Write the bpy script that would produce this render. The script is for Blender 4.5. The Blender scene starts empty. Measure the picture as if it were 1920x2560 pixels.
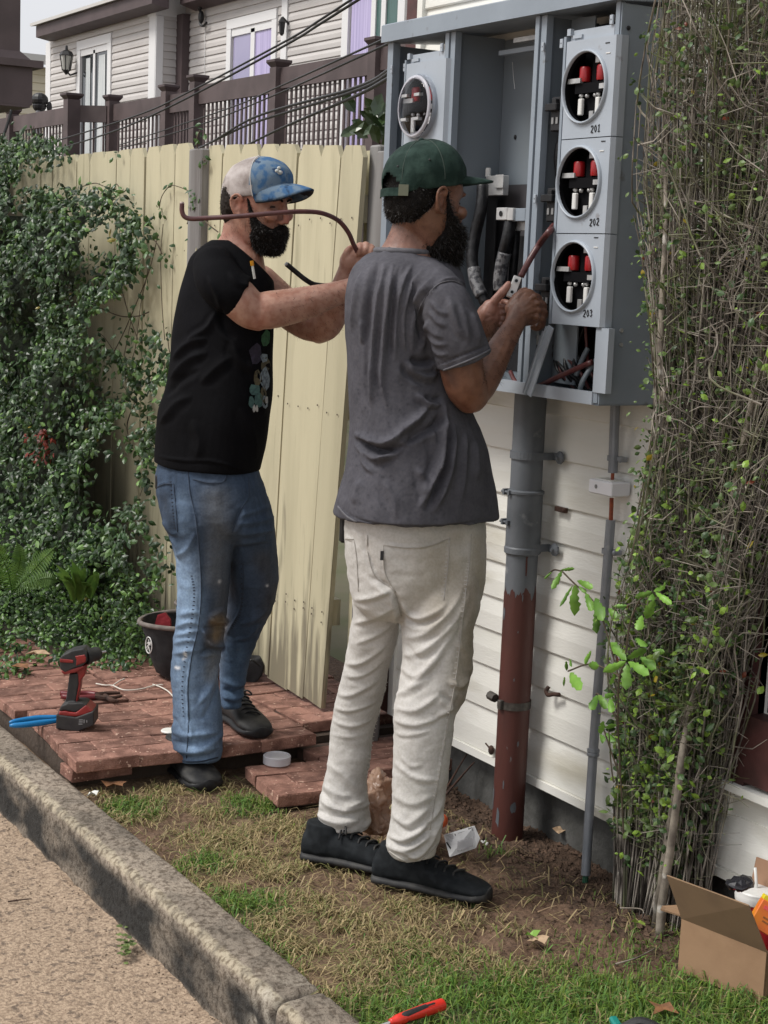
import bpy, bmesh, math, random
import numpy as np
from mathutils import Vector, Matrix, noise

random.seed(7)
RNG = np.random.default_rng(11)
SC = bpy.context.scene
COL = SC.collection
R_ = math.radians

# ------------------------------------------------------------------ camera
FPX, TH, RO, AZ, CAMH = 4146.0, R_(8.41), R_(-2.383), R_(30.8), 1.53
_c, _s = math.cos(TH), math.sin(TH)
_F0 = np.array([math.sin(AZ), math.cos(AZ), 0.0]); _R0 = np.array([math.cos(AZ), -math.sin(AZ), 0.0])
_Z = np.array([0, 0, 1.0])
CF = _F0*_c - _Z*_s
_U0 = _F0*_s + _Z*_c
CR = math.cos(RO)*_R0 - math.sin(RO)*_U0
CU = math.sin(RO)*_R0 + math.cos(RO)*_U0
CC = np.array([0, 0, CAMH])
cam = bpy.data.cameras.new('camera'); camo = bpy.data.objects.new('camera', cam); COL.objects.link(camo)
m = Matrix.Identity(4)
for i in range(3):
    m[i][0], m[i][1], m[i][2], m[i][3] = CR[i], CU[i], -CF[i], CC[i]
camo.matrix_world = m
cam.sensor_fit = 'VERTICAL'; cam.sensor_height = 24.0; cam.lens = FPX/2560*24.0
cam.clip_start = 0.05; cam.clip_end = 2000
SC.camera = camo

# ------------------------------------------------------------------ light
SUN_EL, SUN_AZ = R_(52), R_(-72)          # overcast: high soft sun from the street side (left of the picture)
w = bpy.data.worlds.new('World'); SC.world = w; w.use_nodes = True
nt = w.node_tree; nt.nodes.clear()
_o = nt.nodes.new('ShaderNodeOutputWorld'); _b = nt.nodes.new('ShaderNodeBackground')
_k = nt.nodes.new('ShaderNodeTexSky'); _k.sky_type = 'NISHITA'; _k.sun_disc = False
_k.sun_elevation = SUN_EL; _k.sun_rotation = SUN_AZ; _k.air_density = 1.0; _k.dust_density = 3.0; _k.ozone_density = 1.0
_h = nt.nodes.new('ShaderNodeHueSaturation'); _h.inputs['Saturation'].default_value = 0.22   # an overcast sky: nearly grey
_h.inputs['Value'].default_value = 1.0
_tc = nt.nodes.new('ShaderNodeTexCoord'); _n = nt.nodes.new('ShaderNodeTexNoise'); _n.inputs['Scale'].default_value = 2.2; _n.inputs['Detail'].default_value = 6
_mr = nt.nodes.new('ShaderNodeMapRange'); _mr.inputs[3].default_value = 2.1; _mr.inputs[4].default_value = 2.95     # an even cloud deck over the clear sky
_cl = nt.nodes.new('ShaderNodeCombineColor'); _mx = nt.nodes.new('ShaderNodeMix'); _mx.data_type = 'RGBA'; _mx.inputs[0].default_value = .72
_m3 = nt.nodes.new('ShaderNodeMath'); _m3.operation = 'MULTIPLY'; _m3.inputs[1].default_value = 1.05
nt.links.new(_tc.outputs['Generated'], _n.inputs['Vector']); nt.links.new(_n.outputs['Fac'], _mr.inputs[0]); nt.links.new(_mr.outputs[0], _m3.inputs[0])
nt.links.new(_mr.outputs[0], _cl.inputs[0]); nt.links.new(_mr.outputs[0], _cl.inputs[1]); nt.links.new(_m3.outputs[0], _cl.inputs[2])
nt.links.new(_k.outputs[0], _h.inputs['Color']); nt.links.new(_h.outputs[0], _mx.inputs[6]); nt.links.new(_cl.outputs[0], _mx.inputs[7]); nt.links.new(_mx.outputs[2], _b.inputs[0])
nt.links.new(_b.outputs[0], _o.inputs[0])
_b.inputs[1].default_value = 0.15
sun = bpy.data.lights.new('sun', 'SUN'); sun.energy = 1.5; sun.angle = R_(20); sun.color = (1.0, 0.96, 0.9)
suno = bpy.data.objects.new('sun', sun); COL.objects.link(suno)
_d = Vector((math.sin(SUN_AZ)*math.cos(SUN_EL), math.cos(SUN_AZ)*math.cos(SUN_EL), math.sin(SUN_EL)))
suno.rotation_euler = _d.to_track_quat('Z', 'Y').to_euler()
SC.view_settings.view_transform = 'Standard'; SC.view_settings.look = 'None'
SC.view_settings.exposure = 0.88; SC.view_settings.gamma = 1.0; SC.view_settings.use_curve_mapping = False
SC.cycles.use_denoising = True
SC.cycles.max_bounces = 6; SC.cycles.transparent_max_bounces = 8

# ------------------------------------------------------------------ projection helpers (pixel of the 1920x2560 photograph -> world point)
def at(px, py, X=None, Y=None, Z=None, d=None):
    r = CF*FPX + CR*(px-960) + CU*(1280-py)
    if X is not None: t = X/r[0]
    elif Y is not None: t = Y/r[1]
    elif Z is not None: t = (Z-CAMH)/r[2]
    else: t = d/FPX
    return CC + t*r
def pix(p):
    v = np.asarray(p, float) - CC
    z = v @ CF
    return 960 + FPX*(v@CR)/z, 1280 - FPX*(v@CU)/z, z

# ------------------------------------------------------------------ scene helpers
ORG = {}
def tag(o, label=None, cat=None, group=None, kind=None):
    if label: o['label'] = label
    if cat: o['category'] = cat
    if group: o['group'] = group
    if kind: o['kind'] = kind
    return o
def thing(name, label, cat, loc=(0, 0, 0), group=None):
    o = bpy.data.objects.new(name, None); COL.objects.link(o)
    o.empty_display_size = 0.1; o.location = loc
    ORG[o] = np.array(loc, float)
    return tag(o, label, cat, group)
def link(name, me, parent=None, loc=None, rot=None):
    o = bpy.data.objects.new(name, me); COL.objects.link(o)
    if parent is not None: o.parent = parent
    if loc is not None: o.location = loc
    if rot is not None: o.rotation_euler = rot
    return o
def setmats(me, mats):
    for mm in (mats if isinstance(mats, (list, tuple)) else [mats]): me.materials.append(mm)
def mesh_obj(name, V, Fc, mats, parent=None, smooth=False, mi=None, origin=None):
    """world-space vertices -> one object; origin (world) optional for a thing that is one mesh"""
    org = np.zeros(3)
    if parent is not None: org = ORG.get(parent, org)
    my = np.array(origin, float) if origin is not None else org
    me = bpy.data.meshes.new(name)
    V = np.asarray(V, float).reshape(-1, 3) - my
    me.from_pydata(V.tolist(), [], Fc if isinstance(Fc, list) else Fc.tolist())
    setmats(me, mats)
    if mi is not None: me.polygons.foreach_set('material_index', mi)
    if smooth is True: me.polygons.foreach_set('use_smooth', [True]*len(me.polygons))
    elif smooth: 
        me.polygons.foreach_set('use_smooth', [True]*len(me.polygons)); me.set_sharp_from_angle(angle=smooth)
    me.update()
    o = link(name, me, parent, loc=(my-org).tolist() if origin is not None else None)
    ORG[o] = my
    return o

class MB:
    """collects boxes, tubes, lathes and prisms (world space) into ONE mesh object"""
    def __init__(s): s.v = []; s.f = []; s.m = []; s.cur = 0; s.n = 0
    def add(s, V, Fc):
        V = np.asarray(V, float).reshape(-1, 3)
        s.v.append(V); s.f += [[i+s.n for i in f] for f in Fc]; s.m += [s.cur]*len(Fc); s.n += len(V); return s
    def box(s, lo, hi):
        x0, y0, z0 = lo; x1, y1, z1 = hi
        V = [(x0,y0,z0),(x1,y0,z0),(x1,y1,z0),(x0,y1,z0),(x0,y0,z1),(x1,y0,z1),(x1,y1,z1),(x0,y1,z1)]
        return s.add(V, BOXF)
    def obox(s, c, h, ax=None, bev=0):
        """oriented box: centre, half sizes, 3 axes"""
        c = np.asarray(c, float); A = np.eye(3) if ax is None else np.asarray(ax, float)
        hx, hy, hz = h
        if bev <= 0:
            L = [(-hx,-hy,-hz),(hx,-hy,-hz),(hx,hy,-hz),(-hx,hy,-hz),(-hx,-hy,hz),(hx,-hy,hz),(hx,hy,hz),(-hx,hy,hz)]
            return s.add([c + A.T @ np.array(p) for p in L], BOXF)
        b = bev; V = []; 
        # 24-vertex chamfered box
        idx = {}
        for sx in (-1,1):
            for sy in (-1,1):
                for sz in (-1,1):
                    for k in range(3):
                        p = np.array([sx*(hx-b), sy*(hy-b), sz*(hz-b)]); p[k] = (sx*hx, sy*hy, sz*hz)[k]
                        idx[(sx,sy,sz,k)] = len(V); V.append(c + A.T @ p)
        Fc = []
        for k in range(3):
            i, j = [(1,2),(2,0),(0,1)][k]
            for sg in (-1,1):
                q = []
                for (a_, b_) in ((-1,-1),(1,-1),(1,1),(-1,1)):
                    t = [0,0,0]; t[k] = sg; t[i] = a_; t[j] = b_; q.append(idx[(t[0],t[1],t[2],k)])
                Fc.append(q if sg > 0 else q[::-1])
        for k in range(3):          # edges parallel to axis k
            i, j = [(1,2),(2,0),(0,1)][k]
            for a_ in (-1,1):
                for b_ in (-1,1):
                    t0 = [0,0,0]; t1 = [0,0,0]; t0[k] = -1; t1[k] = 1; t0[i] = t1[i] = a_; t0[j] = t1[j] = b_
                    q = [idx[(*t0,i)], idx[(*t0,j)], idx[(*t1,j)], idx[(*t1,i)]]
                    Fc.append(q if a_*b_ > 0 else q[::-1])
        for sx in (-1,1):
            for sy in (-1,1):
                for sz in (-1,1):
                    q = [idx[(sx,sy,sz,k)] for k in range(3)]
                    Fc.append(q if sx*sy*sz > 0 else q[::-1])
        return s.add(V, Fc)
    def bar(s, p, q, w, h, up=(0,0,1), bev=0):
        """rectangular bar from p to q, w across, h along 'up'"""
        p = np.asarray(p, float); q = np.asarray(q, float); d = q-p; L = np.linalg.norm(d); x = d/L
        y = np.cross(up, x); y /= np.linalg.norm(y); z = np.cross(x, y)
        return s.obox((p+q)/2, (L/2, w/2, h/2), (x, y, z), bev)
    def tube(s, P, r, n=8, caps=True, flat=None):
        V, Fc = tube_geo(P, r, n, caps)
        return s.add(V, Fc)
    def disc(s, c, axis, r, n=20, r2=None):
        c = np.asarray(c, float); a, b, _ = frame(axis)
        V = [c + r*(math.cos(t)*a + math.sin(t)*b) for t in np.linspace(0, 2*math.pi, n, endpoint=False)]
        return s.add(V, [list(range(n))])
    def lathe(s, c, axis, prof, n=20, caps=True):
        """prof: (radius, height along axis)"""
        c = np.asarray(c, float); a, b, ax = frame(axis)
        V = []; Fc = []
        for (r, h) in prof:
            for t in range(n):
                an = 2*math.pi*t/n; V.append(c + ax*h + r*(math.cos(an)*a + math.sin(an)*b))
        for k in range(len(prof)-1):
            for t in range(n):
                u = (t+1) % n; Fc.append([k*n+t, k*n+u, (k+1)*n+u, (k+1)*n+t])
        if caps: Fc.append(list(range(n))[::-1]); Fc.append([(len(prof)-1)*n+t for t in range(n)])
        return s.add(V, Fc)
    def prism(s, poly, ext):
        """planar polygon (list of 3-D points) extruded by vector ext"""
        P = np.asarray(poly, float); n = len(P); e = np.asarray(ext, float)
        V = np.vstack([P, P+e]); Fc = [list(range(n))[::-1], list(range(n, 2*n))] + [[i, (i+1) % n, n+(i+1) % n, n+i] for i in range(n)]
        return s.add(V, Fc)
    def ell(s, c, r, ax=None, n=12, m=8):
        c = np.asarray(c, float); A = np.eye(3) if ax is None else np.asarray(ax, float)
        V = [c + A.T @ np.array([0, 0, -r[2]])]; Fc = []
        for k in range(1, m):
            ph = -math.pi/2 + math.pi*k/m
            for t in range(n):
                an = 2*math.pi*t/n
                V.append(c + A.T @ np.array([r[0]*math.cos(ph)*math.cos(an), r[1]*math.cos(ph)*math.sin(an), r[2]*math.sin(ph)]))
        V.append(c + A.T @ np.array([0, 0, r[2]])); e = len(V)-1
        for t in range(n): Fc.append([0, 1+(t+1) % n, 1+t]); Fc.append([e, e-n+t, e-n+(t+1) % n])
        for k in range(m-2):
            for t in range(n):
                u = (t+1) % n; Fc.append([1+k*n+t, 1+k*n+u, 1+(k+1)*n+u, 1+(k+1)*n+t])
        return s.add(V, Fc)
    def geo(s): return np.vstack(s.v), s.f
    def build(s, name, mats, parent=None, smooth=False, origin=None):
        return mesh_obj(name, np.vstack(s.v), s.f, mats, parent, smooth, s.m, origin)
BOXF = [[3,2,1,0],[4,5,6,7],[0,1,5,4],[1,2,6,5],[2,3,7,6],[3,0,4,7]]
def frame(axis):
    ax = np.asarray(axis, float); ax = ax/np.linalg.norm(ax)
    t = np.array([0, 0, 1.0]) if abs(ax[2]) < .9 else np.array([1.0, 0, 0])
    a = np.cross(t, ax); a /= np.linalg.norm(a); b = np.cross(ax, a)
    return a, b, ax
def tube_geo(P, r, n=8, caps=True):
    P = np.asarray(P, float); k = len(P); r = np.broadcast_to(np.asarray(r, float), (k,))
    T = np.gradient(P, axis=0); T /= np.linalg.norm(T, axis=1)[:, None] + 1e-12
    a, b, _ = frame(T[0]); V = []
    for i in range(k):
        a = a - T[i]*(a@T[i]); a /= np.linalg.norm(a) + 1e-12; b = np.cross(T[i], a)
        for t in range(n):
            an = 2*math.pi*t/n; V.append(P[i] + r[i]*(math.cos(an)*a + math.sin(an)*b))
    Fc = [[i*n+t, i*n+(t+1) % n, (i+1)*n+(t+1) % n, (i+1)*n+t] for i in range(k-1) for t in range(n)]
    if caps: Fc.append(list(range(n))[::-1]); Fc.append([(k-1)*n+t for t in range(n)])
    return np.array(V), Fc
def spline(P, n=6):
    """Catmull-Rom through P"""
    P = np.asarray(P, float); Q = np.vstack([2*P[0]-P[1], P, 2*P[-1]-P[-2]]); out = []
    for i in range(1, len(Q)-2):
        p0, p1, p2, p3 = Q[i-1], Q[i], Q[i+1], Q[i+2]
        for t in np.linspace(0, 1, n, endpoint=False):
            out.append(.5*((2*p1) + (-p0+p2)*t + (2*p0-5*p1+4*p2-p3)*t*t + (-p0+3*p1-3*p2+p3)*t**3))
    out.append(P[-1]); return np.array(out)
def n3(p, sc=1.0, oct=1):
    return noise.fractal(Vector(p)*sc, 1.0, 2.0, oct) if oct > 1 else noise.noise(Vector(p)*sc)

# ------------------------------------------------------------------ materials
def mat(name, col, rough=.6, col2=None, scale=6.0, detail=4, lo=.4, hi=.65, bump=0, bscale=60, metal=0, spec=.5, col3=None, scale3=2.0, lo3=.55, hi3=.7,
        stretch=None, rnd=0, bump2=0, bscale2=8, alpha=None, trans=0, sss=0, coat=0, attr=None, ior=None, twosided_tr=0, roughvar=0, low=None):
    """procedural surface: two noise-mixed colours, an optional third patch colour, per-object variation and fine relief"""
    m = bpy.data.materials.new(name); m.use_nodes = True; t = m.node_tree; N = t.nodes; L = t.links
    b = N['Principled BSDF']; b.inputs['Roughness'].default_value = rough; b.inputs['Metallic'].default_value = metal
    b.inputs['Specular IOR Level'].default_value = spec
    if ior: b.inputs['IOR'].default_value = ior
    if trans: b.inputs['Transmission Weight'].default_value = trans
    if coat: b.inputs['Coat Weight'].default_value = coat; b.inputs['Coat Roughness'].default_value = .15
    if alpha is not None: b.inputs['Alpha'].default_value = alpha
    if sss:
        b.inputs['Subsurface Weight'].default_value = sss; b.inputs['Subsurface Radius'].default_value = (1.0, .35, .2); b.inputs['Subsurface Scale'].default_value = .006
    g = N.new('ShaderNodeNewGeometry'); vec = g.outputs['Position']
    if rnd or stretch:
        mp = N.new('ShaderNodeMapping'); L.new(vec, mp.inputs[0])
        if stretch: mp.inputs['Scale'].default_value = stretch
        if rnd:
            oi = N.new('ShaderNodeObjectInfo'); mu = N.new('ShaderNodeMath'); mu.operation = 'MULTIPLY'; mu.inputs[1].default_value = 37.0
            L.new(oi.outputs['Random'], mu.inputs[0]); L.new(mu.outputs[0], mp.inputs['Location'])
        vec = mp.outputs[0]
    def nz(sc, det, v=None):
        x = N.new('ShaderNodeTexNoise'); x.inputs['Scale'].default_value = sc; x.inputs['Detail'].default_value = det; L.new(v or vec, x.inputs['Vector']); return x.outputs['Fac']
    def ramp(f, a, c):
        x = N.new('ShaderNodeMapRange'); x.inputs[1].default_value = a; x.inputs[2].default_value = c; L.new(f, x.inputs[0]); return x.outputs[0]
    def mix(f, a, c):
        x = N.new('ShaderNodeMix'); x.data_type = 'RGBA'; L.new(f, x.inputs[0])
        for i, v in ((6, a), (7, c)):
            if isinstance(v, tuple): x.inputs[i].default_value = (*v[:3], 1)
            else: L.new(v, x.inputs[i])
        return x.outputs[2]
    c = tuple(col)
    if attr:
        an = N.new('ShaderNodeAttribute'); an.attribute_name = attr; base = an.outputs['Color']
        c = base
        if col2:
            mm = N.new('ShaderNodeMix'); mm.data_type = 'RGBA'; mm.blend_type = 'MULTIPLY'; mm.inputs[0].default_value = 1
            L.new(base, mm.inputs[6]); L.new(mix(ramp(nz(scale, detail), lo, hi), (1, 1, 1), col2), mm.inputs[7]); c = mm.outputs[2]
    elif col2: c = mix(ramp(nz(scale, detail), lo, hi), c, tuple(col2))
    if col3: c = mix(ramp(nz(scale3, 5), lo3, hi3), c, tuple(col3))
    if low:        # mildew streaks: (colour, height where they fade out, height where they are thickest)
        sx = N.new('ShaderNodeSeparateXYZ'); L.new(g.outputs['Position'], sx.inputs[0]); zr = N.new('ShaderNodeMapRange'); L.new(sx.outputs[2], zr.inputs[0]); zr.inputs[1].default_value = low[1]; zr.inputs[2].default_value = low[2]
        mp2 = N.new('ShaderNodeMapping'); L.new(g.outputs['Position'], mp2.inputs[0]); mp2.inputs['Scale'].default_value = (1, 1, .10)
        th = N.new('ShaderNodeMath'); th.operation = 'MULTIPLY_ADD'; L.new(zr.outputs[0], th.inputs[0]); th.inputs[1].default_value = .42; L.new(nz(34, 6, mp2.outputs[0]), th.inputs[2]); c = mix(ramp(th.outputs[0], .66, .86), c, tuple(low[0]))
    if rnd:
        hs = N.new('ShaderNodeHueSaturation'); mr = N.new('ShaderNodeMapRange'); L.new(oi.outputs['Random'], mr.inputs[0])
        mr.inputs[3].default_value = 1-rnd; mr.inputs[4].default_value = 1+rnd; L.new(mr.outputs[0], hs.inputs['Value'])
        if isinstance(c, tuple): hs.inputs['Color'].default_value = (*c[:3], 1)
        else: L.new(c, hs.inputs['Color'])
        c = hs.outputs[0]
    if isinstance(c, tuple): b.inputs['Base Color'].default_value = (*c[:3], 1)
    else: L.new(c, b.inputs['Base Color'])
    if roughvar:
        rr = N.new('ShaderNodeMapRange'); L.new(nz(scale*2, 4), rr.inputs[0]); rr.inputs[3].default_value = rough-roughvar; rr.inputs[4].default_value = rough+roughvar
        L.new(rr.outputs[0], b.inputs['Roughness'])
    if bump:
        bp = N.new('ShaderNodeBump'); bp.inputs['Strength'].default_value = 1.0; bp.inputs['Distance'].default_value = bump; L.new(nz(bscale, 5, vec), bp.inputs['Height'])
        o = bp.outputs[0]
        if bump2:
            b2 = N.new('ShaderNodeBump'); b2.inputs['Distance'].default_value = bump2; L.new(nz(bscale2, 3, vec), b2.inputs['Height']); L.new(o, b2.inputs['Normal']); o = b2.outputs[0]
        L.new(o, b.inputs['Normal'])
    if twosided_tr:
        tr = N.new('ShaderNodeBsdfTranslucent'); ms = N.new('ShaderNodeMixShader'); ms.inputs[0].default_value = twosided_tr
        if isinstance(c, tuple): tr.inputs[0].default_value = (*c[:3], 1)
        else: L.new(c, tr.inputs[0])
        L.new(b.outputs[0], ms.inputs[1]); L.new(tr.outputs[0], ms.inputs[2]); L.new(ms.outputs[0], N['Material Output'].inputs[0])
    return m
# ================================================================== SETTING
# world axes: +Y runs along the house wall away from the camera, +X into the wall, Z up; wall face at X = 2.69
XW = 2.69
M = {}
M['street'] = mat('street_aggregate', (.40, .30, .212), .92, (.24, .172, .118), 95, 8, .42, .62, .005, 150, col3=(.15, .11, .08), scale3=46, lo3=.56, hi3=.66, bump2=.008, bscale2=40)
M['kerb'] = mat('kerb_concrete', (.26, .22, .17), .92, (.13, .11, .085), 22, 8, .42, .6, .004, 170, col3=(.36, .31, .24), scale3=60, lo3=.6, hi3=.66, bump2=.008, bscale2=40)
M['base'] = mat('base_soil', (.12, .11, .07), .95, (.08, .09, .04), 2)
M['brick'] = mat('brick_red', (.30, .155, .115), .88, (.15, .07, .05), 17, 8, .42, .60, .004, 200, rnd=.16, col3=(.50, .33, .25), scale3=75, lo3=.63, hi3=.68, bump2=.003, bscale2=60)
M['slab'] = mat('paver_bed', (.10, .06, .045), .95, (.05, .04, .03), 30, bump=.003, bscale=120)
M['siding'] = mat('cream_siding', (.74, .735, .69), .5, (.67, .665, .61), 5, 5, .45, .75, .0008, 130, rnd=.02, stretch=(1, .35, 1.6), col3=(.42, .385, .29), scale3=4.5, lo3=.56, hi3=.80)
M['found'] = mat('foundation_concrete', (.10, .10, .095), .95, (.06, .06, .055), 14, bump=.004, bscale=60)
M['maroon'] = mat('maroon_paint', (.085, .03, .028), .55, (.05, .02, .018), 12, bump=.0006)
M['white'] = mat('white_paint', (.78, .78, .74), .5, (.68, .68, .63), 10, bump=.0005)
M['glassdark'] = mat('dark_glass', (.012, .014, .016), .06, spec=.6)

# ---- base terrain, to the horizon
mesh_obj('terrain', [(-900,-900,-.2),(900,-900,-.2),(900,900,-.2),(-900,900,-.2)], [[0,1,2,3]], M['base'])['kind'] = 'structure'
def sheet(name, xs, ys, zf, mats, parent=None, colf=None):
    nx, ny = len(xs), len(ys)
    V = np.array([(x, y, zf(x, y)) for y in ys for x in xs])
    F = [[j*nx+i, j*nx+i+1, (j+1)*nx+i+1, (j+1)*nx+i] for j in range(ny-1) for i in range(nx-1)]
    o = mesh_obj(name, V, F, mats, parent, True)
    if colf:
        a = o.data.color_attributes.new('col', 'FLOAT_COLOR', 'POINT')
        a.data.foreach_set('color', np.array([(*colf(*v), 1) for v in V]).ravel())
    return o
def street_z(x, y):
    return -.135 + .004*n3((x, y, 0), 3, 3) + .012*max(0, 1-(1.49-x)/.08)*(0.5+n3((x, y, 3), 14)) + .003*n3((x, y, 8), 40)
st = sheet('street', np.concatenate([[-60, -20, -6, -2], np.arange(-.6, 1.56, .02)]), np.concatenate([[-40, -10, 0], np.arange(1.8, 6.2, .025), [8, 14, 30, 80]]), street_z, M['street']); st['kind'] = 'structure'

# ---- kerb: rounded worn profile swept along Y
def kerb():
    prof = [(1.492,-.2),(1.494,-.12),(1.497,-.06),(1.499,-.02),(1.501,.0),(1.504,.010),(1.510,.017),(1.520,.020),(1.545,.022),(1.57,.023),(1.595,.023),(1.614,.021),(1.621,.012),(1.622,-.02),(1.622,-.2)]
    q = []
    for k in range(len(prof)-1):
        a, b = np.array(prof[k]), np.array(prof[k+1]); n_ = max(1, int(np.linalg.norm(b-a)/.008))
        q += [a+(b-a)*i/n_ for i in range(n_)]
    q.append(np.array(prof[-1])); q = np.array(q); n = len(q)
    ys = np.concatenate([[-12, -4, 0], np.arange(2.2, 6.6, .014), [7, 8, 9]])
    V = []
    for y in ys:
        w0 = .006*n3((0, y, 7), 1.2, 2)
        for (x, z) in q:
            e = .0042*n3((x, y, z), 34, 3) + .003*n3((x, y, z), 9)
            chip = max(0, n3((x*.5, y, z), 6) - .35)*.03*(1 if z > -.03 else 0)
            g = math.exp(-((y-2.885-.01*n3((x*8, z*8, 0)))/.011)**2)*.016 + max(0, n3((x*2, y*6, z), 4)-.2)*.03*math.exp(-((y-2.90)/.07)**2)          # an expansion joint near the camera
            V.append((x + w0 + (e+chip+g if x < 1.54 else -e*.6), y, z + (e*.9 - chip*.5 - g if z > -.03 else 0)))
    F = [[j*n+i, j*n+i+1, (j+1)*n+i+1, (j+1)*n+i] for j in range(len(ys)-1) for i in range(n-1)]
    o = mesh_obj('kerb', V, F, M['kerb'], None, True); o['kind'] = 'structure'
    # algae stain on the street face, broken by noise: dirt with a shape of its own
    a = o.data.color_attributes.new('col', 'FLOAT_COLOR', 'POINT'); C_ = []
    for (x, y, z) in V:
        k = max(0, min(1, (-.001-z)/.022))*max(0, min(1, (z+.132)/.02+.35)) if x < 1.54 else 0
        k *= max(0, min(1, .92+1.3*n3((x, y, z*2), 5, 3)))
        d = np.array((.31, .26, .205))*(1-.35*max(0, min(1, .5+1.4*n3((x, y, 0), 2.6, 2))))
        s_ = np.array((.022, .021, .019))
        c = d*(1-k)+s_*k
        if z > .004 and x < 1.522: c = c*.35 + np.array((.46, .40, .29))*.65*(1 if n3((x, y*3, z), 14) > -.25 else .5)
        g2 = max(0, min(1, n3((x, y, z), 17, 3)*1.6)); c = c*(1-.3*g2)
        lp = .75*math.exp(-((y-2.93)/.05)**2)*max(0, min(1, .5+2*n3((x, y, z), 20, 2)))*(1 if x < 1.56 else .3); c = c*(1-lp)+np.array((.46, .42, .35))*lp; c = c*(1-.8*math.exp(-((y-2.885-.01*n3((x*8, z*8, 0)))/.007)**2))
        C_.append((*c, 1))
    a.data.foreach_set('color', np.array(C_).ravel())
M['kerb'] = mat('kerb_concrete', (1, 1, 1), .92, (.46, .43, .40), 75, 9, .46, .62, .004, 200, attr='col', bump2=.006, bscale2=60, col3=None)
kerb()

# ---- lawn and bare earth
def dirt_w(x, y):
    """1 = bare earth by the wall, 0 = turf"""
    edge = 2.05 + .10*n3((0, y, 1), 3.2) + (.20*max(0, (y-3.55))) + .30*max(0, 2.92-y) + 2*max(0, 2.70-y)
    t = (x-edge)/.16 + .9*n3((x, y, 0), 7, 2)
    t = max(0, min(1, .5+t*.5))
    p = .85*max(0, min(1, (n3((x, y, 5), 5.5, 3)*2.6+.30)))*max(0, min(1, (y-2.95)/.35))     # worn patches in the turf
    return max(t, p)
def green_w(x, y):
    """1 = lush green grass, 0 = dry"""
    a = (2.98 - .12*max(0, x-1.9)*0 - y)/.22 + .6*n3((x, y, 2), 5)                     # foreground
    b = (1.675 - x)/.04 + 1.6*n3((x, y, 9), 4.5) - .2 - (0 if y < 3.9 else .8)                # strip along the kerb
    c = 0
    for (gx, gy, r) in ((2.035, 4.06, .075), (1.70, 4.19, .07), (2.02, 4.12, .05), (2.47, 3.49, .035), (1.72, 3.72, .06), (1.69, 3.42, .08), (2.64, 4.35, .05)):
        c = max(c, 1.6-math.hypot(x-gx, y-gy)/r)
    return max(0, min(1, max(a, b, c)))
def lawn_z(x, y):
    d = dirt_w(x, y)
    z = -.004 + .008*n3((x, y, 0), 4, 2) + d*(.013*n3((x, y, 0), 16, 3) + .009*n3((x, y, 4), 45, 3) - .006)
    z -= .03*max(0, min(1, (x-2.48)/.12))*max(0, min(1, (y-2.8)/.3))                   # trench along the wall
    if y > 4.25: z = min(z, .004)
    return z
def lawn_c(x, y, z):
    d = dirt_w(x, y); g = green_w(x, y)
    e = np.array((.145, .088, .056)) + .05*n3((x, y, 0), 9, 3) * np.array((1, .7, .5))
    if x > 2.42: e = e*.62                                                            # darker soil turned over by the digging
    t = np.array((.20, .135, .08))*(1-g) + np.array((.07, .075, .03))*g
    return np.clip(t*(1-d)+e*d, .02, 1)
M['lawn'] = mat('lawn_soil', (1, 1, 1), .95, (.55, .52, .48), 70, 6, .4, .66, .006, 120, attr='col', bump2=.01, bscale2=40)
lw = sheet('lawn', np.concatenate([np.arange(1.6, 2.8, .014), [3.2]]), np.concatenate([[-8, 0], np.arange(1.9, 4.7, .014), np.arange(4.7, 6.6, .1), [9]]), lawn_z, M['lawn'], colf=lawn_c); lw['kind'] = 'structure'

# grass blades: nobody could count them
def blades(n, x0, x1, y0, y1, dens, hgt, colf, name, mt, wid=.0022, lie=.5, seed=1):
    r = np.random.default_rng(seed); V = []; F = []; Cc = []; k = 0
    for _ in range(n):
        x = r.uniform(x0, x1); y = r.uniform(y0, y1); p = dens(x, y)
        if r.random() > p: continue
        z = lawn_z(x, y); a = r.uniform(0, 2*math.pi); h = hgt(x, y)*r.uniform(.45, 1.25); L = lie*r.uniform(.2, 1.5)
        dx, dy = math.cos(a), math.sin(a); w2 = wid*r.uniform(.6, 1.4)
        px, py = -dy*w2/2, dx*w2/2; z -= .003
        b1 = (x+dx*h*L*.35, y+dy*h*L*.35, z+h*.62); tp = (x+dx*h*L, y+dy*h*L, z+h*max(.12, 1-.45*L))
        V += [(x-px, y-py, z), (x+px, y+py, z), (b1[0]+px*.8, b1[1]+py*.8, b1[2]), (b1[0]-px*.8, b1[1]-py*.8, b1[2]), tp]
        F += [[k, k+1, k+2, k+3], [k+3, k+2, k+4]]; k += 5
        c = colf(x, y, r); Cc += [(*c, 1)]*5
    o = mesh_obj(name, V, F, mt); o['kind'] = 'stuff'
    at_ = o.data.color_attributes.new('col', 'FLOAT_COLOR', 'POINT'); at_.data.foreach_set('color', np.array(Cc).ravel())
    return tag(o, cat='grass')
M['blade'] = mat('grass_blade', (1, 1, 1), .55, attr='col', spec=.3, twosided_tr=.25)
def gcol(x, y, r):
    g = green_w(x, y); v = r.uniform(.7, 1.35)
    if r.random() < .04+.86*g: return np.array((.12, .215, .04))*v*np.array((r.uniform(.8, 1.35), 1, r.uniform(.7, 1.5)))
    if r.random() < .72: return np.array((.35, .275, .145))*v
    return np.array((.22, .22, .085))*v
def okxy(x, y): return not (y > 4.34 or (y > 3.95 and x > 2.09+.0*(y)) or x > 2.62)
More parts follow.
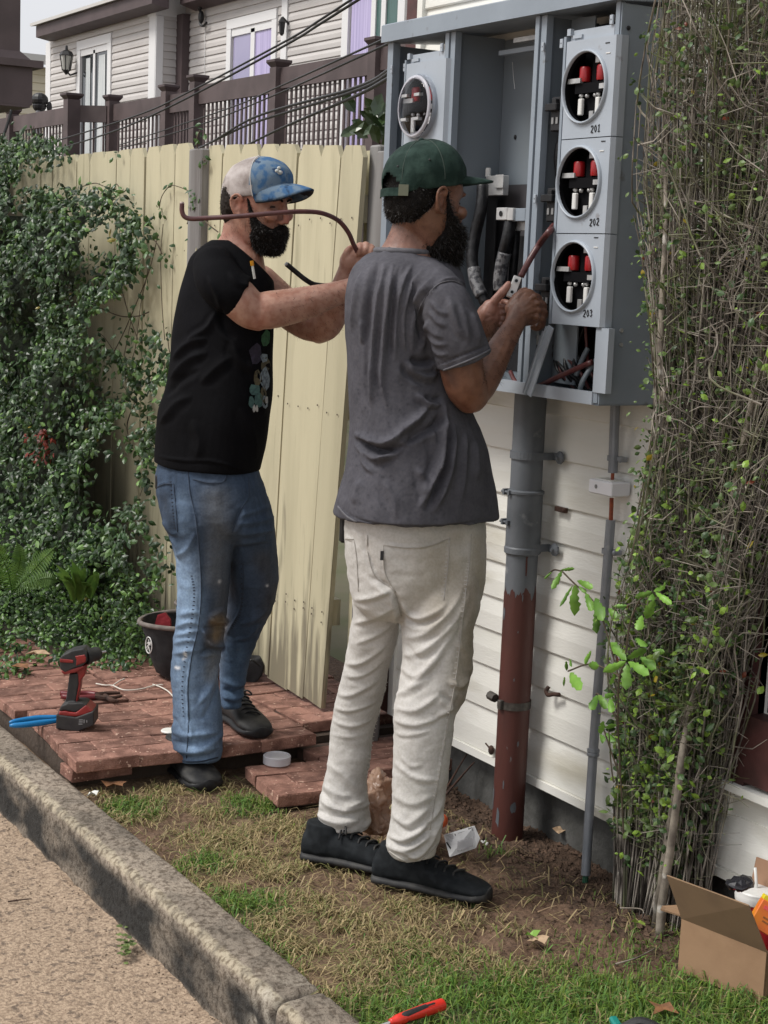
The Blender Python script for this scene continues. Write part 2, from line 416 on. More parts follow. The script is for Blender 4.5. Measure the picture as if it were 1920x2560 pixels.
o = blades(60000, 1.625, 2.72, 2.25, 4.4, lambda x, y: (max(0, green_w(x, y))*(1-.85*dirt_w(x, y))*max(.25, min(1, .75+1.4*n3((x, y, 6), 11, 2))) if (okxy(x, y) or (x > 2.4 and y < 4.4 and y > 3.4)) else 0), lambda x, y: .036+.035*max(0, 2.95-y), gcol, 'green_grass', M['blade'], .0033, .95, 3)
o['label'] = 'green blades of grass growing in the foreground and along the kerb'
o = blades(60000, 1.625, 2.6, 2.6, 4.36, lambda x, y: (((1-dirt_w(x, y))*(1-.6*green_w(x, y))*max(.06, min(1, .40+1.9*n3((x, y, 3), 11, 2)))+.03) if okxy(x, y) else 0), lambda x, y: .034, gcol, 'dry_grass', M['blade'], .0030, 2.1, 5)
o['label'] = 'dry yellowed turf worn thin between kerb and bare earth'
# clods and litter on the bare earth
def clods():
    r = np.random.default_rng(9); V = []; F = []; n = 0
    for _ in range(9000):
        x = r.uniform(2.0, 2.74); y = r.uniform(2.7, 4.4)
        if r.random() > dirt_w(x, y)*(.25+max(0, x-2.3)*2.2): continue
        s = r.uniform(.0015, .0075)*(1.0 if x < 2.45 else 1.5); z = lawn_z(x, y)
        R = s*r.uniform(.6, 1.2, 6)
        V += [(x+R[0], y, z), (x, y+R[1], z), (x-R[2], y, z), (x, y-R[3], z), (x+R[4]*.3, y, z+R[4]*.8), (x, y, z-R[5])]
        F += [[n,n+1,n+4],[n+1,n+2,n+4],[n+2,n+3,n+4],[n+3,n,n+4]]; n += 6
    o = mesh_obj('soil_clods', V, F, mat('clod', (.115, .07, .046), .95, (.045, .028, .018), 24, bump=.003, bscale=200)); o['kind'] = 'stuff'
    tag(o, 'crumbs of dug earth along the foot of the wall', 'soil')
clods()

# ---- brick paved landing in front of the gate: every brick its own part
patio = thing('paved_landing', 'raised landing of red brick pavers in front of the gate', 'pavement', (1.6, 4.35, 0)); patio['kind'] = 'structure'
def brick_mesh(sx, sy, sz, seed, bev=.0025):
    b = MB(); b.obox((0, 0, -sz/2), (sx/2, sy/2, sz/2), None, bev); V, F = b.geo(); r = np.random.default_rng(seed)
    V = V + r.normal(0, .0011, V.shape); me = bpy.data.meshes.new('brick'); me.from_pydata(V.tolist(), [], F); me.materials.append(M['brick']); return me
BR = [brick_mesh(.1885, .0915, .036, i) for i in range(3)] + [brick_mesh(.0935, .0915, .036, 7)]
def lay(x0, x1, y0, y1, ztop, rot=0, cx=0, cy=0, skip=None, seed=0):
    r = random.Random(seed); ny = int(round((y1-y0)/.095))
    for j in range(ny):
        x = x0 - (.095 if j % 2 else 0)
        while x < x1-.02:
            a = max(x, x0); b = min(x+.19, x1)
            if b-a > .06:
                px_, py_ = (a+b)/2, y0+.0475+j*.095
                if not (skip and skip(px_, py_)):
                    me = BR[3] if b-a < .12 else BR[r.randrange(3)]
                    c, s = math.cos(rot), math.sin(rot); qx, qy = cx+(px_-cx)*c-(py_-cy)*s, cy+(px_-cx)*s+(py_-cy)*c
                    link('brick', me, patio, (qx-1.6, qy-4.35, ztop+r.uniform(-.0025, .0015)), (r.uniform(-.008, .008), r.uniform(-.008, .008), rot+r.uniform(-.006, .006)+(math.pi if r.random() < .5 else 0)))
            x += .19
mb = MB()
ra = -.075
lay(1.610, 1.985, 4.355, 4.92, .10, ra, 1.61, 4.36, seed=1)
lay(2.002, 2.385, 4.335, 4.90, .099, .02, 2.0, 4.33, seed=2)
lay(2.40, 2.78, 4.47, 4.95, .097, .02, 2.4, 4.43, skip=lambda x, y: (y-4.47) < (x-2.42)*.0, seed=3)
lay(1.62, 2.00, 4.94, 5.50, .099, -.03, 1.62, 4.94, seed=4)
lay(2.01, 2.39, 4.925, 5.49, .098, -.02, 2.0, 4.93, seed=5)
lay(2.40, 2.78, 4.955, 5.52, .097, 0, seed=6)
lay(1.60, 1.99, 5.52, 5.9, .097, 0, seed=16)
lay(2.075, 2.46, 4.00, 4.285, .045, -.12, 2.08, 4.0, seed=7)
lay(2.36, 2.74, 4.09, 4.42, .048, .03, 2.36, 4.05, seed=8)
lay(1.615, 1.81, 4.40, 4.49, .058, .03, 1.61, 4.37, seed=9)
def slabbox(x0, x1, y0, y1, z0, z1, rot, cx, cy):
    c, s = math.cos(rot), math.sin(rot); f = lambda x, y: (cx+(x-cx)*c-(y-cy)*s, cy+(x-cx)*s+(y-cy)*c)
    mb.prism([(*f(x, y), z0) for x, y in ((x0, y0), (x1, y0), (x1, y1), (x0, y1))], (0, 0, z1-z0))
slabbox(1.613, 1.982, 4.36, 4.915, .066, .0945, ra, 1.61, 4.36); slabbox(2.006, 2.38, 4.34, 4.895, .064, .0930, .02, 2, 4.33)
slabbox(2.402, 2.776, 4.475, 4.945, .063, .0915, .02, 2.4, 4.43); slabbox(1.624, 1.996, 4.945, 5.49, .06, .0935, -.03, 1.62, 4.94)
slabbox(2.014, 2.386, 4.93, 5.48, .06, .0925, -.02, 2, 4.93); slabbox(2.403, 2.776, 4.96, 5.51, .06, .0915, 0, 0, 0)
slabbox(1.60, 1.99, 5.53, 5.9, .06, .09, 0, 0, 0)
slabbox(2.08, 2.455, 4.005, 4.28, .008, .0395, -.12, 2.08, 4); slabbox(2.365, 2.735, 4.095, 4.415, .006, .042, .03, 2.36, 4.05)
mb.build('paver_bed', M['slab'], patio)
mb = MB(); mb.prism([(1.64, 4.44, -.02), (2.74, 4.44, -.02), (2.74, 5.9, -.02), (1.64, 5.9, -.02)], (0, 0, .0795)); mb.build('sand_bed', mat('bed_earth', (.06, .042, .03), .95, bump=.006, bscale=60), patio)

# ================================================================== HOUSE WALL WITH THE METER BOX
house = thing('cream_house', 'cream clapboard house wall carrying the open grey meter box', 'house', (XW, 4.0, 0))
SEAM = [.142, .272, .398, .505, .604, .708, .81, .908, 1.034, 1.154, 1.27, 1.39, 1.51, 1.63, 1.75, 1.87, 1.99, 2.11, 2.20, 2.295, 2.40, 2.5, 2.6, 2.7, 2.8]
Y0, Y1 = -1.0, 4.372
bmesh_cache = {}
def board(name, h, y0, y1, parent, mt, org, x=0, t_top=.004, t_bot=.015, lap=.012, key=None):
    """one clapboard: wedge section, face towards -X, lower edge proud with a rounded drip"""
    k = (round(h, 4), round(y1-y0, 3), mt.name)
    if k not in bmesh_cache:
        pr = [(0, -.001), (-t_bot+.003, -.001), (-t_bot, .003), (-t_bot+.0008, h*.5), (-t_top, h+lap*.4), (0, h+lap*.4)]
        V = [(a, 0, b) for a, b in pr] + [(a, y1-y0, b) for a, b in pr]; n = len(pr)
        F = [[i, (i+1) % n, n+(i+1) % n, n+i] for i in range(n)] + [list(range(n))[::-1], list(range(n, 2*n))]
        me = bpy.data.meshes.new(name); me.from_pydata(V, [], F); me.materials.append(mt); bmesh_cache[k] = me
    return link(name, bmesh_cache[k], parent, org)
WY0, WY1, WZ0, WZ1 = 1.9, 2.775, .375, 1.75         # window behind the shrub
for a, b in zip(SEAM[:-1], SEAM[1:]):
    if b <= WZ0+.02 or a >= WZ1-.02: board('siding_board', b-a, Y0, Y1, house, M['siding'], (0, Y0-4, a))
    else:
        board('siding_board', b-a, Y0, WY0-.06, house, M['siding'], (0, Y0-4, a)); board('siding_board', b-a, WY1+.06, Y1, house, M['siding'], (0, WY1+.06-4, a))
mb = MB(); mb.box((XW, Y0, .13), (XW+.14, WY0, 2.9)); mb.box((XW, WY1, .13), (XW+.14, 4.44, 2.9)); mb.box((XW, WY0, .13), (XW+.14, WY1, WZ0)); mb.box((XW, WY0, WZ1), (XW+.14, WY1, 2.9))
mb.box((XW+.14, 4.34, .13), (XW+3, 4.44, 2.9)); mb.build('wall_core', M['siding'], house)
mb = MB(); mb.box((XW-.022, Y0, .118), (XW+.03, Y1, .141)); mb.build('starter_strip', M['siding'], house)
mb = MB(); mb.box((XW+.035, Y0, -.3), (XW+.2, 4.43, .129)); mb.build('foundation', M['found'], house)
mb = MB(); mb.box((XW-.024, 4.372, .12), (XW-.001, 4.40, 2.9)); mb.build('corner_trim', M['white'], house)
mb = MB(); mb.box((XW-.018, 4.402, .12), (XW-.001, 4.47, 2.9)); mb.box((XW, 4.441, .12), (XW+.3, 4.47, 2.9)); mb.build('corner_board', M['maroon'], house)
wnd = MB(); 
for q in (((XW-.03, WY1, WZ0-.01), (XW+.02, WY1+.055, WZ1+.06)), ((XW-.03, WY0-.055, WZ0-.01), (XW+.02, WY0, WZ1+.06)), ((XW-.03, WY0, WZ1), (XW+.02, WY1, WZ1+.06)), ((XW-.031, WY0, WZ0), (XW+.02, WY1, WZ0+.16))): wnd.box(*q)
wf = wnd.build('window', M['maroon'], house)
mb = MB(); mb.box((XW+.03, WY0, WZ0+.16), (XW+.04, WY1, WZ1)); mb.build('pane', M['glassdark'], wf)
mb = MB(); mb.box((XW-.045, WY0-.06, WZ0-.03), (XW+.02, WY1+.06, WZ0-.0105)); mb.build('sill', M['white'], wf)

# ================================================================== FENCE AND GATE
M['fence'] = mat('fence_yellow', (.50, .46, .315), .7, (.42, .385, .26), 10, 6, .45, .7, .0014, 90, rnd=.06, stretch=(1, 1, .12), col3=(.21, .19, .115), scale3=7, lo3=.62, hi3=.80, bump2=.002, bscale2=25, low=((.20, .18, .125), .75, .05))
M['post'] = mat('weathered_wood', (.23, .225, .22), .85, (.13, .12, .115), 9, 7, .4, .6, .002, 70, stretch=(1, 1, .08), col3=(.33, .32, .32), scale3=14)
def fence_board(w, h, seed, t=.017, dog=.028):
    r = np.random.default_rng(seed); d = dog*min(1, w/.09)
    pr = [(-w/2, 0), (w/2, 0), (w/2, h-d*r.uniform(.9, 1.7)), (w/2-d*r.uniform(.7, 1), h-r.uniform(0, .004)), (-w/2+d*r.uniform(.7, 1), h), (-w/2, h-d*r.uniform(.9, 1.7))]
    b = MB(); cur = r.normal(0, .003)
    P = np.array([(0, y, z) for y, z in pr]); b.prism(P, (t, 0, 0)); V, F = b.geo()
    V[:, 1] += cur*np.sin(V[:, 2]*1.3); me = bpy.data.meshes.new('fence_board'); me.from_pydata(V.tolist(), [], F); me.materials.append(M['fence']); return me
XF = 2.52
fence = thing('yellow_fence', 'pale yellow dog-eared board fence half covered by ivy', 'fence', (XF, 5.3, 0))
pfx = [(60, 405), (103, 400), (131, 398), (158, 395), (192, 392), (224, 388), (259, 386), (291, 382), (326, 379), (363, 375), (400, 370), (440, 367), (478, 363)]
ys = [at(x, y, X=XF)[1] for x, y in pfx]; zs = [at(x, y, X=XF)[2] for x, y in pfx]
step = (ys[0]-ys[-1])/(len(ys)-1)
yy = [ys[0]+step*k for k in range(14, 0, -1)] + ys
zz_ = [zs[0]+.0]*14 + zs
rr = random.Random(4)
for i in range(len(yy)-1):
    wdt = yy[i]-yy[i+1]-.006
    link('fence_board', fence_board(wdt, zz_[i]+.01, i), fence, (rr.uniform(-.003, .003), (yy[i]+yy[i+1])/2-5.3, 0), (0, 0, rr.uniform(-.02, .02)))
nl = MB()
for i in range(len(yy)-1):
    for z in (.41, 1.06, 1.55):
        for s_ in (-.3, .3): c_ = ((yy[i]+yy[i+1])/2+s_*(yy[i]-yy[i+1])*.8, z+rr.uniform(-.012, .012)); nl.lathe((XF-.0005, c_[0], c_[1]), (-1, 0, 0), [(.0032, 0), (.0028, .0012)], 6)
M['nail'] = mat('rusty_nail', (.06, .045, .035), .8); nl.build('nail_heads', M['nail'], fence)['kind'] = 'stuff'
mb = MB(); mb.box((XF+.02, yy[-1], .35), (XF+.06, yy[0], .44)); mb.box((XF+.02, yy[-1], 1.5), (XF+.06, yy[0], 1.59)); mb.build('rail', M['post'], fence)
# weathered post between fence and gate
a = at(496, 372, X=XF-.02); yp0, yp1 = at(477, 500, X=XF-.02)[1], at(508, 500, X=XF-.02)[1]
mb = MB(); mb.obox((XF-.012, (yp0+yp1)/2, a[2]/2), (.02, (yp0-yp1)/2, a[2]/2), None, .005); mb.build('fence_post', M['post'], fence)
hinge = MB(); hp = at(491, 665, X=XF-.034)
hinge.prism([hp+np.array((0, q[0], q[1])) for q in ((-.012,-.05),(.012,-.05),(.018,-.02),(.018,.0),(.006,.02),(.006,.05),(0,.065),(-.006,.05),(-.006,.02),(-.018,.0),(-.018,-.02))], (-.004, 0, 0))
hinge.box((hp[0]-.012, hp[1]-.02, hp[2]-.045), (hp[0]-.0045, hp[1]+.008, hp[2]-.02)); hinge.build('hinge', mat('brass_hinge', (.45, .42, .3), .5, metal=.3), fence)

gate = thing('yellow_gate', 'sagging yellow board gate standing ajar beside the meter box', 'gate', (XF, 4.75, .1))
gp = [(512, 371), (553, 370), (600, 368), (646, 367), (692, 367), (743, 367), (800, 369), (851, 366), (908, 367)]
gy = [at(x, y, X=XF-.006)[1] for x, y in gp]; gz = [at(x, y, X=XF-.006)[2] for x, y in gp]
for i in range(len(gy)-1):
    lean = R_(1.0+3.6*i/(len(gy)-2)); wdt = gy[i]-gy[i+1]-(.005 if i not in (3, 6) else .009); bot = .10 + (.03 if i < 5 else .012)
    o = link('gate_board', fence_board(wdt, (gz[i]+gz[i+1])/2-bot+.012, 50+i), gate, (rr.uniform(-.004, .002), (gy[i]+gy[i+1])/2-4.75, bot-.1), (lean, 0, rr.uniform(-.015, .015)))
    # keep the head of the board where it is: the sag swings the foot
    hgt = gz[i]-bot; o.location.y += math.sin(lean)*hgt*1.0
for z in (.38, 1.05, 1.66):
    mb = MB(); mb.box((XF+.0215, gy[-1]+.02+math.sin(R_(4.6))*(1.88-z), z), (XF+.055, gy[0]-.02, z+.085)); mb.build('gate_rail', M['fence'], gate)
nl = MB()
for i in range(len(gy)-1):
    for z in (.40, .43, 1.08, 1.66):
        for s_ in (-.3, .3):
            yc_ = (gy[i]+gy[i+1])/2+math.sin(R_(1.0+3.6*i/(len(gy)-2)))*(gz[i]-z)+s_*(gy[i]-gy[i+1])*.8
            nl.lathe((XF-.0045, yc_, z+rr.uniform(-.015, .015)), (-1, 0, 0), [(.0034, 0), (.003, .0012)], 6)
nl.build('nail_heads', M['nail'], gate)['kind'] = 'stuff'
# end post and return boards between the gate and the house
gpz = at(930, 362, X=XF+.03)
pst = thing('gate_post', 'grey weathered gate post against the left side of the meter box', 'post', (XF+.05, 4.42, 0))
y0_, y1_ = at(905, 400, X=XF+.03)[1], at(962, 400, X=XF+.03)[1]
mb = MB(); mb.obox((XF+.08, (y0_*.55+y1_*.45), gpz[2]/2), (.045, abs(y0_-y1_)*.22, gpz[2]/2), None, .006); mb.build('post', M['post'], pst)
mb = MB(); mb.obox((XF+.06, (y0_*.16+y1_*.84), gpz[2]/2-.01), (.03, abs(y0_-y1_)*.20, gpz[2]/2-.01), None, .004); mb.build('board', M['post'], pst)
mb = MB(); mb.box((XF+.062, y0_-.03, .12), (XF+.085, y0_+.03, 1.88)); mb.build('stop_board', M['fence'], pst)
# ================================================================== ROW HOUSES BEHIND, WITH THEIR DECK
M['fsid'] = mat('beige_siding', (.56, .535, .515), .55, (.50, .475, .455), 1.2, 4, .4, .7, rnd=.03)
M['fsidy'] = mat('cream_far_siding', (.66, .60, .46), .55, (.6, .54, .42), 1.2, 4)
M['brown'] = mat('brown_paint', (.085, .06, .062), .6, (.06, .042, .043), 3, 5, .4, .7, rnd=.06)
M['brownrail'] = mat('brown_rail', (.10, .072, .072), .6, (.07, .05, .05), 3, rnd=.10)
M['wtrim'] = mat('white_trim', (.74, .74, .74), .5)
M['glass'] = mat('window_glass', (.36, .33, .50), .05, (.28, .26, .42), .6, spec=.8)
M['glassd'] = mat('door_glass', (.03, .035, .04), .05, spec=.8)
M['curtain'] = mat('curtain', (.62, .64, .64), .8, (.40, .44, .45), 5, 3, stretch=(6, 6, .2))
M['roof'] = mat('roof_grey', (.55, .54, .52), .8)
M['lav'] = mat('lavender_curtain', (.52, .46, .70), .35, (.36, .31, .54), 4, 3, stretch=(5, 5, .1), spec=.8)
M['greenc'] = mat('green_curtain', (.05, .13, .115), .3, (.03, .08, .07), 5, 3, stretch=(5, 5, .2), spec=.8)
M['black'] = mat('black_metal', (.012, .012, .013), .45)
def yx(px, py, X): return at(px, py, X=X)[1]
def zx(px, py, X): return at(px, py, X=X)[2]
X1, X2 = 11.2, 11.7
row = thing('row_house', 'beige clapboard row house with white framed windows behind the brown deck', 'house', (X2, 24, -.2))
mb = MB(); yc = yx(393, 100, X1)
mb.box((X1, yc, -.2), (X1+9, 32.4, 5.75)); mb.box((X2, 15, -.2), (X2+9, yc-.001, 5.75)); mb.build('wall', M['fsid'], row)
EXP = .127
def clap(y0, y1, X, z0, z1, holes=()):
    k = 0; z = z0
    while z < z1-.03:
        h = min(EXP, z1-z); segs = [(y0, y1)]
        for (a, b, c, d) in holes:
            if z+h > c and z < d:
                ns = []
                for s in segs:
                    if b <= s[0] or a >= s[1]: ns.append(s); continue
                    if a > s[0]: ns.append((s[0], a))
                    if b < s[1]: ns.append((b, s[1]))
                segs = ns
        for s in segs: 
            if s[1]-s[0] > .02: board('siding_board', h, s[0], s[1], row, M['fsid'], (X-X2-.001, s[0]-24, z+.2), t_top=.006, t_bot=.028, lap=0)
        z += h
# section 1: sliding door
dy0, dy1 = yx(283, 150, X1), yx(198, 150, X1); dzt = zx(240, 100, X1)
y_a, y_b = yx(377, 100, X1), yx(130, 170, X1)
clap(y_a, y_b, X1, 2.7, zx(372, 28, X1), [(dy0, dy1, 2.5, dzt)])
mb = MB(); mb.box((X1-.035, y_b, 2.5), (X1-.002, y_b+.28, 5.6)); mb.build('corner_trim', M['wtrim'], row)
mb = MB(); mb.box((X1-.035, yc, 2.5), (X1-.002, y_a, 5.6)); mb.box((X1-.03, yc-.03, 2.5), (X1+.10, yc-.002, 5.55)); mb.build('corner_trim', M['wtrim'], row)
mb = MB(); mb.box((X1-.02, y_a, zx(372, 28, X1)), (X1-.003, y_b, 5.66)); mb.build('frieze', M['wtrim'], row)
def window(y0, y1, z0, z1, X, fr=.16, split=(.5,), mats=(), head=.0, mf=.05, depth=.0):
    f = MB(); f.box((X-.05, y0, z0), (X-.002, y0+fr, z1)); f.box((X-.05, y1-fr, z0), (X-.002, y1, z1)); f.box((X-.055, y0, z1), (X-.002, y1, z1+.10+head))
    w_ = f.build('window', M['wtrim'], row); 
    xs = [y0+fr] + [y0+fr+(y1-y0-2*fr)*s for s in split] + [y1-fr]
    for i in range(len(xs)-1):
        g = MB(); g.box((X-.012, xs[i]+mf/2, z0), (X-.003, xs[i+1]-mf/2, z1-.10)); g.build('pane', mats[i], w_)
    g = MB()
    for x in xs[1:-1]: g.box((X-.034, x-mf, z0), (X-.001, x+mf, z1-.06))
    g.box((X-.034, xs[0]-.02, z1-.12), (X-.001, xs[-1]+.02, z1)); g.build('sash', M['wtrim'], w_)
    return w_
wd = window(dy0, dy1, 2.5, dzt-.12, X1, .17, (.5,), (M['glassd'], M['glassd']), .06)
mb = MB()
for a, b in ((.10, .36), (.55, .72)):
    ya, yb = dy0+(dy1-dy0)*a+.1, dy0+(dy1-dy0)*b+.1
    n = 10
    for i in range(n):
        t0, t1 = ya+(yb-ya)*i/n, ya+(yb-ya)*(i+1)/n
        mb.prism([(X1-.022-.006*(i % 2), t0, 2.6), (X1-.022-.006*((i+1) % 2), t1, 2.6), (X1-.022-.006*((i+1) % 2), t1*.7+.3*(ya+yb)/2, dzt-.3), (X1-.022-.006*(i % 2), t0*.7+.3*(ya+yb)/2, dzt-.3)], (.004, 0, 0))
mb.build('curtain', M['curtain'], wd)
# lantern
lp = at(166, 155, X=X1-.22)
lan = thing('wall_lantern', 'black carriage lantern on the beige wall left of the sliding door', 'lantern', at(183, 172, X=X1))
mb = MB(); mb.lathe(lp+np.array((0, 0, -.17)), (0, 0, 1), [(.02, -.06), (.06, .0), (.09, .02)], 6); mb.lathe(lp+np.array((0, 0, .12)), (0, 0, 1), [(.14, 0), (.10, .07), (.03, .10), (.02, .18)], 6)
for k in range(6):
    an = k*math.pi/3; mb.bar(lp+np.array((.08*math.cos(an), .08*math.sin(an), -.15)), lp+np.array((.125*math.cos(an), .125*math.sin(an), .12)), .014, .014, up=(1, .3, 0))
mb.tube([lp+(0, 0, -.16), lp+(.06, -.05, -.24), lp+(.15, -.1, -.2), lp+(.21, -.12, -.16)], .018, 6); mb.obox(lp+(.2, -.12, -.17), (.02, .06, .12)); mb.build('frame', M['black'], lan)
mb = MB(); mb.lathe(lp+np.array((0, 0, -.14)), (0, 0, 1), [(.075, 0), (.115, .25)], 6); mb.build('glass', mat('lantern_glass', (.55, .55, .5), .15), lan)
# section 1 gutter and roof edge
g0, g1 = yx(380, 2, X1-.35), yx(90, 78, X1-.35); gz_ = 5.62
mb = MB(); mb.prism([(X1-.35, g0, gz_+.03), (X1-.35, g0, gz_+.24), (X1-.05, g0, gz_+.24), (X1-.05, g0, gz_-.02)], (0, g1-g0, 0)); mb.build('gutter', M['brown'], row)
mb = MB(); mb.prism([(X1-.42, g0, gz_+.245), (X1-.42, g0, gz_+.30), (X1+4, g0, gz_+1.0), (X1+4, g0, gz_+.9)], (0, g1+.15-g0, 0)); mb.build('roof_edge', M['roof'], row)
mb = MB(); mb.box((X1-.04, yc-.02, 5.56), (X2+.3, yc+.35, 6.4)); mb.build('parapet', M['wtrim'], row)
# side wall between the sections
z = 2.7
me_s = None
while z < 5.5:
    s = MB(); s.prism([(X1+.105, yc-.0045, z), (X1+.105, yc-.03, z+.003), (X1+.105, yc-.010, z+EXP)], (X2-X1-.22, 0, 0))
    if me_s is None: me_s = s.build('siding_board', M['fsid'], row); zz0 = z
    else: link('siding_board', me_s.data, row, (0, 0, z-zz0))
    z += EXP
yd = yx(480, 120, X2)
mb = MB(); mb.box((X2-.16, yd+.05, 2.5), (X2-.002, yd+.42, 5.6)); mb.build('downspout', M['brown'], row)
# section 2
wy0, wy1 = yx(698, 60, X2), yx(573, 100, X2); wzt = zx(640, 52, X2)
ty0, ty1 = yx(723, 100, X2), yx(709, 100, X2)
wy2 = yx(862, 60, X2)
clap(ty1, yd+.05, X2, 2.7, 5.75, [(wy0, wy1, 2.5, wzt+.1)])
clap(wy2, ty0, X2, 2.7, 5.75)
mb = MB(); mb.box((X2-.05, ty0, 2.5), (X2-.002, ty1, 5.75)); mb.build('downspout', M['wtrim'], row)
window(wy0, wy1, 2.5, wzt-.05, X2, .16, (.47,), (M['lav'], M['glass']), .05, .07)
window(yx(1018, 60, X2), wy2, 2.5, 6.2, X2, .18, (.30, .50), (M['greenc'], M['greenc'], M['lav']), 0, .06)
g0, g1 = 15, yx(453, 10, X2-.3)
mb = MB(); mb.prism([(X2-.32, g0, gz_+.08), (X2-.32, g0, gz_+.28), (X2-.02, g0, gz_+.28), (X2-.02, g0, gz_+.0)], (0, g1-g0, 0)); mb.build('gutter', M['brown'], row)
mb = MB(); mb.prism([(X2-.37, g0, gz_+.285), (X2-.37, g0, gz_+.34), (X2+4, g0, gz_+1.0), (X2+4, g0, gz_+.9)], (0, g1+.1-g0, 0)); mb.build('roof_edge', M['roof'], row)
# fittings on the wall
mb = MB(); q = at(503, 35, X=X2-.1); mb.tube(spline([q+(0, .1, .1), q+(0, .02, 0), q+(-.02, 0, -.15), q+(0, -.1, -.2), q+(0, -.22, -.16)], 5), .022, 6); mb.ell(q+(0, 0, -.05), (.05, .05, .11)); mb.ell(q+(0, .04, .14), (.04, .03, .08))
mb.build('cable_bracket', M['black'], row)
mb = MB(); mb.tube([at(513, 48, X=X2-.04), at(512, 120, X=X2-.04), at(511, 195, X=X2-.04)], .006, 5); mb.build('wire', M['wtrim'], row)
mb = MB(); q = at(705, 60, X=X2-.14); mb.lathe(q+np.array((0, 0, -.14)), (0, 0, 1), [(.015, -.03), (.035, 0), (.05, .16), (.06, .165), (.015, .24)], 6); mb.bar(q+(0, 0, .1), q+(.13, 0, .0), .02, .03); mb.build('porch_lamp', M['black'], row)

# ---- deck railing with posts, caps and every picket
deck = thing('deck_railing', 'brown painted deck railing with capped posts in front of the row house', 'railing', (9.5, 20, 2.6))
XR, XL = 9.5, 9.0
def rpost(x, y, zt, w=.085, capr=.05):
    p = MB(); p.box((x-w, y-w, 2.3), (x+w, y+w, zt)); p_ = p.build('railing_post', M['brownrail'], deck)
    c = MB(); c.lathe((x, y, zt), (0, 0, 1), [(w*1.25, 0), (w*2.0, .06), (w*2.0, .09), (w*1.2, .10)], 4)
    V, F = c.geo(); a = math.pi/4; R2 = np.array([[math.cos(a), -math.sin(a), 0], [math.sin(a), math.cos(a), 0], [0, 0, 1]]); V = (V-(x, y, 0))@R2.T+(x, y, 0)
    mesh_obj('post_cap', V, F, M['brown'], p_)
def rail(p, q, zt, h=.25, w=.05, name='top_rail'):
    b = MB(); b.bar((p[0], p[1], zt-h/2), (q[0], q[1], zt-h/2), w, h); b.build(name, M['brownrail'], deck)
PK = {}
def pickets(p, q, z0, z1, n):
    h = round(z1-z0, 2)
    if h not in PK:
        b = MB(); b.box((-.010, -.019, 0), (.010, .019, z1-z0)); V, F = b.geo(); me = bpy.data.meshes.new('picket'); me.from_pydata(V.tolist(), [], F); me.materials.append(M['brownrail']); PK[h] = me
    p = np.array(p); q = np.array(q)
    for i in range(n):
        t = (i+.5)/n; c = p+(q-p)*t; link('picket', PK[h], deck, (c[0]-9.5, c[1]-20, z0-2.6))
YJ = yx(282, 230, XR); YJ2 = yx(180, 230, XL)
yl = [YJ, yx(422, 230, XR), yx(494, 210, XR), yx(697, 190, XR), yx(945, 150, XR), yx(1130, 120, XR)]
zr = [3.80, 3.80, 3.86, 3.86, 3.90, 3.95]
for i, y in enumerate(yl): rpost(XR, y, zr[i]+.05)
for i in range(len(yl)-1):
    zt = [3.80, 3.80, 3.86, 3.90, 3.93][i]
    rail((XR+.0, yl[i]-.09), (XR+.0, yl[i+1]+.09), zt); rail((XR, yl[i]-.09), (XR, yl[i+1]+.09), 2.82, .14)
    pickets((XR+.03, yl[i]-.12), (XR+.03, yl[i+1]+.12), 2.70, zt-.23, [13, 7, 17, 18, 9][i])
ll = [YJ2, yx(32, 260, XL), 33.5]
rpost(XL, YJ2, 3.86, .10); rpost(XL, ll[1], 3.80)
for i in range(2):
    rail((XL, ll[i]-.0+.1), (XL, ll[i+1]-.1), 3.76); pickets((XL+.03, ll[i]+.1), (XL+.03, ll[i+1]-.1), 2.5, 3.55, [18, 20][i])
rail((XL+.09, YJ2-.05), (XR-.08, YJ+.02), 3.78); pickets((XL+.1, YJ2-.05), (XR-.06, YJ), 2.6, 3.56, 3)
mb = MB(); mb.box((XL+.2, 12, 2.3), (X2-.03, 34, 2.5)); mb.box((XR+.05, 12, -.2), (XR+.2, 34, 2.3)); mb.build('deck_floor', M['brown'], deck)

# ---- neighbour's raised balcony at the left edge
bal = thing('wooden_balcony', 'brown painted wooden balcony corner jutting in at the upper left', 'balcony', (4.4, 14, 2.7))
mb = MB(); mb.box((1.2, 14, 2.74), (4.68, 17, 2.76)); mb.box((1.2, 14.0, 2.761), (4.70, 14.05, 3.07)); mb.box((4.64, 14.051, 2.761), (4.70, 17, 3.07)); mb.build('rim_beam', M['brown'], bal)
mb = MB(); mb.box((1.2, 13.95, 3.071), (4.78, 17, 3.13)); mb.build('deck_board', M['brownrail'], bal)
mb = MB(); mb.box((4.30, 14.03, 3.19), (4.60, 14.33, 5.2)); mb.prism([(4.22, 13.98, 3.131), (4.68, 13.98, 3.131), (4.60, 14.02, 3.20), (4.30, 14.02, 3.20)], (0, .4, 0)); mb.build('corner_post', M['brownrail'], bal)
for k in range(8):
    mb = MB(); x = 4.20-k*.115; mb.box((x-.035, 14.08, 3.2), (x+.035, 14.13, 5.0)); mb.build('baluster', M['brown'], bal)
mb = MB(); mb.box((1.2, 14.06, 3.135), (4.298, 14.15, 3.24)); mb.box((1.2, 14.06, 4.2), (4.298, 14.15, 4.34)); mb.build('balcony_rail', M['brown'], bal)
mb = MB(); mb.box((1.0, 16.6, -.2), (4.3, 20, 6)); mb.build('house_wall', M['brown'], bal)
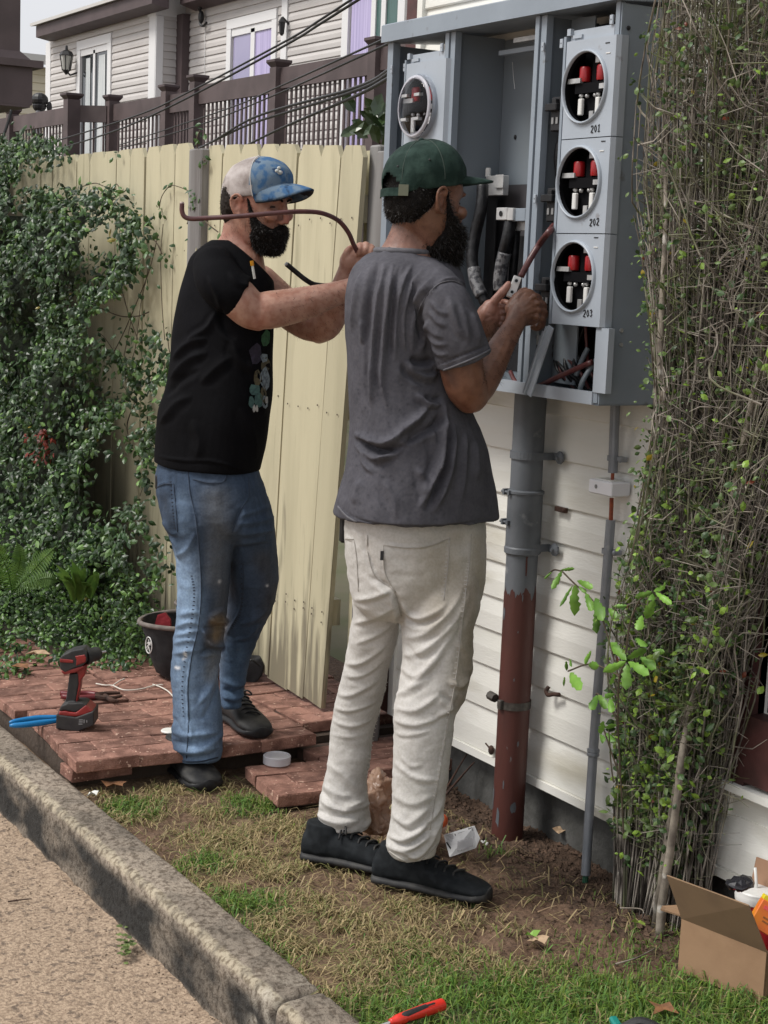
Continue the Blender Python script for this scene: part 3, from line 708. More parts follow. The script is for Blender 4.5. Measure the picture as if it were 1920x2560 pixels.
# ---- far cream house beyond
fh = thing('far_house', 'cream house with pale roof edge glimpsed between balcony and row house', 'house', (14, 42, 0))
zt = at(100, 140, Y=42)[2]
mb = MB(); mb.box((8, 42, -.2), (22, 50, zt-.28)); mb.build('wall', M['fsidy'], fh)
z = 2.2
s0 = None
while z < zt-.35:
    s = MB(); s.prism([(8, 41.999, z), (8, 41.955, z), (8, 41.99, z+.2)], (12, 0, 0))
    if s0 is None: s0 = s.build('siding_board', M['fsidy'], fh); zb = z
    else: link('siding_board', s0.data, fh, (0, 0, z-zb))
    z += .2
mb = MB(); mb.prism([(7.6, 41.5, zt-.26), (7.6, 41.5, zt-.02), (7.6, 46, zt+.5), (7.6, 46, zt+.3)], (15, 0, 0)); mb.build('roof', M['roof'], fh)
# service mast
sm = thing('service_mast', 'grey pipe mast with black weatherhead behind the deck railing', 'mast', at(96, 300, d=30))
p0 = at(95, 300, d=30); p1 = at(99, 250, d=30)
mb = MB(); mb.tube([p0-(0, 0, 2), p0, p1], .055, 8); mb.build('mast', mat('mast_grey', (.22, .22, .23), .5), sm)
mb = MB(); mb.ell(p1, (.16, .16, .13)); mb.ell(p1+(0, 0, -.1), (.13, .13, .12)); mb.ell(p1+(.15, -.1, -.12), (.05, .05, .1)); mb.build('weatherhead', M['black'], sm)

# ---- overhead wires sweeping down to the house
def wire(name, label, pts, r, sag=0):
    P = [at(x, y, d=d) for x, y, d in pts]; a, v = tube_geo(spline(P, 10), r, 6)
    o = mesh_obj(name, a, v, M['black'], smooth=True, origin=P[0]); return tag(o, label, 'cable', 'overhead service wires')
wire('overhead_wire', 'upper of the two thick black wires crossing in front of the lavender window', [(930, -35, 9), (800, 50, 10), (712, 104, 11), (486, 223, 13.5), (341, 289, 15.5), (110, 362, 19)], .0075)
wire('overhead_wire', 'lower of the two thick black wires crossing in front of the lavender window', [(935, -25, 9), (800, 60, 10), (712, 114, 11), (486, 236, 13.5), (312, 318, 15.8), (150, 372, 18.5)], .0082)
wire('overhead_wire', 'upper thin black wire running up to the top left corner of the meter box', [(1042, 60, 5.2), (960, 98, 6), (683, 223, 9), (560, 275, 11), (300, 362, 15)], .0045)
wire('overhead_wire', 'lower thin black wire running up to the top left corner of the meter box', [(1030, 82, 5.2), (960, 114, 6), (700, 232, 9), (500, 312, 12), (300, 372, 15)], .0045)
wire('overhead_wire', 'thick black wire meeting the left side of the meter box, upper of three', [(985, 168, 5.0), (880, 222, 6), (637, 293, 8.5), (515, 362, 11), (440, 385, 13)], .0062)
wire('overhead_wire', 'thick black wire meeting the left side of the meter box, middle of three', [(985, 176, 5.0), (880, 230, 6), (640, 305, 8.5), (560, 340, 10), (470, 385, 12)], .0062)
wire('overhead_wire', 'thick black wire meeting the left side of the meter box, lowest of three', [(985, 188, 5.0), (880, 244, 6), (700, 322, 8.5), (600, 372, 10), (560, 392, 11)], .0062)
wire('drop_wire', 'slack black wire hanging below the wooden balcony', [(28, 275, 13.5), (22, 300, 13.5), (12, 330, 13.5), (2, 352, 13.5)], .012)
# ================================================================== METER STACK
XB = 2.49                                         # plane of the front
M['steel'] = mat('grey_enamel', (.24, .28, .325), .42, (.21, .245, .285), 5, 4, .4, .7, .0006, 40, spec=.5, col3=(.16, .17, .18), scale3=26, lo3=.66, hi3=.74, roughvar=.08)
M['panel'] = mat('grey_panel', (.35, .39, .44), .40, (.315, .355, .40), 6, 4, .4, .7, .0004, 60, roughvar=.06, col3=(.25, .26, .28), scale3=30, lo3=.68, hi3=.74)
M['inside'] = mat('grey_inside', (.175, .205, .235), .5, (.17, .195, .215), 4, 4, .4, .7)
M['bk'] = mat('black_plastic', (.010, .010, .011), .5, (.018, .018, .02), 20, spec=.3)
M['tape'] = mat('black_cable', (.008, .008, .009), .4, (.018, .018, .02), 60, 3, .5, .6, .001, 120, spec=.3)
M['red'] = mat('red_sleeve', (.30, .009, .012), .3)
M['tin'] = mat('tinned_metal', (.55, .55, .54), .35, (.4, .4, .4), 30, metal=.6)
M['alu'] = mat('aluminium_lug', (.62, .62, .61), .38, (.5, .5, .5), 40, metal=.5)
M['maroonwire'] = mat('dark_red_insulation', (.105, .032, .03), .38, (.07, .02, .02), 40)
M['ink'] = mat('marker_ink', (.012, .012, .014), .6)
def B(px, py, x=XB): return at(px, py, X=x)
def by(px, py, x=XB): return at(px, py, X=x)[1]
def bz(px, py, x=XB): return at(px, py, X=x)[2]
yR = by(1525, 500); yL = by(963, 410); zB = 1.222; zT = bz(1400, 30)-.005
ZC = (zB+zT)/2
box = thing('meter_box', 'large open grey electric meter box bolted to the cream house wall', 'electrical box', (XW-.01, yR, zB))
t = .004; XK = XW-.024                            # back plane (clear of the clapboards)
def part(name, mt, lo, hi, par=None):
    b = MB(); b.box(lo, hi); return b.build(name, mt, par or box)
part('back_plate', M['inside'], (XK, yR+.001, zB+.001), (XK+.006, yL-.001, zT))
part('side_plate', M['steel'], (XB, yR-.004, zB), (XW-.017, yR, zT)).data.materials
part('side_plate', M['steel'], (XB, yL, zB), (XW-.017, yL+.004, zT))
part('bottom_plate', M['steel'], (XB+.002, yR+.0005, zB-.004), (XW-.017, yL-.0005, zB))
mb = MB(); mb.prism([(XB-.022, yR-.012, zT+.005), (XB-.022, yR-.012, zT+.052), (XB-.015, yR-.012, zT+.056), (XW-.017, yR-.012, zT+.075), (XW-.017, yR-.012, zT+.02), (XB+.01, yR-.012, zT+.005)], (0, yL-yR+.026, 0)); mb.build('rain_hood', M['steel'], box)
ys_r = by(1545, 300)
# front stiles
def stile(p0, p1, name='stile', x0=XB-.004, x1=XB+.02, mt='steel', z0=None, z1=None):
    ya, yb = by(*p0), by(*p1); return part(name, M[mt], (x0, min(ya, yb), z0 or zB+.002), (x1, max(ya, yb), z1 or zT+.004))
part('stile', M['steel'], (XB-.003, yR+.0005, zB+.002), (XB+.012, yR+.016, zT+.004))
stile((966, 300), (979, 300))
stile((1112, 200), (1121, 200)); stile((1123, 200), (1134, 200), x0=XB+.0)
stile((1335, 200), (1344.5, 200)); stile((1347, 200), (1360, 200), x0=XB+.0)
yA = by(1123, 200)-.002; yBv = by(1347, 200); yM = by(1360, 200)
part('divider', M['inside'], (XB+.021, yA-.001, zB+.002), (XK-.001, yA+.006, zT+.003))
part('divider', M['inside'], (XB+.021, yBv-.006, zB+.002), (XK-.001, yBv, zT+.003))
part('bottom_rail', M['panel'], (XB-.006, yR+.017, zB-.003), (XB+.008, yL-.02, zB+.028))
# vertical return of bay: seam lines on the back wall
seam = by(1258, 100, XK); part('back_rib', M['steel'], (XK-.004, seam-.003, zB+.03), (XK-.0005, seam+.003, zT))

# --- meter panels
def ring_frame(c, r0, r1, d, name, par, mt, n=40, x0=0):
    b = MB(); b.lathe(c, (-1, 0, 0), [(r0, x0), (r0, x0+d*.7), ((r0*.75+r1*.25), x0+d), ((r0+r1)/2, x0+d*1.1), (r1*.985, x0+d*.8), (r1, x0+d*.35), (r1*1.005, x0)], n, caps=False); return b.build(name, mt, par, True)
def plate_with_hole(y0, y1, z0, z1, x, c, r, name, mt, par, n=40, thick=.004, bev=.012):
    """pressed plate: square outline, round opening, edges folded back"""
    V = []; F = []
    for k in range(n):
        an = 2*math.pi*k/n; dy, dz = math.cos(an), math.sin(an)
        V.append((x, c[1]+r*dy, c[2]+r*dz))
        s = min((y1-c[1])/dy if dy > 1e-9 else 9, (y0-c[1])/dy if dy < -1e-9 else 9, (z1-c[2])/dz if dz > 1e-9 else 9, (z0-c[2])/dz if dz < -1e-9 else 9)
        V.append((x, c[1]+s*dy, c[2]+s*dz))
    for k in range(n):
        a = 2*k; b = 2*((k+1) % n); F.append([a, b, b+1, a+1])
    # corners
    for (yy_, zz_) in ((y0, z0), (y1, z0), (y1, z1), (y0, z1)):
        an = math.atan2(zz_-c[2], yy_-c[1]) % (2*math.pi); k = int(an/(2*math.pi/n)); V.append((x, yy_, zz_)); F.append([2*k+1, 2*((k+1) % n)+1, len(V)-1])
    e = len(V)
    V += [(x, y0, z0), (x, y1, z0), (x, y1, z1), (x, y0, z1), (x+bev, y0-.006, z0), (x+bev, y1+.004, z0), (x+bev, y1+.004, z1), (x+bev, y0-.006, z1), (x+bev+.02, y0-.006, z0), (x+bev+.02, y1+.004, z0), (x+bev+.02, y1+.004, z1), (x+bev+.02, y0-.006, z1)]
    for i, j in ((0, 1), (1, 2), (2, 3), (3, 0)):
        F.append([e+i, e+j, e+4+j, e+4+i]); F.append([e+4+i, e+4+j, e+8+j, e+8+i])
    return mesh_obj(name, V, F, mt, par)
XP = XB-.012
y_pl, y_pr = by(1407, 300, XP), by(1533, 300, XP)
seams = [bz(1480, 94, XP), bz(1468, 345, XP), bz(1448, 584, XP), bz(1430, 814, XP)]
cen = [(1463, 217.5), (1448, 456), (1434, 692)]
def socket(c, par, cover=False):
    """meter base: black block, four jaws, red sleeves above, white ones below"""
    X = XB+.016
    b = MB(); b.box((X+.03, c[1]-.083, c[2]-.098), (X+.034, c[1]+.10, c[2]+.098)); b.box((XP+.005, c[1]+.0835, c[2]-.098), (X+.0295, c[1]+.087, c[2]+.098)); b.build('socket_shade_sheet', M['void'], par)  # black sheets stand in for the shade behind the opening
    b = MB(); b.box((X-.015, c[1]-.055, c[2]-.012), (X+.03, c[1]+.058, c[2]+.012)); b.box((X, c[1]-.048, c[2]-.062), (X+.03, c[1]+.048, c[2]-.0125)); b.box((X, c[1]-.012, c[2]+.0125), (X+.03, c[1]+.012, c[2]+.065)); b.box((X+.004, c[1]-.05, c[2]+.013), (X+.03, c[1]-.02, c[2]+.03)); b.box((X+.004, c[1]+.02, c[2]+.013), (X+.03, c[1]+.05, c[2]+.03)); b.build('meter_block', M['void'], par)
    for s in (-1, 1):
        b = MB(); b.lathe((X-.004, c[1]+s*.034, c[2]+.016), (0, 0, 1), [(.0135, 0), (.0145, .004), (.0145, .032), (.012, .036)], 12); b.build('red_sleeve', M['red'], par, R_(40))
        b = MB(); b.obox((X-.012, c[1]+s*.034, c[2]-.044), (.005, .0075, .020), None, .002); b.build('jaw', mat('white_jaw', (.7, .7, .68), .4) if 'wj' not in M else M['wj'], par)
        b = MB(); b.ell((X-.008, c[1]+s*.034+.006, c[2]-.016), (.006, .007, .006), None, 8, 5); b.ell((X-.008, c[1]+s*.016, c[2]-.018), (.006, .006, .006), None, 8, 5); b.build('terminal_screw', M['tin'], par)
    b = MB(); b.box((X-.022, c[1]+.03, c[2]+.0125), (X-.012, c[1]+.085, c[2]+.024)); b.build('jaw_bar', M['tin'], par)
    b = MB(); b.box((X-.022, c[1]-.066, c[2]-.006), (X-.0155, c[1]-.046, c[2]+.006)); b.build('jaw_bar', M['tin'], par)
    b = MB(); b.obox((X-.004, c[1]+.0, c[2]-.07), (.003, .008, .016), None, .001); b.obox((X-.004, c[1]-.014, c[2]+.07), (.003, .008, .012), None, .001); b.build('lug', M['tin'], par)
M['void'] = mat('socket_shade_black', (.004, .004, .005), .7, spec=.1)  # near-black: shade inside the sockets put into the colour
M['wj'] = mat('white_jaw', (.66, .66, .64), .4)
def digits(text, p, h, par):
    """marker pen strokes on the panel"""
    G = {'2': [(0, .8), (.25, 1), (.55, .95), (.6, .7), (.3, .35), (0, .02), (.3, .05), (.65, 0)], '0': [(.3, 1), (.05, .7), (.05, .3), (.3, 0), (.55, .3), (.55, .7), (.3, 1)], '1': [(.1, .75), (.35, 1), (.33, .5), (.3, 0), (.05, 0), (.6, .03)], '3': [(0, .85), (.3, 1), (.55, .8), (.25, .55), (.55, .3), (.3, 0), (0, .12)]}
    b = MB(); off = 0
    for ch in text:
        P = [(p[0], p[1]-(off+x)*h*.8, p[2]+z*h+off*h*.06) for x, z in G[ch]]; b.tube(P, .00135, 5); off += 1.0
    b.build('number', M['ink'], par)
dig = ['201', '202', '203']; dp = [(1477, 332), (1474, 565), (1458, 792)]
for i in range(3):
    c = B(*cen[i], XP); z1, z0 = seams[i], seams[i+1]
    pn = plate_with_hole(y_pr+.006, y_pl, z0+.0012, z1-.0012, XP, c, .082, 'meter_panel', M['panel'], box)
    ring_frame(c, .0815, .0885, .008, 'meter_ring', pn, M['panel'])
    b = MB(); b.lathe(c, (1, 0, 0), [(.0817, 0), (.0817, .012)], 40, caps=False); b.build('socket_rim', M['void'], pn, True)  # inner rim blackened, its shade is in the colour
    socket(c, pn); q = B(*dp[i], XP-.0008); digits(dig[i], q, .0165, pn)
    q = B((1519, 1508, 1490)[i], (107, 353, 594)[i], XP); b = MB(); b.box((XP-.0012, q[1]-.009, q[2]-.0012), (XP+.001, q[1]+.007, q[2]+.0012)); b.build('slot', M['bk'], pn)
    q = B((1521, 1505, 1490)[i], (132, 377, 618)[i], XP); b = MB(); b.box((XP-.0016, q[1]-.008, q[2]-.0012), (XP+.001, q[1]+.008, q[2]+.0012)); b.build('slot', M['wj'], pn)
# flange strip left of the panels, with hook tabs and top latch
part('panel_flange', M['steel'], (XB-.010, y_pl+.0065, seams[3]), (XB+.03, y_pl+.016, seams[0]+.012))
def tab(px, py, w=.012, h=.022, x=XB-.006):
    q = B(px, py, x); b = MB(); b.obox(q, (.003, w/2, h/2), None, .001); b.build('hook_tab', M['panel'], box)
    b = MB(); b.disc((x-.0032, q[1], q[2]), (-1, 0, 0), .002, 8); b.build('rivet', M['ink'], box)
tab(1405, 109); tab(1358, 117, .010); tab(1530, 49); tab(1338, 497, .010); tab(1105, 119); tab(1012, 169, .009); tab(980, 173, .008)
def latch(px0, px1, py0, py1):
    q0 = B(px0, py0, XB-.006); q1 = B(px1, py1, XB-.006); b = MB(); zc = q0[2]
    b.obox((XB+.0, (q0[1]+q1[1])/2, q1[2]+.008), (.003, abs(q0[1]-q1[1])/2, .016), None, .001)
    b.box((XB-.008, q0[1]-.05, q1[2]+.004), (XB-.002, q0[1]-.015, q1[2]+.012)); b.box((XB-.012, q0[1]-.01, q1[2]+.012), (XB-.002, q0[1]+.004, q1[2]+.028)); b.build('latch', M['panel'], box)
latch(1425, 1533, 92, 86); latch(1024, 1112, 156, 146)
# left column: one panel with a clear cover
ylp, yrp = by(1013, 250, XP), by(1111, 250, XP); zt_ = bz(1070, 152, XP)
c = B(1052, 268, XP); 
pn = plate_with_hole(yrp, ylp, c[2]-.26, zt_, XP, c, .078, 'meter_panel', M['panel'], box)
ring_frame(c, .078, .087, .012, 'meter_ring', pn, M['panel'])
b = MB(); b.lathe(c, (1, 0, 0), [(.0775, 0), (.0775, .012)], 40, caps=False); b.build('socket_rim', M['steel'], pn, True)
socket(c, pn)
cv = MB(); cv.lathe(c, (-1, 0, 0), [(.0885, .004), (.0885, .014), (.080, .017), (.078, .026), (.072, .030), (.0, .031)], 40, caps=False)
M['clear'] = mat('clear_plastic', (.93, .93, .97), .08, trans=1.0, ior=1.25, spec=.5)
cv.build('clear_cover', M['clear'], pn, True)
ring_frame(c, .0735, .0855, .006, 'cover_rim', pn, mat('frosted_plastic', (.62, .62, .68), .25, alpha=.65), x0=.020)
for s, dz in ((1, .03), (-1, .03), (1, -.035), (-1, -.035)):
    b = MB(); b.box((XP-.036, c[1]+s*.033-.014, c[2]+dz-.004), (XP-.020, c[1]+s*.033+.014, c[2]+dz+.004)); b.build('meter_blade', M['tin'], pn)
part('panel_flange', M['steel'], (XB-.010, ylp+.0065, c[2]-.26), (XB+.03, ylp+.014, zt_+.012))
part('left_filler', M['steel'], (XB+.03, by(1112, 200)+.004, zB+.03), (XB+.036, by(980, 200), c[2]-.2))
# shadowed top rails inside
for (a_, b_, zo) in ((1215, 1340, -.018), (1180, 1340, -.045)):
    y0, y1 = by(a_, 60), by(b_, 60); part('bus_rail', M['tin'] if zo > -.02 else M['steel'], (XB+.09, y1+.01, zT+zo-.012), (XB+.11, y0, zT+zo))
# --- breakers in the narrow bay
def breaker(px, py, s=1.0):
    q = at(px, py, X=XB+.006); b = MB(); h = .042*s; w_ = .021
    b.obox(q+(.035, 0, 0), (.034, w_, h), None, .003); o = b.build('breaker', M['bk'], box)
    b = MB(); b.obox(q+(-.006, .004, .016*s), (.008, w_*1.15, .009), None, .002); b.obox(q+(-.004, -.004, .030*s), (.005, .008, .006), None, .001); b.build('breaker_handle', M['bk'], o)
    b = MB()
    for s_ in (-1, 1): 
        b.obox(q+(-.0005, s_*.009, -.016*s), (.001, .0042, .008))
    b.build('breaker_label', mat('label_grey', (.25, .25, .25), .5) if 'lg' not in M else M['lg'], o)
    return q
M['lg'] = mat('label_grey', (.22, .22, .22), .5)
for px, py in ((1388, 285), (1377, 512), (1362, 735)): breaker(px, py)
part('bay_back', M['inside'], (XB+.075, by(1413, 300), zB+.03), (XB+.079, yM, zT))
# --- lower wiring gutter: dark interior, loose bracket, wires
part('gutter_shade_sheet', M['bk'], (XK-.012, yR+.02, zB+.03), (XK-.008, yM+.04, seams[3]+.02))  # black sheets added to darken the gutter like shade
part('gutter_shade_sheet', M['bk'], (XB+.04, yR+.001, zB+.03), (XK-.013, yR+.004, seams[3]))
part('corner_stile', M['panel'], (XB-.006, by(1535, 700)+.0, zB+.028), (XB+.012, by(1486, 980), seams[3]))
p0 = B(1378, 817, XB-.02); p1 = B(1322, 988, XB-.03)
mb = MB(); mb.bar(p0, p1, .022, .004, up=(-1, 0, 0)); mb.bar(p0+(0, .012, 0), p1+(0, .012, 0), .003, .016, up=(-1, 0, 0)); mb.build('loose_bracket', M['panel'], box)
p0 = B(1362, 830, XB-.012); p1 = B(1312, 985, XB-.02)
mb = MB(); mb.bar(p0, p1, .018, .004, up=(-1, 0, 0)); mb.build('loose_bracket', M['steel'], box)
def cable(name, label, pts, r, mt, par=None, grp=None, n=8):
    P = spline([at(x, y, X=X) for x, y, X in pts], 8); V, F = tube_geo(P, r, n)
    o = mesh_obj(name, V, F, mt, par, True, origin=None if par else P[0])
    return o if par else tag(o, label, 'cable', grp)
cable('gutter_wire', '', [(1300, 968, XB+.05), (1345, 966, XB+.03), (1400, 940, XB+.02), (1480, 905, XB+.04)], .0075, M['maroonwire'], box)
cable('gutter_wire', '', [(1276, 930, XB+.03), (1290, 955, XB+.01), (1320, 966, XB+.02)], .006, M['maroonwire'], box)
M['greywire'] = mat('grey_insulation', (.16, .19, .21), .4)
cable('gutter_wire', '', [(1448, 985, XB+.03), (1458, 950, XB+.03), (1490, 900, XB+.06)], .0065, M['greywire'], box)
cable('gutter_wire', '', [(1440, 940, XB+.06), (1455, 900, XB+.07), (1470, 870, XB+.08)], .0065, M['greywire'], box)
rr = random.Random(3)
for k in range(9):
    a0 = 1385+rr.uniform(0, 90); cable('gutter_wire', '', [(a0, 815, XB+.08+rr.uniform(0, .05)), (a0-rr.uniform(-10, 35), 880, XB+.09), (a0-rr.uniform(-20, 20), 930, XB+.07), (a0+rr.uniform(10, 60), 985, XB+.1)], rr.uniform(.003, .006), M['tape'] if k % 3 else M['maroonwire'], box)
for px, py in ((1342, 830), (1345, 850), (1365, 970)):
    q = B(px, py, XB+.03); b = MB(); b.obox(q, (.006, .003, .012), None, .001); b.build('wire_lug', M['tin'], box)
# --- middle bay: insulating boards, lugs, taped conductors
zi = bz(1290, 462, XK-.002)
part('insulating_board', mat('black_fibre', (.035, .033, .037), .6, (.05, .048, .052), 12), (XK-.006, yBv+.001, zB+.04), (XK-.003, by(1258, 470, XK)+.02, zi))
q0 = at(1180, 500, X=XK-.03); part('insulating_board', M['bk'], (XK-.034, by(1245, 520, XK-.03), zB+.04), (XK-.03, by(1168, 520, XK-.03), bz(1210, 488, XK-.03)))
part('insulating_board', M['bk'], (XK-.05, yBv+.001, zB+.04), (XK-.046, by(1278, 620, XK-.05), bz(1310, 590, XK-.05)))
def lug(px0, py0, px1, py1, x, name='bus_lug', mt='alu', th=.02):
    a, b_ = at(px0, py0, X=x), at(px1, py1, X=x); m_ = MB(); m_.obox(((a[0]+th/2), (a[1]+b_[1])/2, (a[2]+b_[2])/2), (th/2, abs(a[1]-b_[1])/2, abs(a[2]-b_[2])/2), None, .0015); return m_.build(name, M[mt], box)
lug(1215, 440, 1256, 488, XK-.06); lug(1238, 437, 1256, 470, XK-.066, th=.004)
q = at(1213, 430, X=XK-.06); b = MB(); b.lathe(q+(.01, 0, -.012), (0, 0, 1), [(.008, 0), (.008, .02), (.006, .024)], 8); b.build('lug_screw', M['wj'], box)
lg = lug(1241, 519, 1266, 550, XB+.05, th=.03); lug(1268, 520, 1281, 551, XB+.052, th=.03); lug(1281, 521, 1312, 553, XB+.06, 'bus_bar', 'steel', .012)
q = at(1252, 534, X=XB+.049); b = MB(); b.lathe(q, (-1, 0, 0), [(.0075, 0), (.0075, .001), (.006, .0015), (.0055, -.004)], 12); b.build('set_screw', M['bk'], lg)
lug(1285, 553, 1312, 577, XB+.08, 'bus_bar', 'tin', .01)
cable('bay_conductor', '', [(1207, 462, XB+.08), (1203, 520, XB+.07), (1187, 590, XB+.06), (1180, 650, XB+.05), (1192, 705, XB+.05), (1215, 760, XB+.06)], .0165, M['tape'], box, n=12)
cable('bay_conductor', '', [(1277, 552, XB+.07), (1268, 600, XB+.06), (1256, 650, XB+.06), (1252, 700, XB+.06), (1262, 780, XB+.07)], .017, M['tape'], box, n=12)
cable('bay_conductor', '', [(1292, 556, XB+.10), (1286, 640, XB+.09), (1280, 720, XB+.09), (1282, 800, XB+.09)], .012, M['tape'], box, n=10)
M['tapeg'] = mat('worn_grey_tape', (.15, .15, .155), .3, (.04, .04, .045), 90, 4, .45, .55, .001, 200)
cable('tape_wrap', '', [(1184, 672, XB+.048), (1190, 705, XB+.046), (1204, 740, XB+.05)], .0182, M['tapeg'], box, n=12)
cable('tape_wrap', '', [(1262, 632, XB+.057), (1254, 668, XB+.055), (1250, 705, XB+.055), (1251, 725, XB+.057)], .0187, M['tapeg'], box, n=12)
cable('bay_conductor', '', [(1405, 345, XB+.05), (1396, 390, XB+.045), (1400, 440, XB+.05)], .012, M['tape'], box, n=10)
# scratches, holes and bolts
for px, py, x in ((1288, 343, XK-.001), (1240, 150, XK-.001)):
    q = at(px, py, X=x); b = MB(); b.ell(q, (.003, .006, .007), None, 8, 6); b.build('bolt', M['bk'], box)
q0, q1 = at(1281, 155, X=XK-.0012), at(1287, 222, X=XK-.0012); b = MB(); b.tube([q0, (q0+q1)/2+(0, .001, 0), q1], .0012, 4); b.build('scratch', M['tin'], box)
for px, py in ((1571, 70), (1524, 798), (1553, 826), (1552, 862)):
    q = at(px, py, Y=yR-.0045); b = MB(); b.lathe(q, (0, -1, 0), [(.006, 0), (.005, .003), (.002, .004)], 8); b.build('side_bolt', M['bk'] if py < 800 else M['tin'], box)

# ================================================================== PIPES ON THE WALL
XC = XW-.075
M['galv'] = mat('grey_pipe', (.12, .132, .148), .5, (.09, .10, .112), 9, 5, .4, .65, .0008, 60, col3=(.24, .25, .26), scale3=16, lo3=.62, hi3=.72)
M['rustp'] = mat('red_oxide_paint', (.082, .024, .018), .55, (.048, .016, .013), 8, 6, .4, .65, .001, 60, stretch=(1, 1, .35), col3=(.15, .155, .165), scale3=11, lo3=.665, hi3=.675)
M['rust'] = mat('rusty_metal', (.06, .028, .018), .9, (.03, .016, .012), 40, bump=.002, bscale=150)
pz = lambda px, py: at(px, py, X=XC)[2]
YC = at(1318, 1100, X=XC-.048)[1]*.5 + at(1290, 1500, X=XC-.048)[1]*.5
YC = np.mean([at(x, y, X=XC)[1] for x, y in ((1319, 990), (1303, 1394), (1291, 1835))])
rad = .0435
pipe = thing('service_conduit', 'thick conduit pipe below the meter box, grey above and rusty red paint below', 'pipe', (XC, YC, -.03))
zrust = pz(1300, 1478)
def jag_pipe():
    n = 96; V = []; F = []
    r = random.Random(5)
    zs_ = [zrust+.030*n3((math.cos(2*math.pi*k/n)*2, math.sin(2*math.pi*k/n)*2, 0), 1, 1)+.022*n3((math.cos(2*math.pi*k/n)*7, math.sin(2*math.pi*k/n)*7, 2), 1, 2)+.010*n3((k*.9, 4, 0)) for k in range(n)]
    for lvl in range(2):
        for k in range(n):
            an = 2*math.pi*k/n; V.append((XC+(rad+.0008)*math.cos(an), YC+(rad+.0008)*math.sin(an), -.08 if lvl == 0 else zs_[k]))
    F = [[k, (k+1) % n, n+(k+1) % n, n+k] for k in range(n)]; return V, F
mb = MB(); mb.tube([(XC, YC, -.1), (XC, YC, .6), (XC, YC, zB-.003)], rad, 32); mb.build('pipe', M['galv'], pipe, R_(60))
V, F = jag_pipe(); mesh_obj('red_paint_coat', V, F, M['rustp'], pipe, True)
def chip(px, py, w_, h_, seed, mt='galv'):
    r_ = random.Random(seed); q = at(px, py, X=XC-.03); a0 = math.atan2(q[1]-YC, q[0]-XC); n_ = 12; V = []; R1 = rad+.0016
    for i in range(n_):
        t_ = 2*math.pi*i/n_; k = r_.uniform(.6, 1.15); a = a0+w_*k*math.cos(t_); V.append((XC+R1*math.cos(a), YC+R1*math.sin(a), q[2]+h_*k*math.sin(t_)))
    V.append((XC+R1*math.cos(a0), YC+R1*math.sin(a0), q[2])); mesh_obj('paint_chip', V, [[i, (i+1) % n_, n_] for i in range(n_)], M[mt], pipe)
for k, c_ in enumerate(((1272, 1532, .14, .020), (1295, 1582, .04, .004), (1245, 1990, .10, .04), (1252, 2040, .16, .03), (1300, 2035, .22, .02), (1262, 1960, .05, .012), (1320, 1880, .06, .01), (1310, 1500, .05, .014), (1285, 1700, .05, .006))): chip(*c_, k)
for k, c_ in enumerate(((1275, 1380, .20, .010), (1330, 1420, .07, .035), (1335, 1395, .06, .02))): chip(*c_, 40+k, 'rustp')
z0_, z1_ = pz(1278, 1358), pz(1300, 1212)
mb = MB(); mb.lathe((XC, YC, z0_-.02), (0, 0, 1), [(rad+.002, 0), (rad+.007, .004), (rad+.007, .018), (rad+.0045, .022), (rad+.0045, z1_-z0_-.0), (rad+.008, z1_-z0_+.002), (rad+.008, z1_-z0_+.008), (rad+.001, z1_-z0_+.012)], 32, False); cp = mb.build('coupling', M['galv'], pipe, R_(30))
for k, (px, py) in enumerate(((1268, 1230), (1264, 1305))):
    q = at(px, py, X=XC-.05); mb = MB(); mb.tube([q+(0, .025, 0), q+(0, -.015, 0)], .004, 6); mb.obox(q+(0, -.012, 0), (.006, .005, .006)); mb.obox(q+(.004, .012, 0), (.009, .004, .008)); mb.build('coupling_screw', M['galv'], cp)
def strap(z, name='pipe_strap', w=.02, mt='galv', r=rad+.0025):
    b = MB(); P = []
    for an in np.linspace(math.pi*.5, math.pi*1.5, 16): P.append((XC+r*math.cos(an), YC+r*math.sin(an)))
    P = [(XW-.02, YC+r)] + P + [(XW-.022, YC-r), (XW-.022, YC-r-.045)]
    t_ = .003
    for (x0, y0), (x1, y1) in zip(P[:-1], P[1:]): b.bar((x0, y0, z), (x1, y1, z), .004, w)
    b.lathe((XW-.024, YC-r-.033, z), (-1, 0, 0), [(.018, 0), (.017, .004), (.006, .008), (.005, .014)], 10)
    return b.build(name, M[mt], pipe)
strap(pz(1300, 1133)); strap(pz(1282, 1358))
mb = MB(); zc_ = pz(1270, 1750); mb.lathe((XC, YC, zc_-.012), (0, 0, 1), [(rad+.0035, 0), (rad+.0035, .022)], 30, False); mb.lathe((XC-.05, YC+.02, zc_+.012), (0, 1, .1), [(.012, 0), (.013, .006), (.013, .028), (.008, .03)], 8); mb.obox((XC-.047, YC-.004, zc_), (.008, .008, .013), None, .002); mb.build('ground_clamp', mat('dark_clamp', (.05, .045, .04), .5, (.1, .09, .08), 60, metal=.3), pipe)
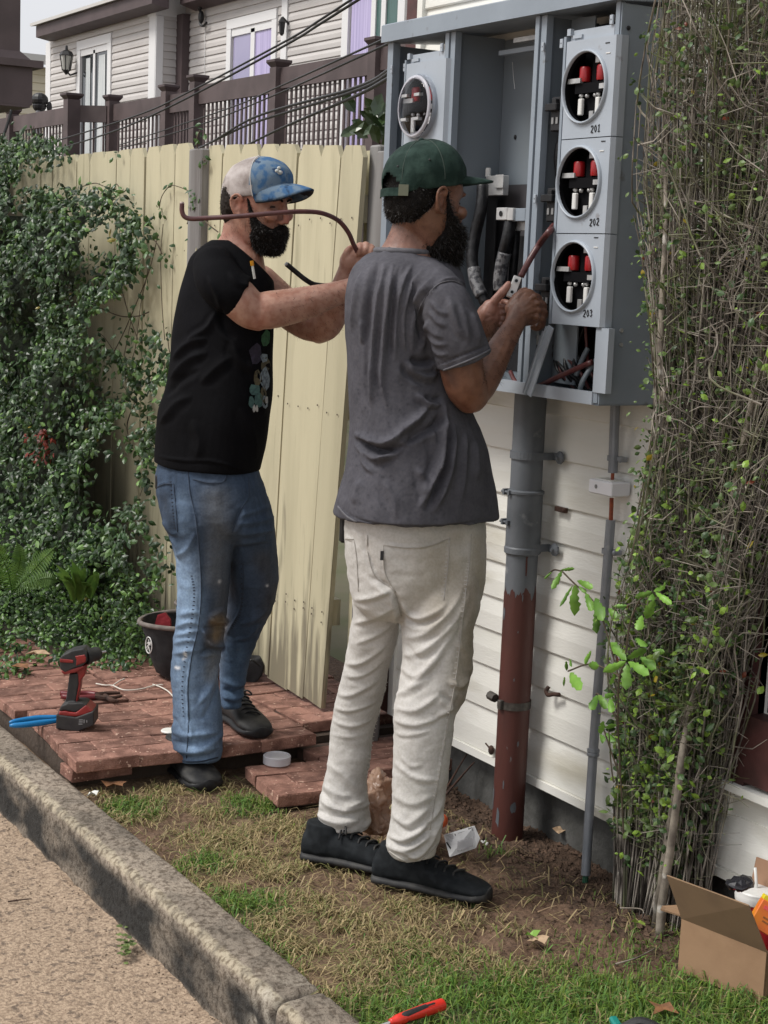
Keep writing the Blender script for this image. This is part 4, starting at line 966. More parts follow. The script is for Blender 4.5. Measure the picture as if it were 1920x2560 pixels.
# thin ground conduit
XT = XW-.045
M['galvl'] = mat('bright_galvanised', (.27, .285, .31), .45, (.21, .225, .245), 14, 5, .4, .65, .0006, 60, metal=.25, col3=(.36, .37, .38), scale3=20, lo3=.6, hi3=.7)
cond = thing('ground_conduit', 'thin galvanised conduit running down the wall to the right of the thick pipe', 'pipe', (XT, 3.33, 0))
ya, yb_ = at(1536, 1040, X=XT)[1], at(1531, 1170, X=XT)[1]
mb = MB(); mb.tube([(XT, ya, zB-.004), at(1532, 1182, X=XT)], .0125, 14); mb.build('upper_tube', M['galvl'], cond, R_(50))
e0 = at(1527, 1300, X=XT); e1 = at(1483, 1880, X=XT); e2 = at(1464, 2188, X=XT-.03)
mb = MB(); mb.tube(spline([e0, e0*.5+e1*.5, e1, e2], 4), .0125, 14); mb.build('lower_tube', M['galvl'], cond, R_(50))
mb = MB(); d_ = (e2-e1)/np.linalg.norm(e2-e1); mb.lathe(e1-d_*.01, d_, [(.013, 0), (.0165, .002), (.0165, .010), (.015, .012), (.0165, .014), (.0165, .02), (.013, .022)], 14); mb.build('fitting', M['galvl'], cond)
mb = MB(); mb.tube([at(1532, 1180, X=XT), at(1530, 1215, X=XT)], .0045, 8); mb.tube([at(1529, 1245, X=XT), at(1527, 1302, X=XT)], .0055, 8); mb.build('rusty_wire', mat('rusty_copper', (.32, .07, .025), .6, (.2, .045, .02), 60), cond)
def clip(px, py):
    q = at(px, py, X=XT); b = MB(); b.lathe(q-(0, 0, .006), (0, 0, 1), [(.0145, 0), (.0145, .013)], 14, False); b.obox(q+(.012, -.022, 0), (.01, .013, .0065), None, .002); b.ell(q+(.0, -.03, 0), (.007, .007, .008), None, 8, 6); b.build('conduit_clip', M['galvl'], cond)
clip(1532, 1146); clip(1518, 1378)
mb = MB(); mb.tube([e2, e2+d_*.02], .008, 8); mb.build('green_wire_end', mat('green_insul', (.02, .09, .05), .5), cond)
# white ground box
wb = thing('white_junction_box', 'small white plastic box clamped round the thin conduit', 'junction box', at(1505, 1222, X=XT-.03))
q = at(1512, 1216, X=XT-.03); ya_, yb2 = at(1471, 1213, X=XT-.035)[1], at(1528, 1228, X=XT-.035)[1]
zt2, zb2 = at(1472, 1196, X=XT-.035)[2], at(1472, 1231, X=XT-.035)[2]
mb = MB(); mb.obox((XT-.004, (ya_+yb2)/2, (zt2+zb2)/2), (.031, (ya_-yb2)/2, (zt2-zb2)/2), None, .003); mb.build('box_body', mat('white_plastic', (.72, .72, .75), .4), wb)
mb = MB(); mb.box((XT-.02, yb2+.02, zt2), (XT+.018, ya_-.01, zt2+.0025)); mb.build('box_lid', M['white'], wb)
q = at(1490, 1216, X=XT-.0355); mb = MB(); mb.lathe(q, (-1, 0, 0), [(.0055, 0), (.0055, .0008), (.004, .0012)], 10); mb.build('screw_hole', M['lg'], wb)
# iron bits left on the wall
h1 = at(1403, 1274, X=XW-.02); mb = MB(); mb.obox(h1, (.005, .024, .0065), None, .001); mb.ell(h1+(-.005, -.017, 0), (.004, .006, .006), None, 8, 6); o = mb.build('iron_strap', M['rust'], None, origin=h1); tag(o, 'short black iron strap end nailed to the clapboards beside the coupling', 'iron strap')
h2 = at(1384, 1733, X=XW-.03); V, F = tube_geo(spline([h2+(0, .024, .013), h2+(-.006, .026, .0), h2+(-.006, .016, -.008), h2+(0, 0, -.003), h2+(.005, -.02, 0)], 5), .006, 8); o = mesh_obj('iron_hook', V, F, M['rust'], None, True, origin=h2); tag(o, 'bent rusty iron hook on the clapboards low beside the red pipe', 'hook')
h3 = at(1228, 1875, X=XW-.025); mb = MB(); mb.ell(h3, (.008, .011, .014)); mb.tube([h3+(0, .03, .012), h3], .0025, 5); o = mb.build('iron_stub', M['rust'], None, True, origin=h3); tag(o, 'rusty iron stub at the bottom edge of the siding left of the pipe', 'iron stub')
# ================================================================== PEOPLE
F0, R0v = _F0, _R0
def PD(px, py, D):
    """point on the upright plane at horizontal distance D in front of the camera"""
    r = CF*FPX + CR*(px-960) + CU*(1280-py); return CC + r*(D/(r@F0))
def ring_h(px, py, hw, D, ratio=.75, yaw=0.0, n=28, pw=2.2, dz=0.0):
    """horizontal ring whose visible half width is hw pixels"""
    c = PD(px, py, D); s = D/FPX*1.0; c = c + np.array((0, 0, dz))
    A, Bq = 1.0, ratio; vis = math.sqrt((A*math.cos(yaw))**2 + (Bq*math.sin(yaw))**2); k = hw*s/vis; out = []
    ex = R0v*math.cos(yaw) + F0*math.sin(yaw); ey = -R0v*math.sin(yaw) + F0*math.cos(yaw)
    for t in range(n):
        an = 2*math.pi*t/n; ca, sa = math.cos(an), math.sin(an)
        u = math.copysign(abs(ca)**(2/pw), ca); v = math.copysign(abs(sa)**(2/pw), sa)
        out.append(c + ex*k*A*u + ey*k*Bq*v)
    return np.array(out)
def loft(rings, caps=True):
    n = len(rings[0]); V = np.vstack(rings); F = [[i*n+t, i*n+(t+1) % n, (i+1)*n+(t+1) % n, (i+1)*n+t] for i in range(len(rings)-1) for t in range(n)]
    if caps: F.append(list(range(n))[::-1]); F.append([(len(rings)-1)*n+t for t in range(n)])
    return V, F
def smooth_rows(rows, k=4):
    return spline(np.array(rows, float), k)
def loft_h(rows, n=28, k=4, ratio=.75, yaw=0., pw=2.2):
    """rows: (py, left px, right px, D[, ratio])"""
    R = smooth_rows([(r[0], r[1], r[2], r[3], r[4] if len(r) > 4 else ratio) for r in rows], k)
    return loft([ring_h((a+b)/2, y, (b-a)/2, D, q, yaw, n, pw) for y, a, b, D, q in R])
def limb(rows, n=20, k=5, flat=False):
    """rows: (px, py, half width px, D): tapered tube through points"""
    R = smooth_rows(rows, k); P = np.array([PD(x, y, D) for x, y, h, D in R]); r = np.array([h*D/FPX for x, y, h, D in R])
    # rounded ends
    T0 = (P[0]-P[1])/np.linalg.norm(P[0]-P[1]); T1 = (P[-1]-P[-2])/np.linalg.norm(P[-1]-P[-2])
    if flat: P = np.vstack([P[0]+T0*r[0]*.75, P[0]+T0*r[0]*.4, P]); r = np.concatenate([[r[0]*.5, r[0]*.88], r])
    else:
        P = np.vstack([P[0]+T0*r[0]*.75, P[0]+T0*r[0]*.4, P, P[-1]+T1*r[-1]*.4, P[-1]+T1*r[-1]*.75]); r = np.concatenate([[r[0]*.5, r[0]*.88], r, [r[-1]*.88, r[-1]*.5]])
    return tube_geo(P, r, n)
def fuse(pieces, voxel, smooth=6, fac=.5):
    """union of closed pieces as one continuous surface"""
    V = []; F = []; n = 0
    for v, f in pieces: V.append(np.asarray(v)); F += [[i+n for i in q] for q in f]; n += len(v)
    me = bpy.data.meshes.new('tmp'); me.from_pydata(np.vstack(V).tolist(), [], F)
    bm = bmesh.new(); bm.from_mesh(me); bmesh.ops.recalc_face_normals(bm, faces=bm.faces); bm.to_mesh(me); bm.free()
    o = bpy.data.objects.new('tmp', me); COL.objects.link(o)
    r = o.modifiers.new('r', 'REMESH'); r.mode = 'VOXEL'; r.voxel_size = voxel; r.adaptivity = 0
    if smooth:
        s = o.modifiers.new('s', 'SMOOTH'); s.iterations = smooth; s.factor = fac
    dg = bpy.context.evaluated_depsgraph_get(); out = bpy.data.meshes.new_from_object(o.evaluated_get(dg))
    bpy.data.objects.remove(o); bpy.data.meshes.remove(me); return out
def vget(me):
    a = np.empty(len(me.vertices)*3); me.vertices.foreach_get('co', a); b = np.empty(len(me.vertices)*3); me.vertex_normals.foreach_get('vector', b); return a.reshape(-1, 3), b.reshape(-1, 3)
def vset(me, V): me.vertices.foreach_set('co', np.ascontiguousarray(V).ravel()); me.update()
def vpix(V):
    v = V-CC; z = v@CF; return np.stack([960+FPX*(v@CR)/z, 1280-FPX*(v@CU)/z], 1), z
def seg_dist(Q, P, closed=False):
    """distance of points Q (n,2) to a polyline, with the position along it (0..1)"""
    P = np.asarray(P, float); best = np.full(len(Q), 1e9); tt = np.zeros(len(Q)); L = np.concatenate([[0], np.cumsum(np.linalg.norm(np.diff(P, axis=0), axis=1))]); sgn = np.zeros(len(Q))
    for i in range(len(P)-1):
        d = P[i+1]-P[i]; l2 = d@d; u = np.clip(((Q-P[i])@d)/l2, 0, 1); e = Q-(P[i]+u[:, None]*d); dd = np.hypot(e[:, 0], e[:, 1]); m_ = dd < best
        best[m_] = dd[m_]; tt[m_] = (L[i]+u[m_]*math.sqrt(l2))/L[-1]; sgn[m_] = np.sign(d[0]*e[m_, 1]-d[1]*e[m_, 0])
    return best, tt, sgn
def folds(me, strokes, amp=1.0):
    """raise or press folds into the cloth along strokes traced on its visible side: (points, width px, height m)"""
    V, N = vget(me); Q, z = vpix(V); view = CC-V; view /= np.linalg.norm(view, axis=1)[:, None]; vis = np.clip(((N*view).sum(1)+.15)/.35, 0, 1); D = np.zeros(len(V))
    for pts, w_, h in strokes:
        P = spline(np.array(pts, float), 5); lo = P.min(0)-3*w_; hi = P.max(0)+3*w_
        m_ = (Q[:, 0] > lo[0]) & (Q[:, 0] < hi[0]) & (Q[:, 1] > lo[1]) & (Q[:, 1] < hi[1]) & (vis > 0)
        if not m_.any(): continue
        d, t_, sg = seg_dist(Q[m_], P); tap = np.clip(np.minimum(t_, 1-t_)/.22, 0, 1)**.7; w2 = w_*(.45+.55*tap)
        x = d/w2
        prof = np.exp(-np.abs(x)**1.35*1.15) - .30*np.exp(-((x-1.9)/.8)**2)*(sg > 0)          # crest with a softer hollow on one side
        D[m_] += h*prof*tap*vis[m_]
    vset(me, V + N*(D*amp)[:, None])
def ripple(me, amp, sc, stretch=(1, 1, 1), seed=0.0, oct=2):
    V, N = vget(me); S = V*np.array(stretch)*sc+seed
    d = np.array([noise.fractal(Vector(p), 1.0, 2.0, oct) for p in S]); vset(me, V + N*(d*amp)[:, None])
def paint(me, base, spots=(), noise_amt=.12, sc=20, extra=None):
    """dye, wear and stains of the cloth, plus painted light and shade: (points, width px, colour, strength)"""
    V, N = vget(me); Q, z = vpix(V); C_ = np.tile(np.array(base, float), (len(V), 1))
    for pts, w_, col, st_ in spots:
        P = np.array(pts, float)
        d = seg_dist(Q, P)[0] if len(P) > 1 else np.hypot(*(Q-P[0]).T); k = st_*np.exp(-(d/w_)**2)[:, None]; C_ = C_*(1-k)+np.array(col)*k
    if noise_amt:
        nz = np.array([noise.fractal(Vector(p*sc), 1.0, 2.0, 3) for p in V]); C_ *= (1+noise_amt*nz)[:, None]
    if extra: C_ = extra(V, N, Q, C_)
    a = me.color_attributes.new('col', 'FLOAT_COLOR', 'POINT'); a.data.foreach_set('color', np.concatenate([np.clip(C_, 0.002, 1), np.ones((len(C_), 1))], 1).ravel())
def put(name, me, mt, parent):
    """mesh in world space -> smooth part of a person"""
    V, _n = vget(me); vset(me, V - ORG[parent]); me.materials.clear(); me.materials.append(mt); me.name = name
    me.polygons.foreach_set('use_smooth', [True]*len(me.polygons)); o = link(name, me, parent); ORG[o] = ORG[parent]; return o
def cut_below(me, pts, above=False, keepfar=True):
    """trim cloth along a hem line traced in the picture"""
    V, N = vget(me); Q, z = vpix(V); P = np.array(pts, float); yl = np.interp(Q[:, 0], P[:, 0], P[:, 1]); return Q[:, 1]-yl

# ---------------------------------------------------------------- head
def head_pieces():
    rows = [(.118, .012, -.035, .030), (.110, .05, -.066, .054), (.095, .070, -.084, .066), (.07, .083, -.094, .074), (.045, .089, -.098, .077), (.025, .093, -.098, .076), (.008, .086, -.097, .074), (-.012, .083, -.092, .072), (-.035, .083, -.083, .069), (-.055, .085, -.070, .064), (-.075, .084, -.05, .059), (-.092, .080, -.030, .052), (-.108, .076, -.012, .043), (-.118, .062, .008, .030)]
    R = spline(np.array(rows), 3); rings = []
    for z, xf, xb, hw in R:
        out = []; cx = min(.0, xf-.05)
        for t in range(36):
            an = 2*math.pi*t/36; c, s = math.cos(an), math.sin(an); p = 2.35 if c > 0 else 2.1
            u = math.copysign(abs(c)**(2/p), c); v = math.copysign(abs(s)**(2/p), s); out.append((cx+(xf-cx if c > 0 else cx-xb)*u, hw*v, z))
        rings.append(np.array(out))
    P = [loft(rings[::-1])]
    def E(c, r, rot=None):
        b = MB(); b.ell(c, r, rot, 16, 10); P.append(b.geo())
    # nose: bridge, tip, wings
    V, F = tube_geo(spline([(.085, 0, .028), (.092, 0, .004), (.100, 0, -.020), (.1045, 0, -.034)], 4), np.interp(np.linspace(0, 1, 13), [0, .3, .8, 1], [.010, .0095, .0095, .0090]), 14); P.append((V, F))
    E((.1040, 0, -.036), (.0090, .0085, .0080)); 
    for s in (-1, 1):
        E((.094, s*.0115, -.040), (.0105, .0075, .0075)); E((.077, s*.040, -.022), (.018, .022, .018)); E((.0820, s*.028, .0235), (.0105, .024, .0075))
        # ear: flat shell with a rim
        a = R_(-22*s); ax = np.array([[math.cos(a), math.sin(a), 0], [-math.sin(a), math.cos(a), 0], [.18, 0, 1]]); ax[2] /= np.linalg.norm(ax[2])
        E((-.012, s*.079, -.006), (.016, .006, .029), ax)
        rim = [(.004, s*.080, .008), (.002, s*.086, .020), (-.010, s*.090, .027), (-.024, s*.092, .019), (-.029, s*.091, .002), (-.022, s*.087, -.018), (-.010, s*.082, -.032), (-.002, s*.079, -.030)]
        P.append(tube_geo(spline(rim, 4), .0042, 8)); E((-.006, s*.079, -.031), (.008, .005, .008)); P.append(tube_geo(spline([(-.004, s*.080, .012), (-.014, s*.086, .012), (-.019, s*.086, -.004), (-.012, s*.083, -.018)], 4), .0036, 8))
    for s in (-1, 1): E((.0655, s*.031, .0065), (.0128, .0155, .0088)); E((.0655, s*.031, -.0085), (.0115, .015, .006))
    E((.0850, 0, -.064), (.006, .021, .005)); E((.0845, 0, -.075), (.006, .018, .005)); E((.075, 0, -.104), (.014, .022, .016))
    return P
def place(P, o, fwd, left, up, sc=1.0):
    A = np.stack([fwd, left, up]); return [((np.asarray(v)*sc)@A + o, f) for v, f in P]
def head_axes(psi, pitch, tilt=0):
    """psi: turn away from picture right (+ away from the camera); pitch: nose down"""
    f = R0v*math.cos(psi) + F0*math.sin(psi); l = -R0v*math.sin(psi) + F0*math.cos(psi); u = np.array([0, 0, 1.0])
    f2 = f*math.cos(pitch) - u*math.sin(pitch); u2 = f*math.sin(pitch) + u*math.cos(pitch)
    l2 = l*math.cos(tilt) + u2*math.sin(tilt); u3 = -l*math.sin(tilt) + u2*math.cos(tilt); return f2, l2, u3
def to_local(V, o, ax, sc): return ((V-o)@np.stack(ax).T)/sc
def sockets(me, o, ax, sc):
    V, N = vget(me); L = to_local(V, o, ax, sc); d = np.zeros(len(V))
    for s in (-1, 1):
        d -= .0040*np.exp(-(((L[:, 1]-s*.031)/.016)**2 + ((L[:, 2]-.002)/.010)**2))*(L[:, 0] > .04)
        d -= .005*np.exp(-(((L[:, 1]-s*.009)/.003)**2 + ((L[:, 2]+.0465)/.003)**2))*(L[:, 0] > .085)
        d -= .004*np.exp(-(((L[:, 0]+.012)/.007)**2 + ((L[:, 2]+.004)/.012)**2))*(np.sign(L[:, 1]) == s)*(abs(L[:, 1]) > .076)
    d -= .003*np.exp(-((L[:, 2]+.0695)/.0018)**2)*(abs(L[:, 1]) < .022)*(L[:, 0] > .07)
    vset(me, V + N*(d*sc)[:, None])
def eyes(o, ax, sc, parent, look=(1, 0, -.35)):
    A = np.stack(ax); wm, im = M['eyew'], M['iris']
    for s in (-1, 1):
        c = np.array((.0650, s*.031, -.001)); b = MB(); b.ell((c*sc)@A+o, (.0112*sc,)*3, None, 14, 10); e = b.build('eye', wm, parent, True)
        l = np.array(look, float); l /= np.linalg.norm(l); b = MB(); b.ell(((c+l*.0068)*sc)@A+o, (.0056*sc,)*3, None, 12, 8); b.build('iris', im, e, True)
        # upper lid and lashes
        V, F = tube_geo([(((np.array((.0650+.0130*math.cos(an)*.98, s*.031+.0140*math.sin(an), -.0005+.002*math.cos(an))))*sc)@A+o) for an in np.linspace(-1.0, 1.0, 9)], .0021*sc, 6); mesh_obj('eyelid', V, F, M['lid'], e, True)
def hairs(me_pts, normals, n, L, droop, col_mat, name, parent, seed, lift=.4, wid=.0006):
    """short hair strands over a surface, one part"""
    r = np.random.default_rng(seed); idx = r.integers(0, len(me_pts), n); V = []; F = []
    for k, i in enumerate(idx):
        p = me_pts[i]; nn = normals[i]; d = nn*lift + np.array(droop) + r.normal(0, .35, 3); d /= np.linalg.norm(d); l = L*r.uniform(.4, 1.2)
        s = np.cross(d, r.normal(0, 1, 3)); s /= np.linalg.norm(s)+1e-9; s *= wid; m_ = p+d*l*.55 + np.array(droop)*l*.05; e = p+d*l + np.array(droop)*l*.3
        b = len(V); V += [p-s, p+s, m_+s*.8, m_-s*.8, e]; F += [[b, b+1, b+2, b+3], [b+3, b+2, b+4]]
    o = mesh_obj(name, V, F, col_mat, parent); o['kind'] = 'stuff'; return o
# ---------------------------------------------------------------- hand
def finger(pts, r0, r1, n=10):
    P = spline(np.array(pts, float), 5); k = len(P); r = np.interp(np.linspace(0, 1, k), [0, .45, .55, .9, 1], [r0, r0*.92, r0*.97, r1, r1*.75])
    t = (P[-1]-P[-2])/np.linalg.norm(P[-1]-P[-2]); P = np.vstack([P, P[-1]+t*r1*.35]); r = np.append(r, r1*.35); return tube_geo(P, r, n)
# ---------------------------------------------------------------- shoe
def shoe(name, heel, toe, parent, mt, sole_mt, w=.098, L=None, collar=.095, lacing=True, sole_h=.030):
    """heel and toe: ground points; built along the line between them"""
    heel = np.array(heel, float); toe = np.array(toe, float); d = toe-heel; ln = np.linalg.norm(d) if L is None else L; x = d/np.linalg.norm(d); up = np.array((0, 0, 1.0)); up = up-x*(up@x); up /= np.linalg.norm(up); y = np.cross(up, x)
    rows = [(0.0, .26, .070), (.03, .34, .085), (.12, .37, .095), (.28, .36, .098), (.42, .36, .090), (.55, .41, .076), (.70, .46, .062), (.82, .46, .052), (.92, .40, .043), (.975, .28, .036), (1.0, .12, .030)]
    R = spline(np.array(rows), 3)
    def sec(t_, hw, hz, z0, grow=0):
        out = []; hwm = hw*w*1.12+grow
        for an in np.linspace(0, 2*math.pi, 20, endpoint=False):
            c, s = math.cos(an), math.sin(an); 
            yy_ = hwm*math.copysign(abs(c)**.75, c)*(1-.35*max(0, s)); zz2 = z0 + (hz-z0)*(.5+.5*math.copysign(abs(s)**.7, s)); out.append(heel + x*ln*t_ + y*yy_ + up*zz2)
        return np.array(out)
    pc = [loft([sec(t_, hw, hz, .012) for t_, hw, hz in R])]
    c0 = heel + x*ln*.20 + up*.06
    pc.append(loft([np.array([c0 + up*h_ + x*(rx*math.cos(a_)) + y*(ry*math.sin(a_)) for a_ in np.linspace(0, 2*math.pi, 20, endpoint=False)]) for h_, rx, ry in ((-.03, .055, .042), (.0, .056, .042), (.03, .052, .039), (collar-.05, .05, .037))]))
    me = fuse(pc, .004, 5); o = put(name, me, mt, parent)
    V, F = loft([sec(t_, hw, sole_h+(.004 if t_ > .9 else 0), 0.0, .004) for t_, hw, hz in R]); s_ = mesh_obj('sole', V, F, sole_mt, o, True)
    # toe cap seam and laces
    if lacing:
        b = MB()
        for k in range(5):
            t_ = .40+.075*k; hz = np.interp(t_, R[:, 0], R[:, 2]); c = heel + x*ln*t_ + up*(hz-.001+.002)
            b.tube(spline([c-y*.024-up*.008, c-y*.010+up*.001, c+x*.012+y*.010+up*.001, c+x*.014+y*.024-up*.008], 3), .0032, 6)
        t_ = .38; c = heel+x*ln*t_+up*(np.interp(t_, R[:, 0], R[:, 2])+.004)
        b.tube(spline([c, c+y*.02+up*.012+x*.01, c+y*.032+x*.02, c+y*.012], 4), .0028, 6); b.tube(spline([c, c-y*.02+up*.012+x*.01, c-y*.034+x*.018-up*.005, c-y*.010], 4), .0028, 6); b.tube(spline([c, c-y*.02, c-y*.04-up*.02], 4), .0026, 6)
        b.build('lace', sole_mt, o, True)
    return o
M['eyew'] = mat('eye_white', (.30, .27, .25), .3); M['iris'] = mat('iris', (.02, .012, .008), .1); M['lid'] = mat('lash', (.02, .013, .01), .6)
M['skin'] = mat('skin_light', (1, 1, 1), .48, (.78, .66, .62), 42, 6, .42, .64, .0008, 380, attr='col', sss=.10, spec=.42, bump2=.0005, bscale2=110)
M['skin2'] = mat('skin_brown', (1, 1, 1), .42, (.72, .66, .64), 42, 6, .42, .64, .0008, 380, attr='col', sss=.08, spec=.5, bump2=.0005, bscale2=110)
M['hair'] = mat('black_hair', (.0045, .0038, .0035), .7, (.009, .0075, .0065), 80, 3, spec=.12)
M['strand'] = mat('hair_strand', (.014, .0115, .010), .42, spec=.4)
M['hairg'] = mat('dark_brown_hair', (.016, .012, .010), .7, (.035, .028, .024), 80, 3, spec=.15)
M['denim'] = mat('denim', (1, 1, 1), .8, (.80, .82, .86), 160, 4, .42, .62, .0007, 700, attr='col', bump2=.0008, bscale2=120, spec=.25)
M['khaki'] = mat('twill', (1, 1, 1), .8, (.90, .90, .88), 160, 4, .42, .62, .0005, 700, attr='col', bump2=.0007, bscale2=110, spec=.25)
M['jersey'] = mat('jersey', (1, 1, 1), .85, (.86, .86, .88), 130, 4, .42, .62, .0004, 800, attr='col', bump2=.0006, bscale2=100, spec=.08)
M['suede'] = mat('black_suede', (.006, .008, .010), .8, (.014, .017, .02), 40, 4, .45, .65, .0007, 500, spec=.25)
M['rubber'] = mat('black_rubber', (.012, .0125, .014), .6, (.035, .034, .032), 30, 4, spec=.35)
# ---------------------------------------------------------------- the man in the grey shirt at the meter box
DA = 4.02
manA = thing('person', 'man in grey t-shirt, green cap and off-white jeans working at the meter box', 'person', (2.07, 3.45, 0))
# trousers
pt = [loft_h([(1265, 870, 1205, DA, .78), (1300, 860, 1212, DA, .8), (1351, 860, 1215, DA, .82), (1420, 867, 1216, DA, .84), (1480, 877, 1208, DA, .80), (1515, 890, 1190, DA, .62), (1545, 925, 1140, DA+.01, .42)], 32, 3, yaw=.5),
      loft_h([(1400, 895, 1030, DA+.03, 1.35), (1450, 880, 1020, DA+.035, 1.4), (1500, 878, 1012, DA+.045, 1.38), (1545, 881, 1003, DA+.06, 1.32), (1600, 873, 996, DA+.08, 1.22), (1665, 860, 977, DA+.10, 1.1), (1734, 840, 961, DA+.12, 1), (1817, 826, 939, DA+.14, 1), (1890, 818, 926, DA+.14, 1), (1948, 809, 920, DA+.14, 1), (2000, 796, 928, DA+.14, 1), (2045, 789, 930, DA+.135, 1.02), (2070, 800, 926, DA+.13, 1.05)], 26, 4, pw=2.1),
      loft_h([(1400, 1040, 1185, DA-.04, .95), (1500, 1004, 1207, DA-.065, .92), (1573, 1000, 1189, DA-.07, .95), (1656, 1003, 1183, DA-.08, .95), (1734, 992, 1166, DA-.09, .95), (1780, 985, 1141, DA-.095, 1), (1850, 982, 1133, DA-.10, 1), (1919, 979, 1125, DA-.105, 1), (2011, 974, 1112, DA-.11, 1), (2070, 970, 1106, DA-.115, 1), (2110, 963, 1096, DA-.115, 1.05), (2135, 975, 1092, DA-.115, 1.1)], 28, 4, pw=2.1)]
me = fuse(pt, .0045, 16)
ripple(me, .0055, 8, (1, 1, .8), 3.1); ripple(me, .0022, 24, (1, 1, 1.6), 7.7)
ST = [ # left leg: folds sweeping up to the right at seat, thigh and knee, stacked at the ankle
 ([(885,1500),(935,1492),(985,1470)],9,.008), ([(880,1560),(930,1545),(990,1515)],9,.007), ([(888,1610),(935,1590),(985,1556)],8,.006), ([(862,1660),(905,1655),(965,1612)],8,.007), ([(858,1690),(905,1688),(960,1650)],7,.005), ([(842,1735),(880,1736),(945,1700)],8,.006), ([(834,1770),(880,1775),(942,1752)],7,.006), ([(828,1800),(880,1815),(935,1795)],7,.005), ([(826,1835),(870,1842),(925,1832)],6,.003),
 ([(812,1905),(850,1930),(905,1985)],12,.006), ([(806,1960),(842,1985),(880,1990)],10,.006), ([(800,2000),(850,2022),(915,2000)],10,.009), ([(792,2035),(840,2058),(900,2052)],10,.009), ([(850,2030),(900,2020),(930,2000)],7,.007), ([(905,2075),(925,2050),(930,2020)],7,.006), ([(800,1970),(830,2008),(880,2025)],6,-.006), ([(790,2022),(830,2042),(890,2038)],6,-.007),
 # seat and right thigh
 ([(985,1480),(1000,1530),(1004,1575)],8,-.012), ([(905,1330),(925,1400),(960,1462),(990,1480)],9,-.006), ([(920,1440),(960,1462),(985,1478)],9,-.007), ([(995,1505),(1040,1545),(1090,1530),(1120,1505)],9,.008), ([(1000,1540),(1050,1562),(1110,1535)],7,-.007), ([(1004,1590),(1060,1585),(1130,1520),(1160,1460)],12,.008), ([(1002,1640),(1060,1625),(1130,1560),(1175,1480)],12,.008), ([(1000,1665),(1040,1690),(1090,1640),(1150,1560)],10,.007), ([(1010,1720),(1045,1700),(1110,1630)],9,.006), ([(1015,1610),(1040,1640),(1060,1650)],8,-.005),
 ([(985,1740),(1030,1720),(1080,1690)],9,.006), ([(985,1770),(1040,1775),(1100,1735)],9,.006), ([(984,1800),(1040,1812),(1105,1790)],8,.006), ([(984,1830),(1020,1838),(1080,1825)],6,.004), ([(1100,1730),(1140,1760),(1150,1735)],9,-.008), ([(1120,1700),(1150,1715),(1172,1690)],9,.009), ([(1090,1790),(1120,1775),(1140,1745)],8,.008), ([(1140,1600),(1170,1640),(1178,1690)],9,.006),
 ([(985,1905),(1040,1945),(1100,1950)],9,.005), ([(1000,1890),(1030,1915),(1060,1910)],6,.003), ([(980,1985),(1030,2010),(1090,1985)],11,.005), ([(975,2030),(1020,2060),(1080,2010)],11,.006), ([(968,2085),(1010,2100),(1070,2060)],10,.009), ([(962,2112),(1015,2125),(1080,2085)],9,.008), ([(1000,2128),(1045,2140),(1095,2080)],8,.008), ([(1060,2060),(1085,2040),(1108,2000)],8,.007), ([(1080,2095),(1098,2060),(1108,2030)],7,.008), ([(970,2098),(1020,2113),(1075,2073)],5,-.008), ([(985,2050),(1020,2080),(1060,2060)],7,-.006),
 # stitched seams: outer seam of the right leg, inner seam of the left, yoke and pocket edges
 ([(1177,1330),(1172,1400),(1158,1530),(1140,1690),(1112,1850),(1088,1985),(1072,2060)],2.2,.0035), ([(1183,1330),(1179,1400),(1165,1530)],2,.002), ([(1000,1595),(975,1680),(945,1800),(918,1950)],2.2,.003), ([(917,1325),(918,1385),(935,1440)],2,.003),
 ([(1124,1340),(1119,1420),(1113,1500)],2.0,.003), ([(958,1362),(962,1440),(985,1468)],2.0,.003), ([(958,1360),(1020,1368),(1075,1362),(1124,1343)],3.2,.005), ([(862,1345),(885,1348)],3,.004), ([(884,1345),(890,1400),(896,1480)],2.2,.003)]
folds(me, [(p, w*.85, h) for p, w, h in ST], 1.02)
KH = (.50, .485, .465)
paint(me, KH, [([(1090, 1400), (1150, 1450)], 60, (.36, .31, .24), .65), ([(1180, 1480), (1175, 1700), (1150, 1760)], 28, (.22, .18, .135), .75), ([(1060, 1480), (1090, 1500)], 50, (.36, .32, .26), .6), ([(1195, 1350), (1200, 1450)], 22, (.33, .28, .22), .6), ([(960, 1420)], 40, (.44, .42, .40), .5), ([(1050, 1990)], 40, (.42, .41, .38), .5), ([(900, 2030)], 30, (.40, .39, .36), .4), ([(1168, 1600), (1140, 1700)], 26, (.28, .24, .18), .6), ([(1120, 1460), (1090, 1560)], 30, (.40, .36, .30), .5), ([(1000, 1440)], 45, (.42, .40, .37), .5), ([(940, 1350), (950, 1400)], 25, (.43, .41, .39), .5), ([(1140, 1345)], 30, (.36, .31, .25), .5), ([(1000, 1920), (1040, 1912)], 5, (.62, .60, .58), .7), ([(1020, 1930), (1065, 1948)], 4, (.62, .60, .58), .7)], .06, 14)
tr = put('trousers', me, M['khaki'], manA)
b = MB(); q = PD(955, 1389, DA-.170); b.obox(q, (.004, .001, .011), (R0v, F0, (0, 0, 1))); b.build('pocket_tag', M['ink'], tr)
q = PD(866, 1318, DA-.02); b = MB(); b.obox(q, (.016, .03, .035), (R0v, F0, (0, 0, 1)), .006); b.build('phone_pouch', M['bk'], manA)
